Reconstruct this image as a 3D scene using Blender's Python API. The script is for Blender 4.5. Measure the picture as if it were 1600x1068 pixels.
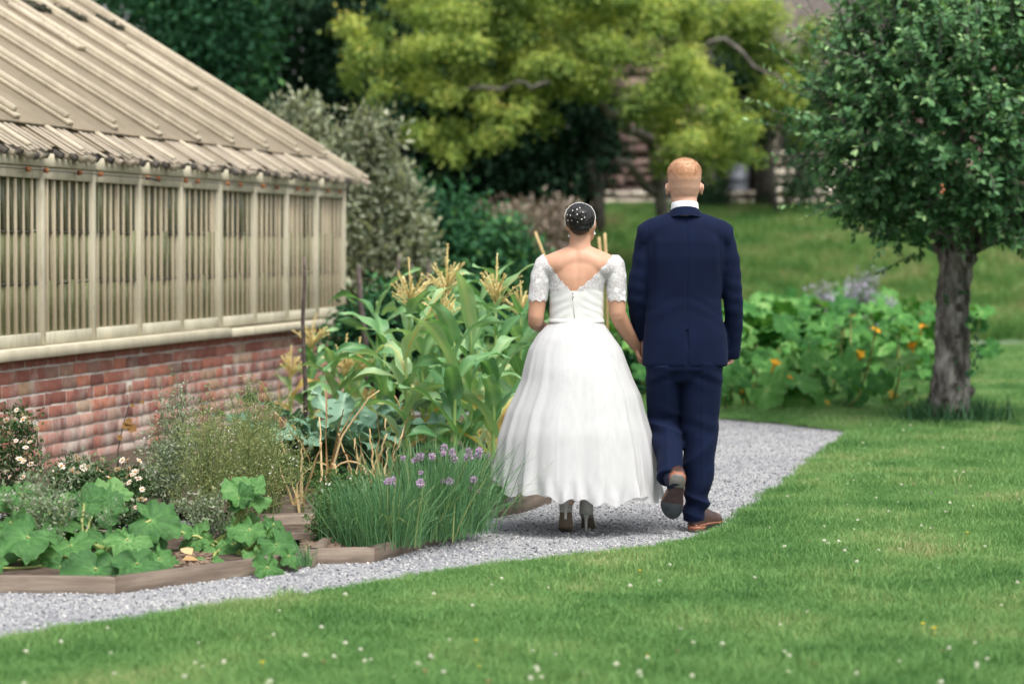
import bpy, math, random
import numpy as np
from mathutils import Vector, Matrix
R = math.radians
RNG = np.random.default_rng(7)
random.seed(7)
for o in list(bpy.data.objects):
    bpy.data.objects.remove(o)
SC = bpy.context.scene
COL = SC.collection

# ------------------------------------------------------------------ camera
F_PX = 3778.0            # 85 mm lens on a 36 mm wide frame, photo 1600 px wide
CAM_Z = 1.43
PITCH = math.atan(152.0 / F_PX)
cam_data = bpy.data.cameras.new('camera')
cam_data.lens = 85.0
cam_data.sensor_width = 36.0
cam_data.clip_start = 0.1
cam_data.clip_end = 500.0
cam_data.dof.use_dof = True
cam_data.dof.focus_distance = 12.0
cam_data.dof.aperture_fstop = 2.0
cam = bpy.data.objects.new('camera', cam_data)
cam.location = (0, 0, CAM_Z)
cam.rotation_euler = (math.pi / 2 - PITCH, 0, 0)
COL.objects.link(cam)
SC.camera = cam

# ------------------------------------------------------------------ overcast daylight
SUN_EL, SUN_AZ = R(62), R(150)      # azimuth: compass-like, measured from +Y towards +X
world = bpy.data.worlds.new('World')
SC.world = world
world.use_nodes = True
wn = world.node_tree
sky_node = wn.nodes.new('ShaderNodeTexSky')
sky_node.sky_type = 'NISHITA'
sky_node.sun_disc = False
sky_node.sun_elevation = SUN_EL
sky_node.sun_rotation = SUN_AZ
sky_node.dust_density = 4.0
sky_node.ozone_density = 1.0
hs = wn.nodes.new('ShaderNodeHueSaturation')
hs.inputs['Saturation'].default_value = 0.22      # cloud cover: nearly white sky
bgn = wn.nodes['Background']
bgn.inputs['Strength'].default_value = 0.11
wn.links.new(sky_node.outputs[0], hs.inputs['Color'])
wn.links.new(hs.outputs[0], bgn.inputs['Color'])
sun_data = bpy.data.lights.new('sun', 'SUN')
sun_data.energy = 1.5
sun_data.angle = R(26)
sun_data.color = (1.0, 0.96, 0.90)
sun = bpy.data.objects.new('sun', sun_data)
sdir = Vector((math.sin(SUN_AZ) * math.cos(SUN_EL), math.cos(SUN_AZ) * math.cos(SUN_EL), math.sin(SUN_EL)))
sun.rotation_euler = (-sdir).to_track_quat('-Z', 'Y').to_euler()
sun.location = (-4, -4, 12)
COL.objects.link(sun)
SC.view_settings.view_transform = 'Standard'
SC.view_settings.look = 'None'
SC.view_settings.exposure = 1.32
SC.view_settings.gamma = 1.0
SC.view_settings.use_curve_mapping = False
SC.render.engine = 'CYCLES'
SC.cycles.use_denoising = True
SC.cycles.max_bounces = 8
SC.cycles.transparent_max_bounces = 16

# ------------------------------------------------------------------ photo pixel -> place
def ray(px, py):
    dx = (px - 800) / F_PX
    dy = -(py - 534) / F_PX
    c, s = math.cos(PITCH), math.sin(PITCH)
    return np.array([dx, c + dy * s, -s + dy * c])

def ground(px, py, z=0.0):
    d = ray(px, py)
    t = (z - CAM_Z) / d[2]
    return np.array([0, 0, CAM_Z]) + t * d

def at(px, py, Y):
    d = ray(px, py)
    return np.array([0, 0, CAM_Z]) + d * (Y / d[1])

# ------------------------------------------------------------------ mesh helpers
class MB:
    """collects vertices and faces; optional per-vertex value 'var'"""
    def __init__(self):
        self.V, self.F, self.A, self.n = [], {}, [], 0
    def add(self, V, F, var=0.5):
        V = np.asarray(V, float).reshape(-1, 3)
        if isinstance(F, dict):
            items = F.items()
        else:
            items = {}
            if isinstance(F, np.ndarray):
                items = {F.shape[1]: F}
            else:
                for f in F:
                    items.setdefault(len(f), []).append(f)
            items = items.items()
        for k, f in items:
            f = np.asarray(f, np.int64).reshape(-1, k)
            if len(f):
                self.F.setdefault(k, []).append(f + self.n)
        a = np.broadcast_to(np.asarray(var, float), (len(V),))
        self.V.append(V); self.A.append(a)
        self.n += len(V)
        return self
    def arrays(self):
        V = np.concatenate(self.V)
        return V, {k: np.concatenate(f) for k, f in self.F.items()}, np.concatenate(self.A)
    def mesh(self, name, smooth=False):
        V, F, A = self.arrays()
        me = bpy.data.meshes.new(name)
        me.vertices.add(len(V))
        me.vertices.foreach_set('co', V.astype(np.float32).ravel())
        loops = np.concatenate([F[k].ravel() for k in sorted(F)])
        tot = np.concatenate([np.full(len(F[k]), k) for k in sorted(F)])
        start = np.concatenate([[0], np.cumsum(tot)[:-1]])
        me.loops.add(len(loops))
        me.loops.foreach_set('vertex_index', loops.astype(np.int32))
        me.polygons.add(len(tot))
        me.polygons.foreach_set('loop_start', start.astype(np.int32))
        if smooth:
            me.polygons.foreach_set('use_smooth', np.ones(len(tot), bool))
        at_ = me.attributes.new('var', 'FLOAT', 'POINT')
        at_.data.foreach_set('value', A.astype(np.float32))
        me.update(calc_edges=True)
        me.validate()
        return me
    def build(self, name, mat, parent=None, smooth=False, loc=None):
        return obj(name, self.mesh(name, smooth), mat, parent, loc)

def obj(name, me, mat=None, parent=None, loc=None, rot=None, scale=None):
    o = bpy.data.objects.new(name, me)
    COL.objects.link(o)
    if mat is not None and me is not None:
        mats = mat if isinstance(mat, (list, tuple)) else [mat]
        if len(me.materials) == 0:
            for m in mats:
                me.materials.append(m)
    if parent is not None:
        o.parent = parent
    if loc is not None:
        o.location = tuple(loc)
    if rot is not None:
        o.rotation_euler = rot
    if scale is not None:
        o.scale = scale if isinstance(scale, (tuple, list)) else (scale,) * 3
    return o

def tag(o, label=None, cat=None, group=None, kind=None):
    if label: o['label'] = label
    if cat: o['category'] = cat
    if group: o['group'] = group
    if kind: o['kind'] = kind
    return o

def empty(name, loc=(0, 0, 0), rz=0.0):
    o = bpy.data.objects.new(name, None)
    o.empty_display_size = 0.1
    COL.objects.link(o)
    o.location = tuple(loc)
    o.rotation_euler = (0, 0, rz)
    return o

def copy_tree(o, parent=None):
    c = o.copy(); COL.objects.link(c); c.parent = parent
    for ch in list(o.children):
        copy_tree(ch, c)
    return c

def orient(V, Fd):
    """turn the faces of a closed shape outwards"""
    V = np.asarray(V, float); c = V.mean(0); vol = 0.0
    for k, f in Fd.items():
        f = np.asarray(f)
        for j in range(1, k - 1):
            vol += np.einsum('ij,ij->', V[f[:, 0]] - c, np.cross(V[f[:, j]] - c, V[f[:, j + 1]] - c))
    return Fd if vol > 0 else {k: np.asarray(f)[:, ::-1] for k, f in Fd.items()}

BOXF = np.array([[0, 1, 3, 2], [4, 6, 7, 5], [0, 4, 5, 1], [2, 3, 7, 6], [0, 2, 6, 4], [1, 5, 7, 3]])
def box(x0, x1, y0, y1, z0, z1):
    V = np.array([[x, y, z] for x in (x0, x1) for y in (y0, y1) for z in (z0, z1)], float)
    return V, orient(V, {4: BOXF})[4]

def worn_box(x0, x1, y0, y1, z0, z1, j=0.0, ch=0.0, rng=RNG):
    """box with chamfered edges (24 corners cut) and jittered corners"""
    if ch <= 0:
        V, Fc = box(x0, x1, y0, y1, z0, z1)
        return V + rng.normal(0, j, V.shape), Fc
    V = []; idx = {}
    for ix, x in enumerate((x0, x1)):
        for iy, y in enumerate((y0, y1)):
            for iz, z in enumerate((z0, z1)):
                jt = rng.normal(0, j, 3) if j else 0
                sx, sy, sz = (1 if ix == 0 else -1), (1 if iy == 0 else -1), (1 if iz == 0 else -1)
                for a, off in enumerate(((0, sy * ch, sz * ch), (sx * ch, 0, sz * ch), (sx * ch, sy * ch, 0))):
                    idx[(ix, iy, iz, a)] = len(V)
                    V.append(np.array([x, y, z]) + np.array(off) + jt)
    Fc = []
    for s in (0, 1):
        for a, (p, q) in enumerate((((1), (2)), ((0), (2)), ((0), (1)))):
            c = []
            for (u, v) in ((0, 0), (0, 1), (1, 1), (1, 0)):
                k = [0, 0, 0]; k[a] = s; k[p] = u; k[q] = v
                c.append(idx[(k[0], k[1], k[2], a)])
            Fc.append(c if (s == 1) == (a != 1) else c[::-1])
    for a in range(3):            # edge strips along axis a
        p, q = [b for b in range(3) if b != a]
        for u in (0, 1):
            for v in (0, 1):
                k0 = [0, 0, 0]; k0[a] = 0; k0[p] = u; k0[q] = v
                k1 = list(k0); k1[a] = 1
                Fc.append([idx[(*k0, p)], idx[(*k1, p)], idx[(*k1, q)], idx[(*k0, q)]])
    for k in [(a, b, c) for a in (0, 1) for b in (0, 1) for c in (0, 1)]:
        Fc.append([idx[(*k, 0)], idx[(*k, 1)], idx[(*k, 2)]])
    V = np.array(V); c0 = V.mean(0); out = []
    for f in Fc:
        q = V[f]
        nrm = np.cross(q[1] - q[0], q[2] - q[0])
        out.append(list(f) if np.dot(nrm, q.mean(0) - c0) > 0 else list(f)[::-1])
    return V, out

def frames(P):
    """tangents and a pair of normals along a path"""
    P = np.asarray(P, float)
    T = np.gradient(P, axis=0)
    T /= np.linalg.norm(T, axis=1, keepdims=True) + 1e-12
    ref = np.array([0, 0, 1.0]) if abs(T[0][2]) < 0.9 else np.array([1.0, 0, 0])
    U = np.zeros_like(P); W = np.zeros_like(P)
    u = np.cross(T[0], ref); u /= np.linalg.norm(u)
    for i in range(len(P)):
        u = u - T[i] * np.dot(u, T[i]); u /= np.linalg.norm(u) + 1e-12
        U[i] = u; W[i] = np.cross(T[i], u)
    return T, U, W

def tube(P, rad, n=8, cap=True, round_ends=False):
    P = np.asarray(P, float)
    rad = np.broadcast_to(np.asarray(rad, float), (len(P),))
    if round_ends:
        a = P[0] - (P[1] - P[0]) / np.linalg.norm(P[1] - P[0]) * rad[0] * 0.7
        b = P[-1] + (P[-1] - P[-2]) / np.linalg.norm(P[-1] - P[-2]) * rad[-1] * 0.7
        P = np.vstack([a, P, b]); rad = np.concatenate([[rad[0] * .6], rad, [rad[-1] * .6]])
    T, U, W = frames(P)
    th = np.arange(n) * 2 * np.pi / n
    V = (P[:, None] + rad[:, None, None] * (np.cos(th)[None, :, None] * U[:, None] + np.sin(th)[None, :, None] * W[:, None])).reshape(-1, 3)
    m = len(P)
    i, j = np.meshgrid(np.arange(m - 1), np.arange(n), indexing='ij')
    a = i * n + j; b = i * n + (j + 1) % n
    q = np.stack([a, b, b + n, a + n], -1).reshape(-1, 4)
    Fd = {4: q}
    if cap:
        V = np.vstack([V, P[0], P[-1]])
        k = np.arange(n)
        t0 = np.stack([np.full(n, m * n), (k + 1) % n, k], 1)
        t1 = np.stack([np.full(n, m * n + 1), (m - 1) * n + k, (m - 1) * n + (k + 1) % n], 1)
        Fd[3] = np.vstack([t0, t1])
    return V, orient(V, Fd)

def loft(rings, cap=True):
    rings = [np.asarray(r, float) for r in rings]
    n, m = len(rings[0]), len(rings)
    V = np.concatenate(rings)
    i, j = np.meshgrid(np.arange(m - 1), np.arange(n), indexing='ij')
    a = i * n + j; b = i * n + (j + 1) % n
    Fd = {4: np.stack([a, b, b + n, a + n], -1).reshape(-1, 4)}
    if cap:
        V = np.vstack([V, rings[0].mean(0), rings[-1].mean(0)])
        k = np.arange(n)
        Fd[3] = np.vstack([np.stack([np.full(n, m * n), (k + 1) % n, k], 1),
                           np.stack([np.full(n, m * n + 1), (m - 1) * n + k, (m - 1) * n + (k + 1) % n], 1)])
    return V, orient(V, Fd)

def ering(cx, cy, z, rx, ry, n=40, p=2.0):
    th = np.arange(n) * 2 * np.pi / n
    c, s = np.cos(th), np.sin(th)
    return np.stack([cx + rx * np.sign(c) * np.abs(c) ** (2 / p), cy + ry * np.sign(s) * np.abs(s) ** (2 / p), np.full(n, z)], 1)

def ellipsoid(c, r, n=20, m=12):
    th = np.arange(n) * 2 * np.pi / n
    rings = []
    for k in range(1, m):
        a = -np.pi / 2 + np.pi * k / m
        rings.append(np.stack([c[0] + r[0] * np.cos(a) * np.cos(th), c[1] + r[1] * np.cos(a) * np.sin(th), np.full(n, c[2] + r[2] * np.sin(a))], 1))
    V, Fd = loft(rings)
    V[-2] = (c[0], c[1], c[2] - r[2]); V[-1] = (c[0], c[1], c[2] + r[2])
    return V, Fd

def grid_faces(m, n):
    i, j = np.meshgrid(np.arange(m - 1), np.arange(n - 1), indexing='ij')
    a = i * n + j
    return np.stack([a, a + 1, a + n + 1, a + n], -1).reshape(-1, 4)

def unit(v):
    v = np.asarray(v, float)
    return v / (np.linalg.norm(v, axis=-1, keepdims=True) + 1e-12)

def scatter(mb, tmpl, pos, axis, nrm, size, var=None, rng=RNG):
    """many leaves at once: template x = along the leaf, y = width, z = normal"""
    TV, TF = tmpl
    pos = np.asarray(pos, float); N = len(pos)
    ax = unit(axis)
    nr = nrm - ax * np.sum(nrm * ax, 1, keepdims=True)
    nr = unit(nr)
    sd = np.cross(nr, ax)
    size = np.broadcast_to(np.asarray(size, float), (N,))[:, None, None]
    V = pos[:, None] + size * (TV[None, :, 0:1] * ax[:, None] + TV[None, :, 1:2] * sd[:, None] + TV[None, :, 2:3] * nr[:, None])
    k = len(TV)
    Fd = {}
    fl = {}
    for f in TF:
        fl.setdefault(len(f), []).append(f)
    off = (np.arange(N) * k)[:, None, None]
    for kk, f in fl.items():
        Fd[kk] = (np.array(f)[None] + off).reshape(-1, kk)
    if var is None:
        var = rng.random(N)
    mb.add(V.reshape(-1, 3), Fd, np.repeat(var, k))

LEAF = (np.array([[0, 0, 0], [.3, -.26, .05], [.3, .26, .05], [.7, -.2, .0], [.7, .2, .0], [1, 0, -.08], [.3, 0, -.02], [.7, 0, -.06]]),
        [(0, 1, 6), (0, 6, 2), (1, 3, 7, 6), (6, 7, 4, 2), (3, 5, 7), (7, 5, 4)])
LEAF2 = (np.array([[0, 0, 0], [.45, -.25, .04], [.45, .25, .04], [1, 0, -.05]]), [(0, 1, 3), (0, 3, 2)])
NEEDLE = (np.array([[0, -.04, 0], [0, .04, 0], [1, 0, 0]]), [(0, 2, 1)])

def rand_dirs(n, rng=RNG):
    return unit(rng.normal(size=(n, 3)))

def vnoise(P, scale, seed=0):
    """cheap smooth pseudo-noise from sines, about -1..1"""
    P = np.asarray(P, float) * scale
    r = np.random.default_rng(seed)
    out = 0
    for k in range(5):
        d = r.normal(size=3); ph = r.random() * 6.28
        out = out + np.sin(P @ d + ph + 0.7 * np.sin(P @ r.normal(size=3) + ph))
    return out / 3.0

# ------------------------------------------------------------------ materials
def new_mat(name):
    m = bpy.data.materials.new(name)
    m.use_nodes = True
    nt = m.node_tree
    return m, nt, nt.nodes['Principled BSDF'], nt.nodes['Material Output']

def N(nt, t, **kw):
    n = nt.nodes.new('ShaderNode' + t)
    for k, v in kw.items():
        if k in n.inputs.keys() if isinstance(k, str) else False:
            n.inputs[k].default_value = v
        else:
            setattr(n, k, v)
    return n

def ramp(nt, stops):
    r = nt.nodes.new('ShaderNodeValToRGB')
    cr = r.color_ramp
    while len(cr.elements) > 1:
        cr.elements.remove(cr.elements[-1])
    for i, (p, c) in enumerate(stops):
        e = cr.elements[0] if i == 0 else cr.elements.new(p)
        e.position = p
        e.color = (*c, 1) if len(c) == 3 else c
    return r

def noise_fac(nt, scale, detail=4, rough=0.55, stretch=None, coords='Object', seed=0.0):
    tc = nt.nodes.new('ShaderNodeTexCoord')
    mp = nt.nodes.new('ShaderNodeMapping')
    if stretch: mp.inputs['Scale'].default_value = stretch
    mp.inputs['Location'].default_value = (seed, seed * .7, seed * .3)
    nz = nt.nodes.new('ShaderNodeTexNoise')
    nz.inputs['Scale'].default_value = scale
    nz.inputs['Detail'].default_value = detail
    nz.inputs['Roughness'].default_value = rough
    nt.links.new(tc.outputs[coords], mp.inputs[0])
    nt.links.new(mp.outputs[0], nz.inputs['Vector'])
    return nz.outputs['Fac']

def add_bump(nt, bs, fac, strength=0.3, dist=0.01):
    b = nt.nodes.new('ShaderNodeBump')
    b.inputs['Strength'].default_value = strength
    b.inputs['Distance'].default_value = dist
    nt.links.new(fac, b.inputs['Height'])
    nt.links.new(b.outputs[0], bs.inputs['Normal'])
    return b

def mixc(nt, fac, a, b, mode='MIX'):
    m = nt.nodes.new('ShaderNodeMix')
    m.data_type = 'RGBA'; m.blend_type = mode
    for sock, v in ((m.inputs[0], fac), (m.inputs[6], a), (m.inputs[7], b)):
        if hasattr(v, 'links') or hasattr(v, 'is_linked'):
            nt.links.new(v, sock)
        elif isinstance(v, (int, float)):
            sock.default_value = v
        else:
            sock.default_value = (*v, 1)
    return m.outputs[2]

def noise_mat(name, stops, scale=8, rough=.8, bump=.2, bdist=.01, detail=6, stretch=None, objrand=0.0, spec=.3, coords='Object', fine=None):
    m, nt, bs, out = new_mat(name)
    f = noise_fac(nt, scale, detail, stretch=stretch, coords=coords)
    r = ramp(nt, stops)
    src = f
    if objrand:
        oi = nt.nodes.new('ShaderNodeObjectInfo')
        ma = N(nt, 'Math', operation='MULTIPLY_ADD')
        ma.inputs[1].default_value = objrand; ma.inputs[2].default_value = -objrand / 2
        nt.links.new(oi.outputs['Random'], ma.inputs[0])
        ad = N(nt, 'Math', operation='ADD')
        nt.links.new(f, ad.inputs[0]); nt.links.new(ma.outputs[0], ad.inputs[1])
        src = ad.outputs[0]
    nt.links.new(src, r.inputs[0])
    nt.links.new(r.outputs[0], bs.inputs['Base Color'])
    bs.inputs['Roughness'].default_value = rough
    bs.inputs['Specular IOR Level'].default_value = spec
    if bump:
        add_bump(nt, bs, noise_fac(nt, fine or scale * 4, 5, stretch=stretch, coords=coords), bump, bdist)
    return m

def leaf_mat(name, stops, rough=.55, trans=.35, spec=.35, objrand=0.0, noise=0.0, nscale=6.0, tcol=None):
    """leaf colour by the per-leaf value 'var'; part of the light passes through"""
    m, nt, bs, out = new_mat(name)
    a = N(nt, 'Attribute', attribute_name='var')
    src = a.outputs['Fac']
    if objrand:
        oi = nt.nodes.new('ShaderNodeObjectInfo')
        ma = N(nt, 'Math', operation='MULTIPLY_ADD')
        ma.inputs[1].default_value = objrand; ma.inputs[2].default_value = -objrand / 2
        nt.links.new(oi.outputs['Random'], ma.inputs[0])
        ad = N(nt, 'Math', operation='ADD')
        nt.links.new(src, ad.inputs[0]); nt.links.new(ma.outputs[0], ad.inputs[1])
        src = ad.outputs[0]
    if noise:
        f = noise_fac(nt, nscale, 3)
        ma = N(nt, 'Math', operation='MULTIPLY_ADD')
        ma.inputs[1].default_value = noise; ma.inputs[2].default_value = -noise / 2
        nt.links.new(f, ma.inputs[0])
        ad = N(nt, 'Math', operation='ADD')
        nt.links.new(src, ad.inputs[0]); nt.links.new(ma.outputs[0], ad.inputs[1])
        src = ad.outputs[0]
    r = ramp(nt, stops)
    nt.links.new(src, r.inputs[0])
    nt.links.new(r.outputs[0], bs.inputs['Base Color'])
    bs.inputs['Roughness'].default_value = rough
    bs.inputs['Specular IOR Level'].default_value = spec
    if trans:
        t = nt.nodes.new('ShaderNodeBsdfTranslucent')
        tc = mixc(nt, 1.0, r.outputs[0], tcol or (1.0, 1.0, .55), 'MULTIPLY')
        nt.links.new(tc, t.inputs['Color'])
        mx = nt.nodes.new('ShaderNodeMixShader')
        mx.inputs[0].default_value = trans
        nt.links.new(bs.outputs[0], mx.inputs[1]); nt.links.new(t.outputs[0], mx.inputs[2])
        nt.links.new(mx.outputs[0], out.inputs['Surface'])
    return m

def flat_mat(name, c, rough=.6, spec=.3, metal=0.0):
    m, nt, bs, out = new_mat(name)
    f = noise_fac(nt, 60, 3)
    r = ramp(nt, [(.3, tuple(x * .85 for x in c)), (.7, tuple(min(1, x * 1.1) for x in c))])
    nt.links.new(f, r.inputs[0]); nt.links.new(r.outputs[0], bs.inputs['Base Color'])
    bs.inputs['Roughness'].default_value = rough
    bs.inputs['Specular IOR Level'].default_value = spec
    bs.inputs['Metallic'].default_value = metal
    return m

# ------------------------------------------------------------------ scattered stuff by geometry nodes (grass, gravel)
def gn_scatter(name, pts, rot, scl, idx, sources, label, cat):
    coll = bpy.data.collections.new(name + '_pieces')
    for o in sources:
        coll.objects.link(o)
    me = bpy.data.meshes.new(name)
    me.vertices.add(len(pts))
    me.vertices.foreach_set('co', np.asarray(pts, np.float32).ravel())
    for nm, ty, arr, key in (('rot', 'FLOAT_VECTOR', rot, 'vector'), ('scl', 'FLOAT', scl, 'value'), ('pick', 'INT', idx, 'value')):
        at_ = me.attributes.new(nm, ty, 'POINT')
        at_.data.foreach_set(key, np.asarray(arr, np.int32 if ty == 'INT' else np.float32).ravel())
    o = bpy.data.objects.new(name, me)
    COL.objects.link(o)
    g = bpy.data.node_groups.new(name + '_scatter', 'GeometryNodeTree')
    g.interface.new_socket('Geometry', in_out='INPUT', socket_type='NodeSocketGeometry')
    g.interface.new_socket('Geometry', in_out='OUTPUT', socket_type='NodeSocketGeometry')
    gi = g.nodes.new('NodeGroupInput'); go = g.nodes.new('NodeGroupOutput')
    ci = g.nodes.new('GeometryNodeCollectionInfo')
    ci.inputs['Collection'].default_value = coll
    ci.inputs['Separate Children'].default_value = True
    ci.inputs['Reset Children'].default_value = True
    ip = g.nodes.new('GeometryNodeInstanceOnPoints')
    ip.inputs['Pick Instance'].default_value = True
    def na(nm, ty):
        n = g.nodes.new('GeometryNodeInputNamedAttribute')
        n.data_type = ty; n.inputs['Name'].default_value = nm
        return [s for s in n.outputs if s.enabled and s.name == 'Attribute'][0]
    g.links.new(gi.outputs[0], ip.inputs['Points'])
    g.links.new(ci.outputs[0], ip.inputs['Instance'])
    g.links.new(na('pick', 'INT'), ip.inputs['Instance Index'])
    e2r = g.nodes.new('FunctionNodeEulerToRotation')
    g.links.new(na('rot', 'FLOAT_VECTOR'), e2r.inputs[0])
    g.links.new(e2r.outputs[0], ip.inputs['Rotation'])
    g.links.new(na('scl', 'FLOAT'), ip.inputs['Scale'])
    g.links.new(ip.outputs[0], go.inputs[0])
    md = o.modifiers.new('scatter', 'NODES')
    md.node_group = g
    tag(o, label, cat, kind='stuff')
    return o

def src_obj(name, mb, mat, smooth=False):
    me = mb.mesh(name, smooth)
    me.materials.append(mat)
    return bpy.data.objects.new(name, me)

def in_poly(P, poly):
    x, y = P[:, 0], P[:, 1]
    inside = np.zeros(len(P), bool)
    n = len(poly)
    for i in range(n):
        x0, y0 = poly[i][:2]; x1, y1 = poly[(i + 1) % n][:2]
        c = ((y0 > y) != (y1 > y)) & (x < (x1 - x0) * (y - y0) / (y1 - y0 + 1e-12) + x0)
        inside ^= c
    return inside
# ================================================================== ground, path, lawn, bank
from mathutils.geometry import tessellate_polygon

def terrain_z(X, Y):
    t = np.clip((np.asarray(Y, float) - 35.6) / 11.5, 0, 1)
    t = t * t * (3 - 2 * t) * .5 + t * .5
    return 2.15 * t

M_soil = noise_mat('soil', [(.25, (.035, .024, .017)), (.5, (.07, .048, .034)), (.75, (.13, .10, .075))], 14, .95, .8, .02, 8)
M_ground = noise_mat('rough_ground', [(.3, (.03, .05, .016)), (.55, (.06, .085, .025)), (.8, (.12, .11, .05))], 3, .95, .5, .03, 8)
M_lawnbase = noise_mat('lawn_soil', [(.3, (.03, .07, .018)), (.6, (.055, .11, .03)), (.85, (.10, .12, .05))], 5, .95, .4, .02, 8)

# gravel: pale grey chippings with a blue tinge; darker single stones
def gravel_mat():
    m, nt, bs, out = new_mat('gravel')
    tc = nt.nodes.new('ShaderNodeTexCoord')
    vo = N(nt, 'TexVoronoi'); vo.inputs['Scale'].default_value = 95
    nt.links.new(tc.outputs['Object'], vo.inputs['Vector'])
    r = ramp(nt, [(.0, (.11, .117, .13)), (.22, (.23, .237, .255)), (.5, (.32, .322, .335)), (.8, (.42, .415, .41)), (1, (.52, .51, .495))])
    nt.links.new(vo.outputs['Color'], r.inputs[0])
    big = noise_fac(nt, 1.6, 5)
    rb = ramp(nt, [(.35, (.72, .73, .77)), (.65, (1.0, 1.0, .98))])
    nt.links.new(big, rb.inputs[0])
    c = mixc(nt, 1.0, r.outputs[0], rb.outputs[0], 'MULTIPLY')
    nt.links.new(c, bs.inputs['Base Color'])
    bs.inputs['Roughness'].default_value = .9
    add_bump(nt, bs, vo.outputs['Distance'], .9, .012)
    return m
M_gravel = gravel_mat()

# one ground sheet out to the horizon, with the grass bank rising behind the garden
xs = np.concatenate([[-260, -120, -60, -30], np.linspace(-18, 18, 49), [30, 60, 120, 260]])
ys = np.concatenate([[-200, -80, -30, -10, 0], np.linspace(5, 34, 30), np.linspace(35, 50, 31), [55, 65, 90, 140, 260, 400]])
gx, gy = np.meshgrid(xs, ys, indexing='ij')
gz = terrain_z(gx, gy)
bank = (gy > 36) & (gy < 60)
gz = gz + bank * .05 * np.sin(gx * 1.7 + gy * .9) * np.cos(gx * .6 - gy * 1.3)
gV = np.stack([gx, gy, gz], -1).reshape(-1, 3)
g = MB().add(gV, grid_faces(len(xs), len(ys))[:, ::-1]).build('ground', M_ground, smooth=True)
tag(g, 'rough ground and grassy bank behind the garden', 'ground', kind='structure')

def flat_poly(name, pts, z, mat, label=None, cat=None, kind='structure'):
    P = [Vector((p[0], p[1], 0)) for p in pts]
    tri = tessellate_polygon([P])
    V = np.array([[p[0], p[1], z] for p in pts])
    Fc = []
    for t in tri:
        a, b, c = V[t[0]], V[t[1]], V[t[2]]
        nz = (b[0] - a[0]) * (c[1] - a[1]) - (b[1] - a[1]) * (c[0] - a[0])
        Fc.append(t if nz > 0 else (t[0], t[2], t[1]))
    o = MB().add(V, np.array(Fc)).build(name, mat)
    tag(o, label, cat, kind=kind)
    return o

EDGE_PX = [(-500, 1075), (-250, 1042), (0, 1008), (80, 997), (150, 988), (230, 975), (300, 962), (380, 952), (450, 940), (530, 929), (600, 917), (680, 903),
           (750, 893), (850, 880), (930, 872), (1000, 862), (1060, 853), (1110, 842), (1150, 827), (1172, 808), (1200, 788), (1235, 757), (1265, 730), (1300, 704),
           (1345, 682), (1350, 679), (1325, 674), (1280, 669), (1230, 664), (1130, 655), (1000, 650), (800, 645)]
def smooth_line(P, it=2):
    P = [np.asarray(p, float) for p in P]
    for _ in range(it):
        Q = [P[0]]
        for a, b in zip(P[:-1], P[1:]):
            Q += [a * .75 + b * .25, a * .25 + b * .75]
        Q.append(P[-1]); P = Q
    return P
edge = [ground(*p)[:2] - np.array([0, .0 if k > 23 else .21]) * (ground(*p)[1] / 10.5) for k, p in enumerate(EDGE_PX)]
edge = smooth_line(edge, 2)
rng_e = np.random.default_rng(3)
edge = [e + rng_e.normal(0, .012, 2) for e in edge]
LAWN = [tuple(e) for e in edge] + [(-4, 21.5), (-4, 35.2), (22, 35.2), (22, 2), (-9, 2), (-9, edge[0][1])]
PATH = [tuple(e) for e in edge] + [(-9, edge[-1][1]), (-9, edge[0][1])]
pth = flat_poly('gravel_path', PATH, .006, M_gravel, 'pale grey gravel path curving between vegetable beds and lawn', 'path')
lawn = flat_poly('lawn', LAWN, .022, M_lawnbase, 'mown green lawn beside the gravel path', 'lawn')
far_path = flat_poly('footpath', [(3, 33.9), (22, 33.7), (22, 34.7), (3, 34.9)], .034, M_gravel, 'pale strip of footpath below the grass bank', 'path')

# loose stones on the path
M_stone = []
def stone_mat():
    m, nt, bs, out = new_mat('gravel_stone')
    oi = nt.nodes.new('ShaderNodeObjectInfo')
    r = ramp(nt, [(0, (.065, .07, .08)), (.2, (.16, .167, .185)), (.42, (.28, .284, .297)), (.75, (.38, .377, .375)), (1, (.49, .48, .465))])
    nt.links.new(oi.outputs['Random'], r.inputs[0])
    nt.links.new(r.outputs[0], bs.inputs['Base Color'])
    bs.inputs['Roughness'].default_value = .85
    return m
M_pebble = stone_mat()
peb = []
for k in range(5):
    V, Fd = ellipsoid((0, 0, 0), (1, .75, .55), 7, 5)
    V = V * (1 + .3 * np.random.default_rng(k).normal(size=(len(V), 1)).clip(-1, 1))
    peb.append(src_obj('stone', MB().add(V, Fd), M_pebble))
rp = np.random.default_rng(11)
cand = np.stack([rp.uniform(-3.5, 3.6, 260000), rp.uniform(7.6, 20.5, 260000)], 1)
keep = in_poly(cand, PATH) & (np.abs(cand[:, 0]) < cand[:, 1] * .235 + .5)
dens = np.clip(1.35 - cand[:, 1] / 22, .25, 1)
keep &= rp.random(len(cand)) < dens
cand = cand[keep]
big = rp.random(len(cand))
scl = .0032 + .0055 * big ** 2.4
gn_scatter('gravel', np.c_[cand, .006 + scl * .25], rp.uniform(0, 6.28, (len(cand), 3)) * [.15, .15, 1], scl, rp.integers(0, 5, len(cand)), peb,
           'loose grey chippings lying on the path', 'gravel')

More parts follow.
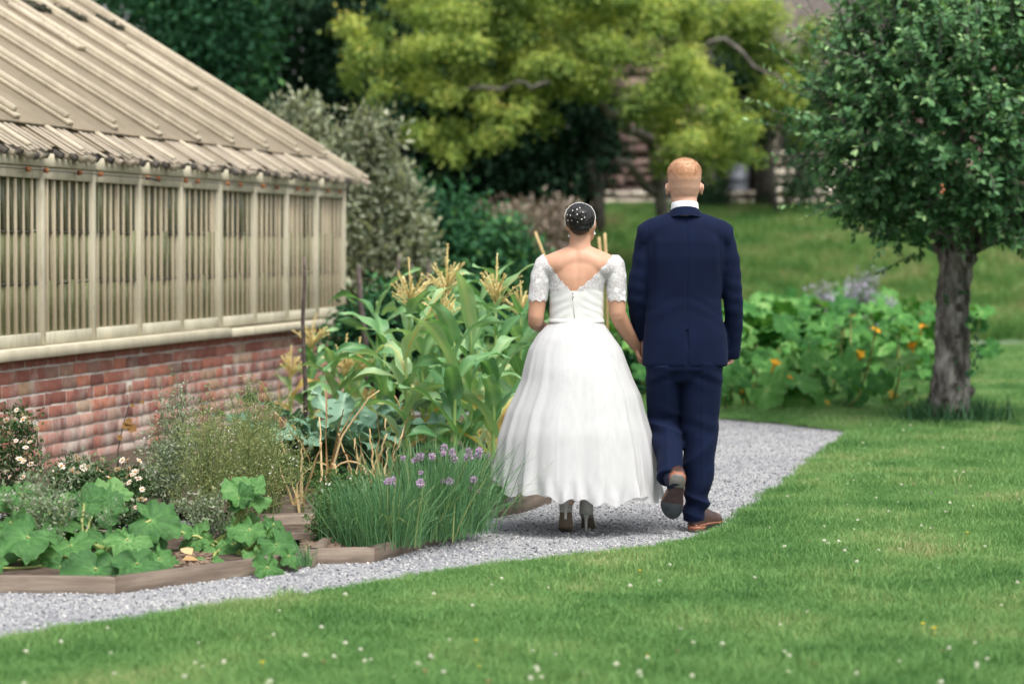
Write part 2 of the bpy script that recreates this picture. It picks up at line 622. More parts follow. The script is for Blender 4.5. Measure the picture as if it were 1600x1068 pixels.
# ------------------------------------------------------------------ grass
def grass_mat(name, stops):
    m, nt, bs, out = new_mat(name)
    a = N(nt, 'Attribute', attribute_name='var')
    geo = nt.nodes.new('ShaderNodeNewGeometry')
    nz = nt.nodes.new('ShaderNodeTexNoise'); nz.inputs['Scale'].default_value = 1.3; nz.inputs['Detail'].default_value = 5
    nt.links.new(geo.outputs['Position'], nz.inputs['Vector'])
    ad = N(nt, 'Math', operation='MULTIPLY_ADD'); ad.inputs[1].default_value = .45
    nt.links.new(a.outputs['Fac'], ad.inputs[0])
    ma = N(nt, 'Math', operation='MULTIPLY_ADD'); ma.inputs[1].default_value = 1.8; ma.inputs[2].default_value = -.60
    nt.links.new(nz.outputs['Fac'], ma.inputs[0]); nt.links.new(ma.outputs[0], ad.inputs[2])
    r = ramp(nt, stops)
    nt.links.new(ad.outputs[0], r.inputs[0])
    nt.links.new(r.outputs[0], bs.inputs['Base Color'])
    bs.inputs['Roughness'].default_value = .6
    bs.inputs['Specular IOR Level'].default_value = .25
    t = nt.nodes.new('ShaderNodeBsdfTranslucent')
    nt.links.new(r.outputs[0], t.inputs['Color'])
    mx = nt.nodes.new('ShaderNodeMixShader'); mx.inputs[0].default_value = .4
    nt.links.new(bs.outputs[0], mx.inputs[1]); nt.links.new(t.outputs[0], mx.inputs[2])
    nt.links.new(mx.outputs[0], out.inputs['Surface'])
    return m
M_grass = grass_mat('grass_blade', [(.05, (.06, .165, .045)), (.35, (.12, .265, .075)), (.68, (.195, .35, .11)), (.92, (.31, .38, .15)), (1, (.42, .41, .21))])
M_longgrass = grass_mat('long_grass_blade', [(.1, (.045, .145, .035)), (.4, (.105, .24, .055)), (.7, (.19, .30, .085)), (.9, (.30, .31, .13)), (1, (.38, .34, .18))])

def tuft(seed, n, rad, h0, h1, w):
    r = np.random.default_rng(seed)
    mb = MB()
    rr = rad * np.sqrt(r.random(n)); th = r.random(n) * 6.28
    p = np.c_[rr * np.cos(th), rr * np.sin(th), np.zeros(n)]
    h = r.uniform(h0, h1, n)
    lean = r.normal(0, .42, (n, 2)); lean2 = lean * r.uniform(1.6, 3.2, (n, 1))
    yaw = r.random(n) * 6.28
    side = np.c_[np.cos(yaw), np.sin(yaw), np.zeros(n)] * (w * r.uniform(.7, 1.3, n))[:, None]
    mid = p + np.c_[lean * h[:, None] * .5, h * .6]
    tip = p + np.c_[lean2 * h[:, None] * .5, h * r.uniform(.75, 1.0, n)]
    V = np.stack([p - side, p + side, mid - side * .8, mid + side * .8, tip], 1).reshape(-1, 3)
    o = (np.arange(n) * 5)[:, None]
    mb.add(V, {4: np.array([[0, 1, 3, 2]]) + o, 3: np.array([[2, 3, 4]]) + o}, np.repeat(r.random(n), 5))
    return mb

turf = [src_obj('turf', tuft(k, 60, .075, .016, .040, .0016), M_grass) for k in range(5)]
turf += [src_obj('turf', tuft(20 + k, 60, .07, .03, .065, .0018), M_grass) for k in range(2)]
rg = np.random.default_rng(5)
def grass_points(n, x0, x1, y0, y1, margin=1.7):
    c = np.stack([rg.uniform(x0, x1, n), rg.uniform(y0, y1, n)], 1)
    k = in_poly(c, LAWN) & ~((c[:, 0] > 3) & (c[:, 1] > 33.6) & (c[:, 1] < 34.95)) & (np.abs(c[:, 0]) < c[:, 1] * .225 + margin)
    return c[k]
near = grass_points(34000, -4, 6, 6.6, 14)
mid_ = grass_points(25000, -2, 9, 14, 24)
far_ = grass_points(9000, -4, 10, 24, 35)
P = np.vstack([near, mid_, far_])
# a fringe of longer blades along the path's edge
E = np.array(edge); seg = rg.integers(0, len(E) - 1, 2600); tt = rg.random((2600, 1))
fr = E[seg] * (1 - tt) + E[seg + 1] * tt + rg.normal(0, .045, (2600, 2))
tufty = vnoise(np.c_[P, np.zeros(len(P))], 2.1, 4)
pick = np.where(rg.random(len(P)) < np.clip(.12 + .15 * tufty, .02, .5), rg.integers(5, 7, len(P)), rg.integers(0, 5, len(P)))
sc_ = np.concatenate([np.full(len(near), 1.0), np.full(len(mid_), 1.3), np.full(len(far_), 2.0)]) * rg.uniform(.75, 1.25, len(P))
P = np.vstack([P, fr]); pick = np.r_[pick, rg.integers(0, 6, len(fr))]; sc_ = np.r_[sc_, rg.uniform(.5, 1.0, len(fr))]
gn_scatter('grass', np.c_[P, np.full(len(P), .02)], np.c_[np.zeros((len(P), 2)), rg.uniform(0, 6.28, len(P))], sc_, pick, turf,
           'short green blades of the mown lawn', 'grass')
longs = [src_obj('long_turf', tuft(40 + k, 40, .16, .10, .34, .006), M_longgrass) for k in range(4)]
nb = 15000
c = np.stack([rg.uniform(-2, 13, nb), rg.uniform(35.4, 48, nb)], 1)
c = c[np.abs(c[:, 0]) < c[:, 1] * .22 + 1]
lf = np.interp(c[:, 1], [35, 42, 46, 48], [1, .8, .45, .35]) * rg.uniform(.6, 1.5, len(c))
gn_scatter('bank_grass', np.c_[c, terrain_z(c[:, 0], c[:, 1])], np.c_[rg.normal(0, .1, (len(c), 2)), rg.uniform(0, 6.28, len(c))], lf,
           rg.integers(0, 4, len(c)), longs, 'long green and straw-coloured grass covering the bank', 'grass')
# taller tuft at the foot of the apple tree is built with the tree

# ------------------------------------------------------------------ lawn flowers
M_clover = leaf_mat('clover_white', [(0, (.35, .42, .2)), (.3, (.75, .72, .62)), (1, (.88, .86, .80))], .8, .2)
M_cup = leaf_mat('buttercup_yellow', [(0, (.55, .36, .01)), (1, (.85, .62, .02))], .4, .2)
M_purple = leaf_mat('clover_purple', [(0, (.3, .1, .25)), (1, (.55, .25, .5))], .8, .2)
M_brownfl = leaf_mat('faded_clover', [(0, (.2, .1, .05)), (1, (.42, .28, .16))], .8, .2)
def clover_mesh(seed):
    r = np.random.default_rng(seed)
    mb = MB()
    V, Fd = tube([(0, 0, 0), (.004, 0, .02), (.006, .002, .040)], [.0011, .001, .001], 4)
    mb.add(V, Fd, 0.0)
    d = rand_dirs(46, r); d = d[d[:, 2] > -.45]
    scatter(mb, LEAF2, np.array([.006, .002, .044]) + d * .0035, d, np.cross(d, rand_dirs(len(d), r)), .0085, .35 + .65 * (d[:, 2] * .5 + .5))
    return mb.mesh('clover_flower')
def cup_mesh(seed):
    r = np.random.default_rng(seed)
    mb = MB()
    V, Fd = tube([(0, 0, 0), (.003, 0, .025), (.002, 0, .05)], [.001, .001, .001], 4)
    mb.add(V, Fd, 0.0)
    a = np.arange(6) * 6.28 / 6
    d = np.c_[np.cos(a), np.sin(a), np.full(6, .45)]
    scatter(mb, (LEAF2[0] * [1, 1.7, 1], LEAF2[1]), np.tile([.002, 0, .05], (6, 1)), d, np.tile([0, 0, 1.0], (6, 1)), .015, r.uniform(.4, 1, 6))
    return mb.mesh('buttercup')
cm = [clover_mesh(k) for k in range(4)]
bm_ = [cup_mesh(k) for k in range(2)]
pm_ = [clover_mesh(10)]; fm_ = [clover_mesh(12)]
for me in cm: me.materials.append(M_clover)
for me in bm_: me.materials.append(M_cup)
pm_[0].materials.append(M_purple); fm_[0].materials.append(M_brownfl)
def flower(name, meshes, pxpy, label, cat, group, s=1.0):
    p = ground(*pxpy, .06)
    o = obj(name, random.choice(meshes), None, None, (p[0], p[1], .022), (0, 0, random.random() * 6.28), s * random.uniform(.5, .9))
    tag(o, label, cat, group)
rl = np.random.default_rng(21)
spots = []
while len(spots) < 160:
    u = rl.random()
    if u < .34:  px, py = rl.uniform(20, 1590), 1068 - abs(rl.normal(0, 55))
    elif u < .62: px, py = rl.uniform(1180, 1595), rl.uniform(690, 860)
    elif u < .78: px, py = rl.uniform(1330, 1595), rl.uniform(560, 700)
    else:        px, py = rl.uniform(300, 1590), rl.uniform(850, 1060)
    q = ground(px, py, .06)
    if in_poly(np.array([q[:2]]), LAWN)[0] and in_poly(np.array([q[:2] - [0, .25]]), LAWN)[0]:
        spots.append((px, py))
for k, s in enumerate(spots):
    if k % 9 == 8:
        flower('faded_clover_flower', fm_, s, 'small browned clover head faded in the lawn', 'flower', 'faded brown clover heads in the lawn', .9)
    else:
        flower('clover_flower', cm, s, 'small round white clover head in the green lawn', 'flower', 'white clover heads in the lawn')
for s in [(745, 1000), (750, 1034), (1000, 890), (1012, 1018), (1193, 917), (1442, 975), (1460, 984), (1420, 733), (410, 1034), (1421, 705), (1512, 832)]:
    flower('buttercup', bm_, s, 'tiny bright yellow buttercup in the green lawn', 'flower', 'yellow buttercups in the lawn')
for s in [(1442, 764), (1494, 764), (1545, 769), (1456, 768)]:
    flower('purple_clover_flower', pm_, s, 'small purple clover head on the sunny lawn near the tree', 'flower', 'purple clover heads in the lawn')
# ================================================================== the old greenhouse (local x along the wall, y inwards, z up)
GH = empty('greenhouse', (-3.07, 14.5, 0), math.atan2(.976, .22))
tag(GH, 'old cream greenhouse with ribbed roof on a low red brick wall', 'greenhouse')
S0, S1 = -2.64, 7.27
BAY = .82
POSTS = [7.2 - BAY * k for k in range(13)]
ZB, ZS, ZR, ZG, ZH, ZE = .73, .80, .88, .885, 1.84, 1.97
TAN = .608

def brick_mat():
    m, nt, bs, out = new_mat('old_brick')
    oi = nt.nodes.new('ShaderNodeObjectInfo')
    r = ramp(nt, [(0, (.16, .065, .05)), (.18, (.25, .095, .07)), (.4, (.33, .13, .095)), (.58, (.39, .165, .12)), (.72, (.46, .18, .105)), (.82, (.27, .15, .13)), (.92, (.42, .29, .18)), (1, (.20, .12, .11))])
    nt.links.new(oi.outputs['Random'], r.inputs[0])
    n1 = noise_fac(nt, 16, 6, .7, coords='Object', stretch=(1, 1, 1.0))
    r1 = ramp(nt, [(.32, (.62, .58, .58)), (.6, (1.05, 1.0, 1.0))])
    nt.links.new(n1, r1.inputs[0])
    c = mixc(nt, 1.0, r.outputs[0], r1.outputs[0], 'MULTIPLY')
    # lime wash and efflorescence, streaked downwards, strongest low on the wall (real position on the wall)
    geo = nt.nodes.new('ShaderNodeNewGeometry')
    sp = nt.nodes.new('ShaderNodeSeparateXYZ'); nt.links.new(geo.outputs['Position'], sp.inputs[0])
    mp = nt.nodes.new('ShaderNodeMapping'); mp.inputs['Scale'].default_value = (2.2, 2.2, 1.0)
    nt.links.new(geo.outputs['Position'], mp.inputs[0])
    nz = nt.nodes.new('ShaderNodeTexNoise'); nz.inputs['Scale'].default_value = 2.3; nz.inputs['Detail'].default_value = 7; nz.inputs['Roughness'].default_value = .68
    nt.links.new(mp.outputs[0], nz.inputs['Vector'])
    zz = N(nt, 'MapRange'); zz.inputs['From Min'].default_value = .05; zz.inputs['From Max'].default_value = .75
    zz.inputs['To Min'].default_value = .13; zz.inputs['To Max'].default_value = -.05
    nt.links.new(sp.outputs['Z'], zz.inputs['Value'])
    ad = N(nt, 'Math', operation='ADD'); nt.links.new(nz.outputs['Fac'], ad.inputs[0]); nt.links.new(zz.outputs[0], ad.inputs[1])
    rr = ramp(nt, [(.50, (0, 0, 0)), (.72, (.72, .72, .72))])
    nt.links.new(ad.outputs[0], rr.inputs[0])
    c = mixc(nt, rr.outputs[0], c, (.50, .45, .40))
    # dark damp stains
    n3 = nt.nodes.new('ShaderNodeTexNoise'); n3.inputs['Scale'].default_value = 1.7; n3.inputs['Detail'].default_value = 6
    nt.links.new(geo.outputs['Position'], n3.inputs['Vector'])
    r3 = ramp(nt, [(.56, (0, 0, 0)), (.74, (.7, .7, .7))])
    nt.links.new(n3.outputs['Fac'], r3.inputs[0])
    c = mixc(nt, r3.outputs[0], c, (.10, .075, .06))
    nt.links.new(c, bs.inputs['Base Color'])
    bs.inputs['Roughness'].default_value = .93
    add_bump(nt, bs, noise_fac(nt, 70, 6), .6, .006)
    return m
M_brick = brick_mat()
M_mortar = noise_mat('lime_mortar', [(.3, (.32, .28, .25)), (.55, (.50, .46, .41)), (.8, (.62, .59, .54))], 6, .95, .6, .008, 7)
def cream_mat(name, base, dirt, amount=.5):
    m, nt, bs, out = new_mat(name)
    n1 = noise_fac(nt, 5, 7, .65, stretch=(1, 1, .35))
    r1 = ramp(nt, [(.35, tuple(x * .78 for x in base)), (.6, base), (.8, tuple(min(1, x * 1.1) for x in base))])
    nt.links.new(n1, r1.inputs[0])
    n2 = noise_fac(nt, 26, 7, .7, stretch=(1.6, 1.6, .22), seed=3.0)
    r2 = ramp(nt, [(.55, (0, 0, 0)), (.75, (amount,) * 3)])
    nt.links.new(n2, r2.inputs[0])
    c = mixc(nt, r2.outputs[0], r1.outputs[0], dirt)
    nt.links.new(c, bs.inputs['Base Color'])
    bs.inputs['Roughness'].default_value = .7
    bs.inputs['Specular IOR Level'].default_value = .25
    add_bump(nt, bs, n2, .25, .004)
    return m
M_cream = cream_mat('cream_paint', (.50, .455, .34), (.16, .14, .09), .55)
M_rail = cream_mat('stained_cream_paint', (.46, .43, .33), (.07, .07, .05), .8)
M_bar = cream_mat('weathered_bar', (.46, .39, .275), (.15, .12, .08), .5)
M_roof = cream_mat('tan_roof_sheet', (.235, .193, .135), (.13, .11, .085), .75)
M_rib = cream_mat('cream_roof_rib', (.44, .38, .285), (.20, .17, .13), .7)
M_slat = cream_mat('grey_weathered_slat', (.33, .28, .215), (.13, .115, .10), .8)
M_dark = noise_mat('dark_weathered_wood', [(.3, (.04, .036, .032)), (.6, (.10, .09, .08)), (.85, (.2, .18, .15))], 18, .9, .4)
M_rust = noise_mat('rust', [(.3, (.16, .05, .02)), (.7, (.36, .15, .06))], 40, .9, .3)
M_wire = flat_mat('wire', (.03, .03, .03), .5)
def glass_mat(name='grimy_glass', stops=None):
    m, nt, bs, out = new_mat(name)
    n1 = noise_fac(nt, 3.2, 6, .65, stretch=(2.2, 1, .4), coords='Object')
    oi = nt.nodes.new('ShaderNodeObjectInfo')
    ma = N(nt, 'Math', operation='MULTIPLY_ADD'); ma.inputs[1].default_value = .22; ma.inputs[2].default_value = -.11
    nt.links.new(oi.outputs['Random'], ma.inputs[0])
    ad = N(nt, 'Math', operation='ADD'); nt.links.new(n1, ad.inputs[0]); nt.links.new(ma.outputs[0], ad.inputs[1])
    r = ramp(nt, stops or [(.30, (.035, .042, .026)), (.46, (.075, .085, .045)), (.6, (.15, .16, .08)), (.8, (.24, .26, .21))])
    nt.links.new(ad.outputs[0], r.inputs[0])
    nt.links.new(r.outputs[0], bs.inputs['Base Color'])
    bs.inputs['Roughness'].default_value = .16
    bs.inputs['Specular IOR Level'].default_value = .45
    tr = nt.nodes.new('ShaderNodeBsdfTransparent'); tr.inputs[0].default_value = (.75, .8, .7, 1)
    mx = nt.nodes.new('ShaderNodeMixShader'); mx.inputs[0].default_value = .3
    nt.links.new(bs.outputs[0], mx.inputs[1]); nt.links.new(tr.outputs[0], mx.inputs[2])
    nt.links.new(mx.outputs[0], out.inputs['Surface'])
    return m
M_glass = glass_mat()
M_glass2 = glass_mat('algae_stained_glass', [(.28, (.09, .105, .05)), (.45, (.18, .20, .095)), (.6, (.26, .275, .14)), (.8, (.33, .34, .26))])
M_white = noise_mat('whitewash', [(.3, (.4, .38, .32)), (.7, (.62, .6, .52))], 3, .9, .2)

# --- brick wall: mortar core and single bricks standing proud of it
wall = MB().add(*box(S0, S1, .0045, .24, -.1, ZB - .002)).build('brick_wall', M_mortar, GH)
rb = np.random.default_rng(2)
bmesh_pool = {}
for kind, L in (('stretcher', .215), ('header', .103)):
    bmesh_pool[kind] = []
    for k in range(6):
        V, Fc = worn_box(-L / 2, L / 2, 0, .10, -.036, .036, .0016, .002, rb)
        me = MB().add(V, Fc).mesh('brick'); me.materials.append(M_brick)
        bmesh_pool[kind].append(me)
course = .0835
nb_obj = 0
rest = MB()
for i in range(9):
    z = .0 + course * i + .042
    x = S0 + (0 if i % 2 else -.06) + rb.uniform(0, .03)
    k = 0
    while x < S1 - .06:
        hdr = (i % 3 == 2) and (k % 2 == 0) or rb.random() < .10
        L = .103 if hdr else .215
        if x + L > S1 - .004:
            L = .103; hdr = True
            if x + L > S1 + .02: break
        cx = x + L / 2
        if cx > -.25 and nb_obj < 297:
            o = obj('brick', random.choice(bmesh_pool['header' if hdr else 'stretcher']), None, wall,
                    (cx, rb.normal(0, .0014), z + rb.normal(0, .0015)), (rb.normal(0, .006), rb.normal(0, .010), rb.normal(0, .006)))
            nb_obj += 1
        else:
            V, Fc = worn_box(cx - L / 2, cx + L / 2, 0, .10, z - .036, z + .036, .002, .005, rb)
            rest.add(V, Fc)
        x += L + .011
        k += 1
o = rest.build('brick_remainder', M_brick, wall); o['kind'] = 'stuff'

# --- sill, bottom rail, posts, bars, panes
MB().add(*worn_box(S0, 3.95, -.085, .20, ZB, ZS, 0, .006)).build('sill', M_cream, GH)
MB().add(*worn_box(3.955, S1 + .05, -.075, .20, ZB - .004, ZS - .012, 0, .006)).build('sill', M_cream, GH)
for k in range(12):
    a, b = POSTS[k + 1], POSTS[k]
    MB().add(*worn_box(a + .028, b - .028, .004, .09, ZS + .002, ZR, 0, .004)).build('bottom_rail', M_rail, GH)
    MB().add(*worn_box(a + .029, b - .029, .0, .08, ZH, ZH + .075, 0, .003)).build('head_rail', M_cream, GH)
    MB().add(*worn_box(a + .003, b - .003, -.02, .08, ZH + .077, ZE + .03, 0, .004)).build('fascia_board', M_cream, GH)
for k, s in enumerate(POSTS):
    w = .045 if k in (4, 1) else .027
    MB().add(*worn_box(s - w, s + w, -.004, .11, ZS + .003, ZH + .076, 0, .005)).build('post', M_cream, GH)
bar_me = MB().add(*worn_box(-.0125, .0125, .021, .07, ZR, ZH, 0, .003)).mesh('glazing_bar'); bar_me.materials.append(M_bar)
pane_w = BAY / 7 - .02
up_me = MB().add(*box(-pane_w / 2, pane_w / 2, .030, .034, ZR + .63, ZH)).mesh('pane'); up_me.materials.append(M_glass)
md_me = MB().add(*box(-pane_w / 2, pane_w / 2, .0345, .0385, ZR + .31, ZR + .645)).mesh('pane'); md_me.materials.append(M_glass2)
lo_me = MB().add(*box(-pane_w / 2, pane_w / 2, .039, .043, ZR, ZR + .325)).mesh('pane'); lo_me.materials.append(M_glass2)
lap_me = MB().add(*box(-pane_w / 2 + .002, pane_w / 2 - .002, .026, .0295, ZR + .626, ZR + .634)).mesh('pane_lap'); lap_me.materials.append(M_dark)
lap2_me = MB().add(*box(-pane_w / 2 + .002, pane_w / 2 - .002, .030, .034, ZR + .306, ZR + .314)).mesh('pane_lap'); lap2_me.materials.append(M_dark)
for k in range(10):
    a = POSTS[k + 1]
    for j in range(7):
        xc = a + BAY / 7 * (j + .5)
        p1 = obj('pane', up_me, None, GH, (xc, 0, 0), (rb.normal(0, .004), 0, 0))
        p2 = obj('pane', lo_me, None, GH, (xc, 0, 0), (rb.normal(0, .004), 0, 0))
        p3 = obj('pane', md_me, None, GH, (xc, 0, 0), (rb.normal(0, .004), 0, 0))
        obj('pane_lap', lap_me, None, p1); obj('pane_lap', lap2_me, None, p3)
        if j:
            obj('glazing_bar', bar_me, None, GH, (a + BAY / 7 * j, rb.normal(0, .0015), 0), (0, rb.normal(0, .003), 0))
for k in (10, 11):
    a = POSTS[k + 1]
    MB().add(*box(a + .04, POSTS[k] - .04, .03, .034, ZR, ZH)).build('pane', M_glass, GH)
# control wire with rusty clips along the fascia
wr = MB().add(*tube([(S0, -.034, ZH + .055), (2.35, -.034, ZH + .047), (S1, -.03, ZH + .06)], .003, 6)).build('control_wire', M_wire, GH)
for s in (-.9, -.2, .35, .62, 1.15, 1.5, 2.35, 2.55, 3.1, 3.35, 4.0, 4.3, 4.85, 5.2, 5.75, 6.0, 6.6, 6.95):
    MB().add(*worn_box(s - .022, s + .022, -.042, -.021, ZH + .036, ZH + .066, .001, .004)).build('rusty_clip', M_rust, GH)
MB().add(*tube([(2.3, -.04, ZH + .05), (2.42, -.05, ZH + .045), (2.55, -.045, ZH + .028)], [.008, .008, .004], 6)).build('wire_tensioner', M_wire, GH)

# --- roof: sheets, rolls, a band of slats above the eave, cover plates
SH = .10                            # the whole roof sits this far in from its nominal eave line
def rz(u, off=0.0):                 # roof height at inward distance u
    return ZE + .02 + TAN * (u + .20) + off
cth = math.cos(math.atan(TAN)); sth = math.sin(math.atan(TAN))
def roof_box(s0, s1, u0, u1, o0, o1, ch=.004, j=0.0):
    """box lying on the slope: u0..u1 horizontal run, o0..o1 above the slope"""
    L0, L1 = (u0 + .2) / cth, (u1 + .2) / cth
    V, Fc = worn_box(s0, s1, L0, L1, o0, o1, j, ch, rb)
    W = np.stack([V[:, 0], V[:, 1] * cth - V[:, 2] * sth - .20 + SH, ZE + .02 + V[:, 1] * sth + V[:, 2] * cth], 1)
    return W, Fc
def roof_roll(s, u0, u1, off, rad):
    P = [(s, u0 + SH, rz(u0, off)), (s, (u0 + u1) / 2 + SH, rz((u0 + u1) / 2, off)), (s, u1 + SH, rz(u1, off))]
    return tube(P, rad, 10)
UR = 3.6
for k in range(12):
    a, b = POSTS[k + 1] + .03, POSTS[k] + .03
    MB().add(*roof_box(a + .004, b - .004, .085 + rb.normal(0, .006), UR, .028, .045)).build('roof_sheet', M_roof, GH)
    MB().add(*roof_box(a + .03, b - .03, -.12, .9, .0, .012)).build('roof_underlay', M_roof, GH)
    for j in range(7):
        x = a + .075 + (b - a - .15) * (j + .5) / 7
        MB().add(*roof_box(x - .024, x + .024, -.20 + rb.normal(0, .012), .14, .013, .027, .005, .0015)).build('slat', M_slat, GH)
        e = MB().add(*roof_box(x - .022, x + .022, -.185 + rb.normal(0, .01), -.10, -.045, -.004, .004, .002)).build('slat_end', M_slat if j % 2 else M_dark, GH)
for k, s in enumerate(POSTS):
    s = s + .03
    rr = MB()
    rr.add(*roof_box(s - .040, s + .040, .10 + rb.normal(0, .008), UR, .046, .074))
    rr.add(*roof_roll(s, .10, UR, .098, .030))
    rr.build('roof_roll', M_rib, GH, True)
    # low rib over the slat band, ending in a carved foot
    MB().add(*roof_box(s + .376, s + .444, -.17, .16, .012, .042, .006)).build('eave_rib', M_rib, GH)
    ft = MB()
    s = s + .41
    ft.add(*roof_box(s - .042, s + .042, -.21, -.08, -.045, .008, .008))
    ft.build('rafter_foot', M_slat, GH)
for (k, u0, u1) in [(7, .95, 1.45), (8, 1.3, 1.7), (5, 1.9, 2.45), (3, 1.35, 1.95), (9, .78, 1.05), (1, 1.0, 1.6), (4, 2.75, 3.2), (6, 2.6, 3.1), (2, 2.3, 2.7)]:
    s = POSTS[k] + .03
    pl = MB().add(*roof_box(s - .19, s - .045, u0, u1, .047, .085, .005)).build('cover_plate', M_rib, GH)
    for q in (.15, .5, .85):
        uu = u0 + (u1 - u0) * q
        MB().add(*tube([(s - .115, uu + SH, rz(uu, .088)), (s - .115, uu + SH, rz(uu, .102))], .011, 6)).build('bolt', M_dark, pl)
# moss and soot collected behind a lap high on the roof
ms = MB()
for k in range(900):
    s = rb.choice([5.25, 5.9, 6.0, 6.75, 6.85]) + rb.normal(0, .13); u = 1.97 + abs(rb.normal(0, .05))
    ms.add(*worn_box(s - .02, s + .02, u - .02 + SH, u + .02 + SH, rz(u, .052), rz(u, .078), .010))
ms.build('moss_clumps', noise_mat('moss', [(.3, (.02, .02, .015)), (.7, (.06, .06, .035))], 30, 1, .6), GH)['kind'] = 'stuff'
MB().add(*roof_box(S1 + .04, S1 + .07, -.20, UR, -.05, .085)).build('barge_board', M_rib, GH)
MB().add(*box(S0 - .02, S1 + .11, UR - .14, UR + .14, rz(UR) - .02, rz(UR) + .14)).build('ridge_cap', M_rib, GH)
V, Fc = box(S0, S1 + .1, 0, 1, 0, 1)
back = np.array([[S0, UR, rz(UR)], [S1 + .1, UR, rz(UR)], [S1 + .1, 2 * UR + .2, ZE + .02], [S0, 2 * UR + .2, ZE + .02]])
MB().add(np.vstack([back, back - [0, 0, .03]]), np.array([[0, 1, 2, 3], [7, 6, 5, 4], [0, 4, 5, 1], [2, 6, 7, 3], [1, 5, 6, 2], [0, 3, 7, 4]])).build('rear_roof_slope', M_roof, GH)
MB().add(*box(S0, S1, 2 * UR - .24, 2 * UR, -.1, ZE)).build('rear_wall', M_white, GH)
# gable at the far end
gab = np.array([[S1 - .02, .245, -.1], [S1 - .02, 2 * UR - .245, -.1], [S1 - .02, 2 * UR - .245, ZE], [S1 - .02, UR, rz(UR) - .05], [S1 - .02, .245, ZE]])
MB().add(np.vstack([gab, gab - [.1, 0, 0]]), [(0, 1, 2, 3, 4), (9, 8, 7, 6, 5), (0, 5, 6, 1), (1, 6, 7, 2), (2, 7, 8, 3), (3, 8, 9, 4), (4, 9, 5, 0)]).build('gable', M_white, GH)
MB().add(*worn_box(S0 + .2, S1 - .3, .5, 1.3, .70, .75, 0, .01)).build('bench', M_bar, GH)
# ================================================================== trees and shrubs
M_bark = noise_mat('apple_bark', [(.3, (.015, .013, .011)), (.45, (.075, .066, .06)), (.58, (.20, .185, .17)), (.72, (.40, .38, .35))], 11, .95, 1.0, .03, 9, stretch=(1, 1, .35))
M_barkgrey = noise_mat('grey_bark', [(.3, (.05, .045, .04)), (.7, (.19, .175, .15))], 8, .95, .6, .02, 7)
M_barkdark = noise_mat('dark_bark', [(.3, (.025, .022, .018)), (.7, (.07, .06, .05))], 8, .95, .6, .02, 7)
M_apple = leaf_mat('apple_leaf', [(0, (.022, .075, .032)), (.36, (.06, .16, .065)), (.6, (.125, .27, .11)), (.85, (.21, .37, .16)), (1, (.36, .54, .24))], .5, .32, .28)

def curve_pts(a, b, sag, n=7, rng=RNG, wob=.0):
    a, b = np.asarray(a, float), np.asarray(b, float)
    t = np.linspace(0, 1, n)[:, None]
    P = a * (1 - t) + b * t
    P[:, 2] += (np.sin(t[:, 0] * np.pi)) * sag
    P[1:-1] += rng.normal(0, wob, (n - 2, 3))
    return P

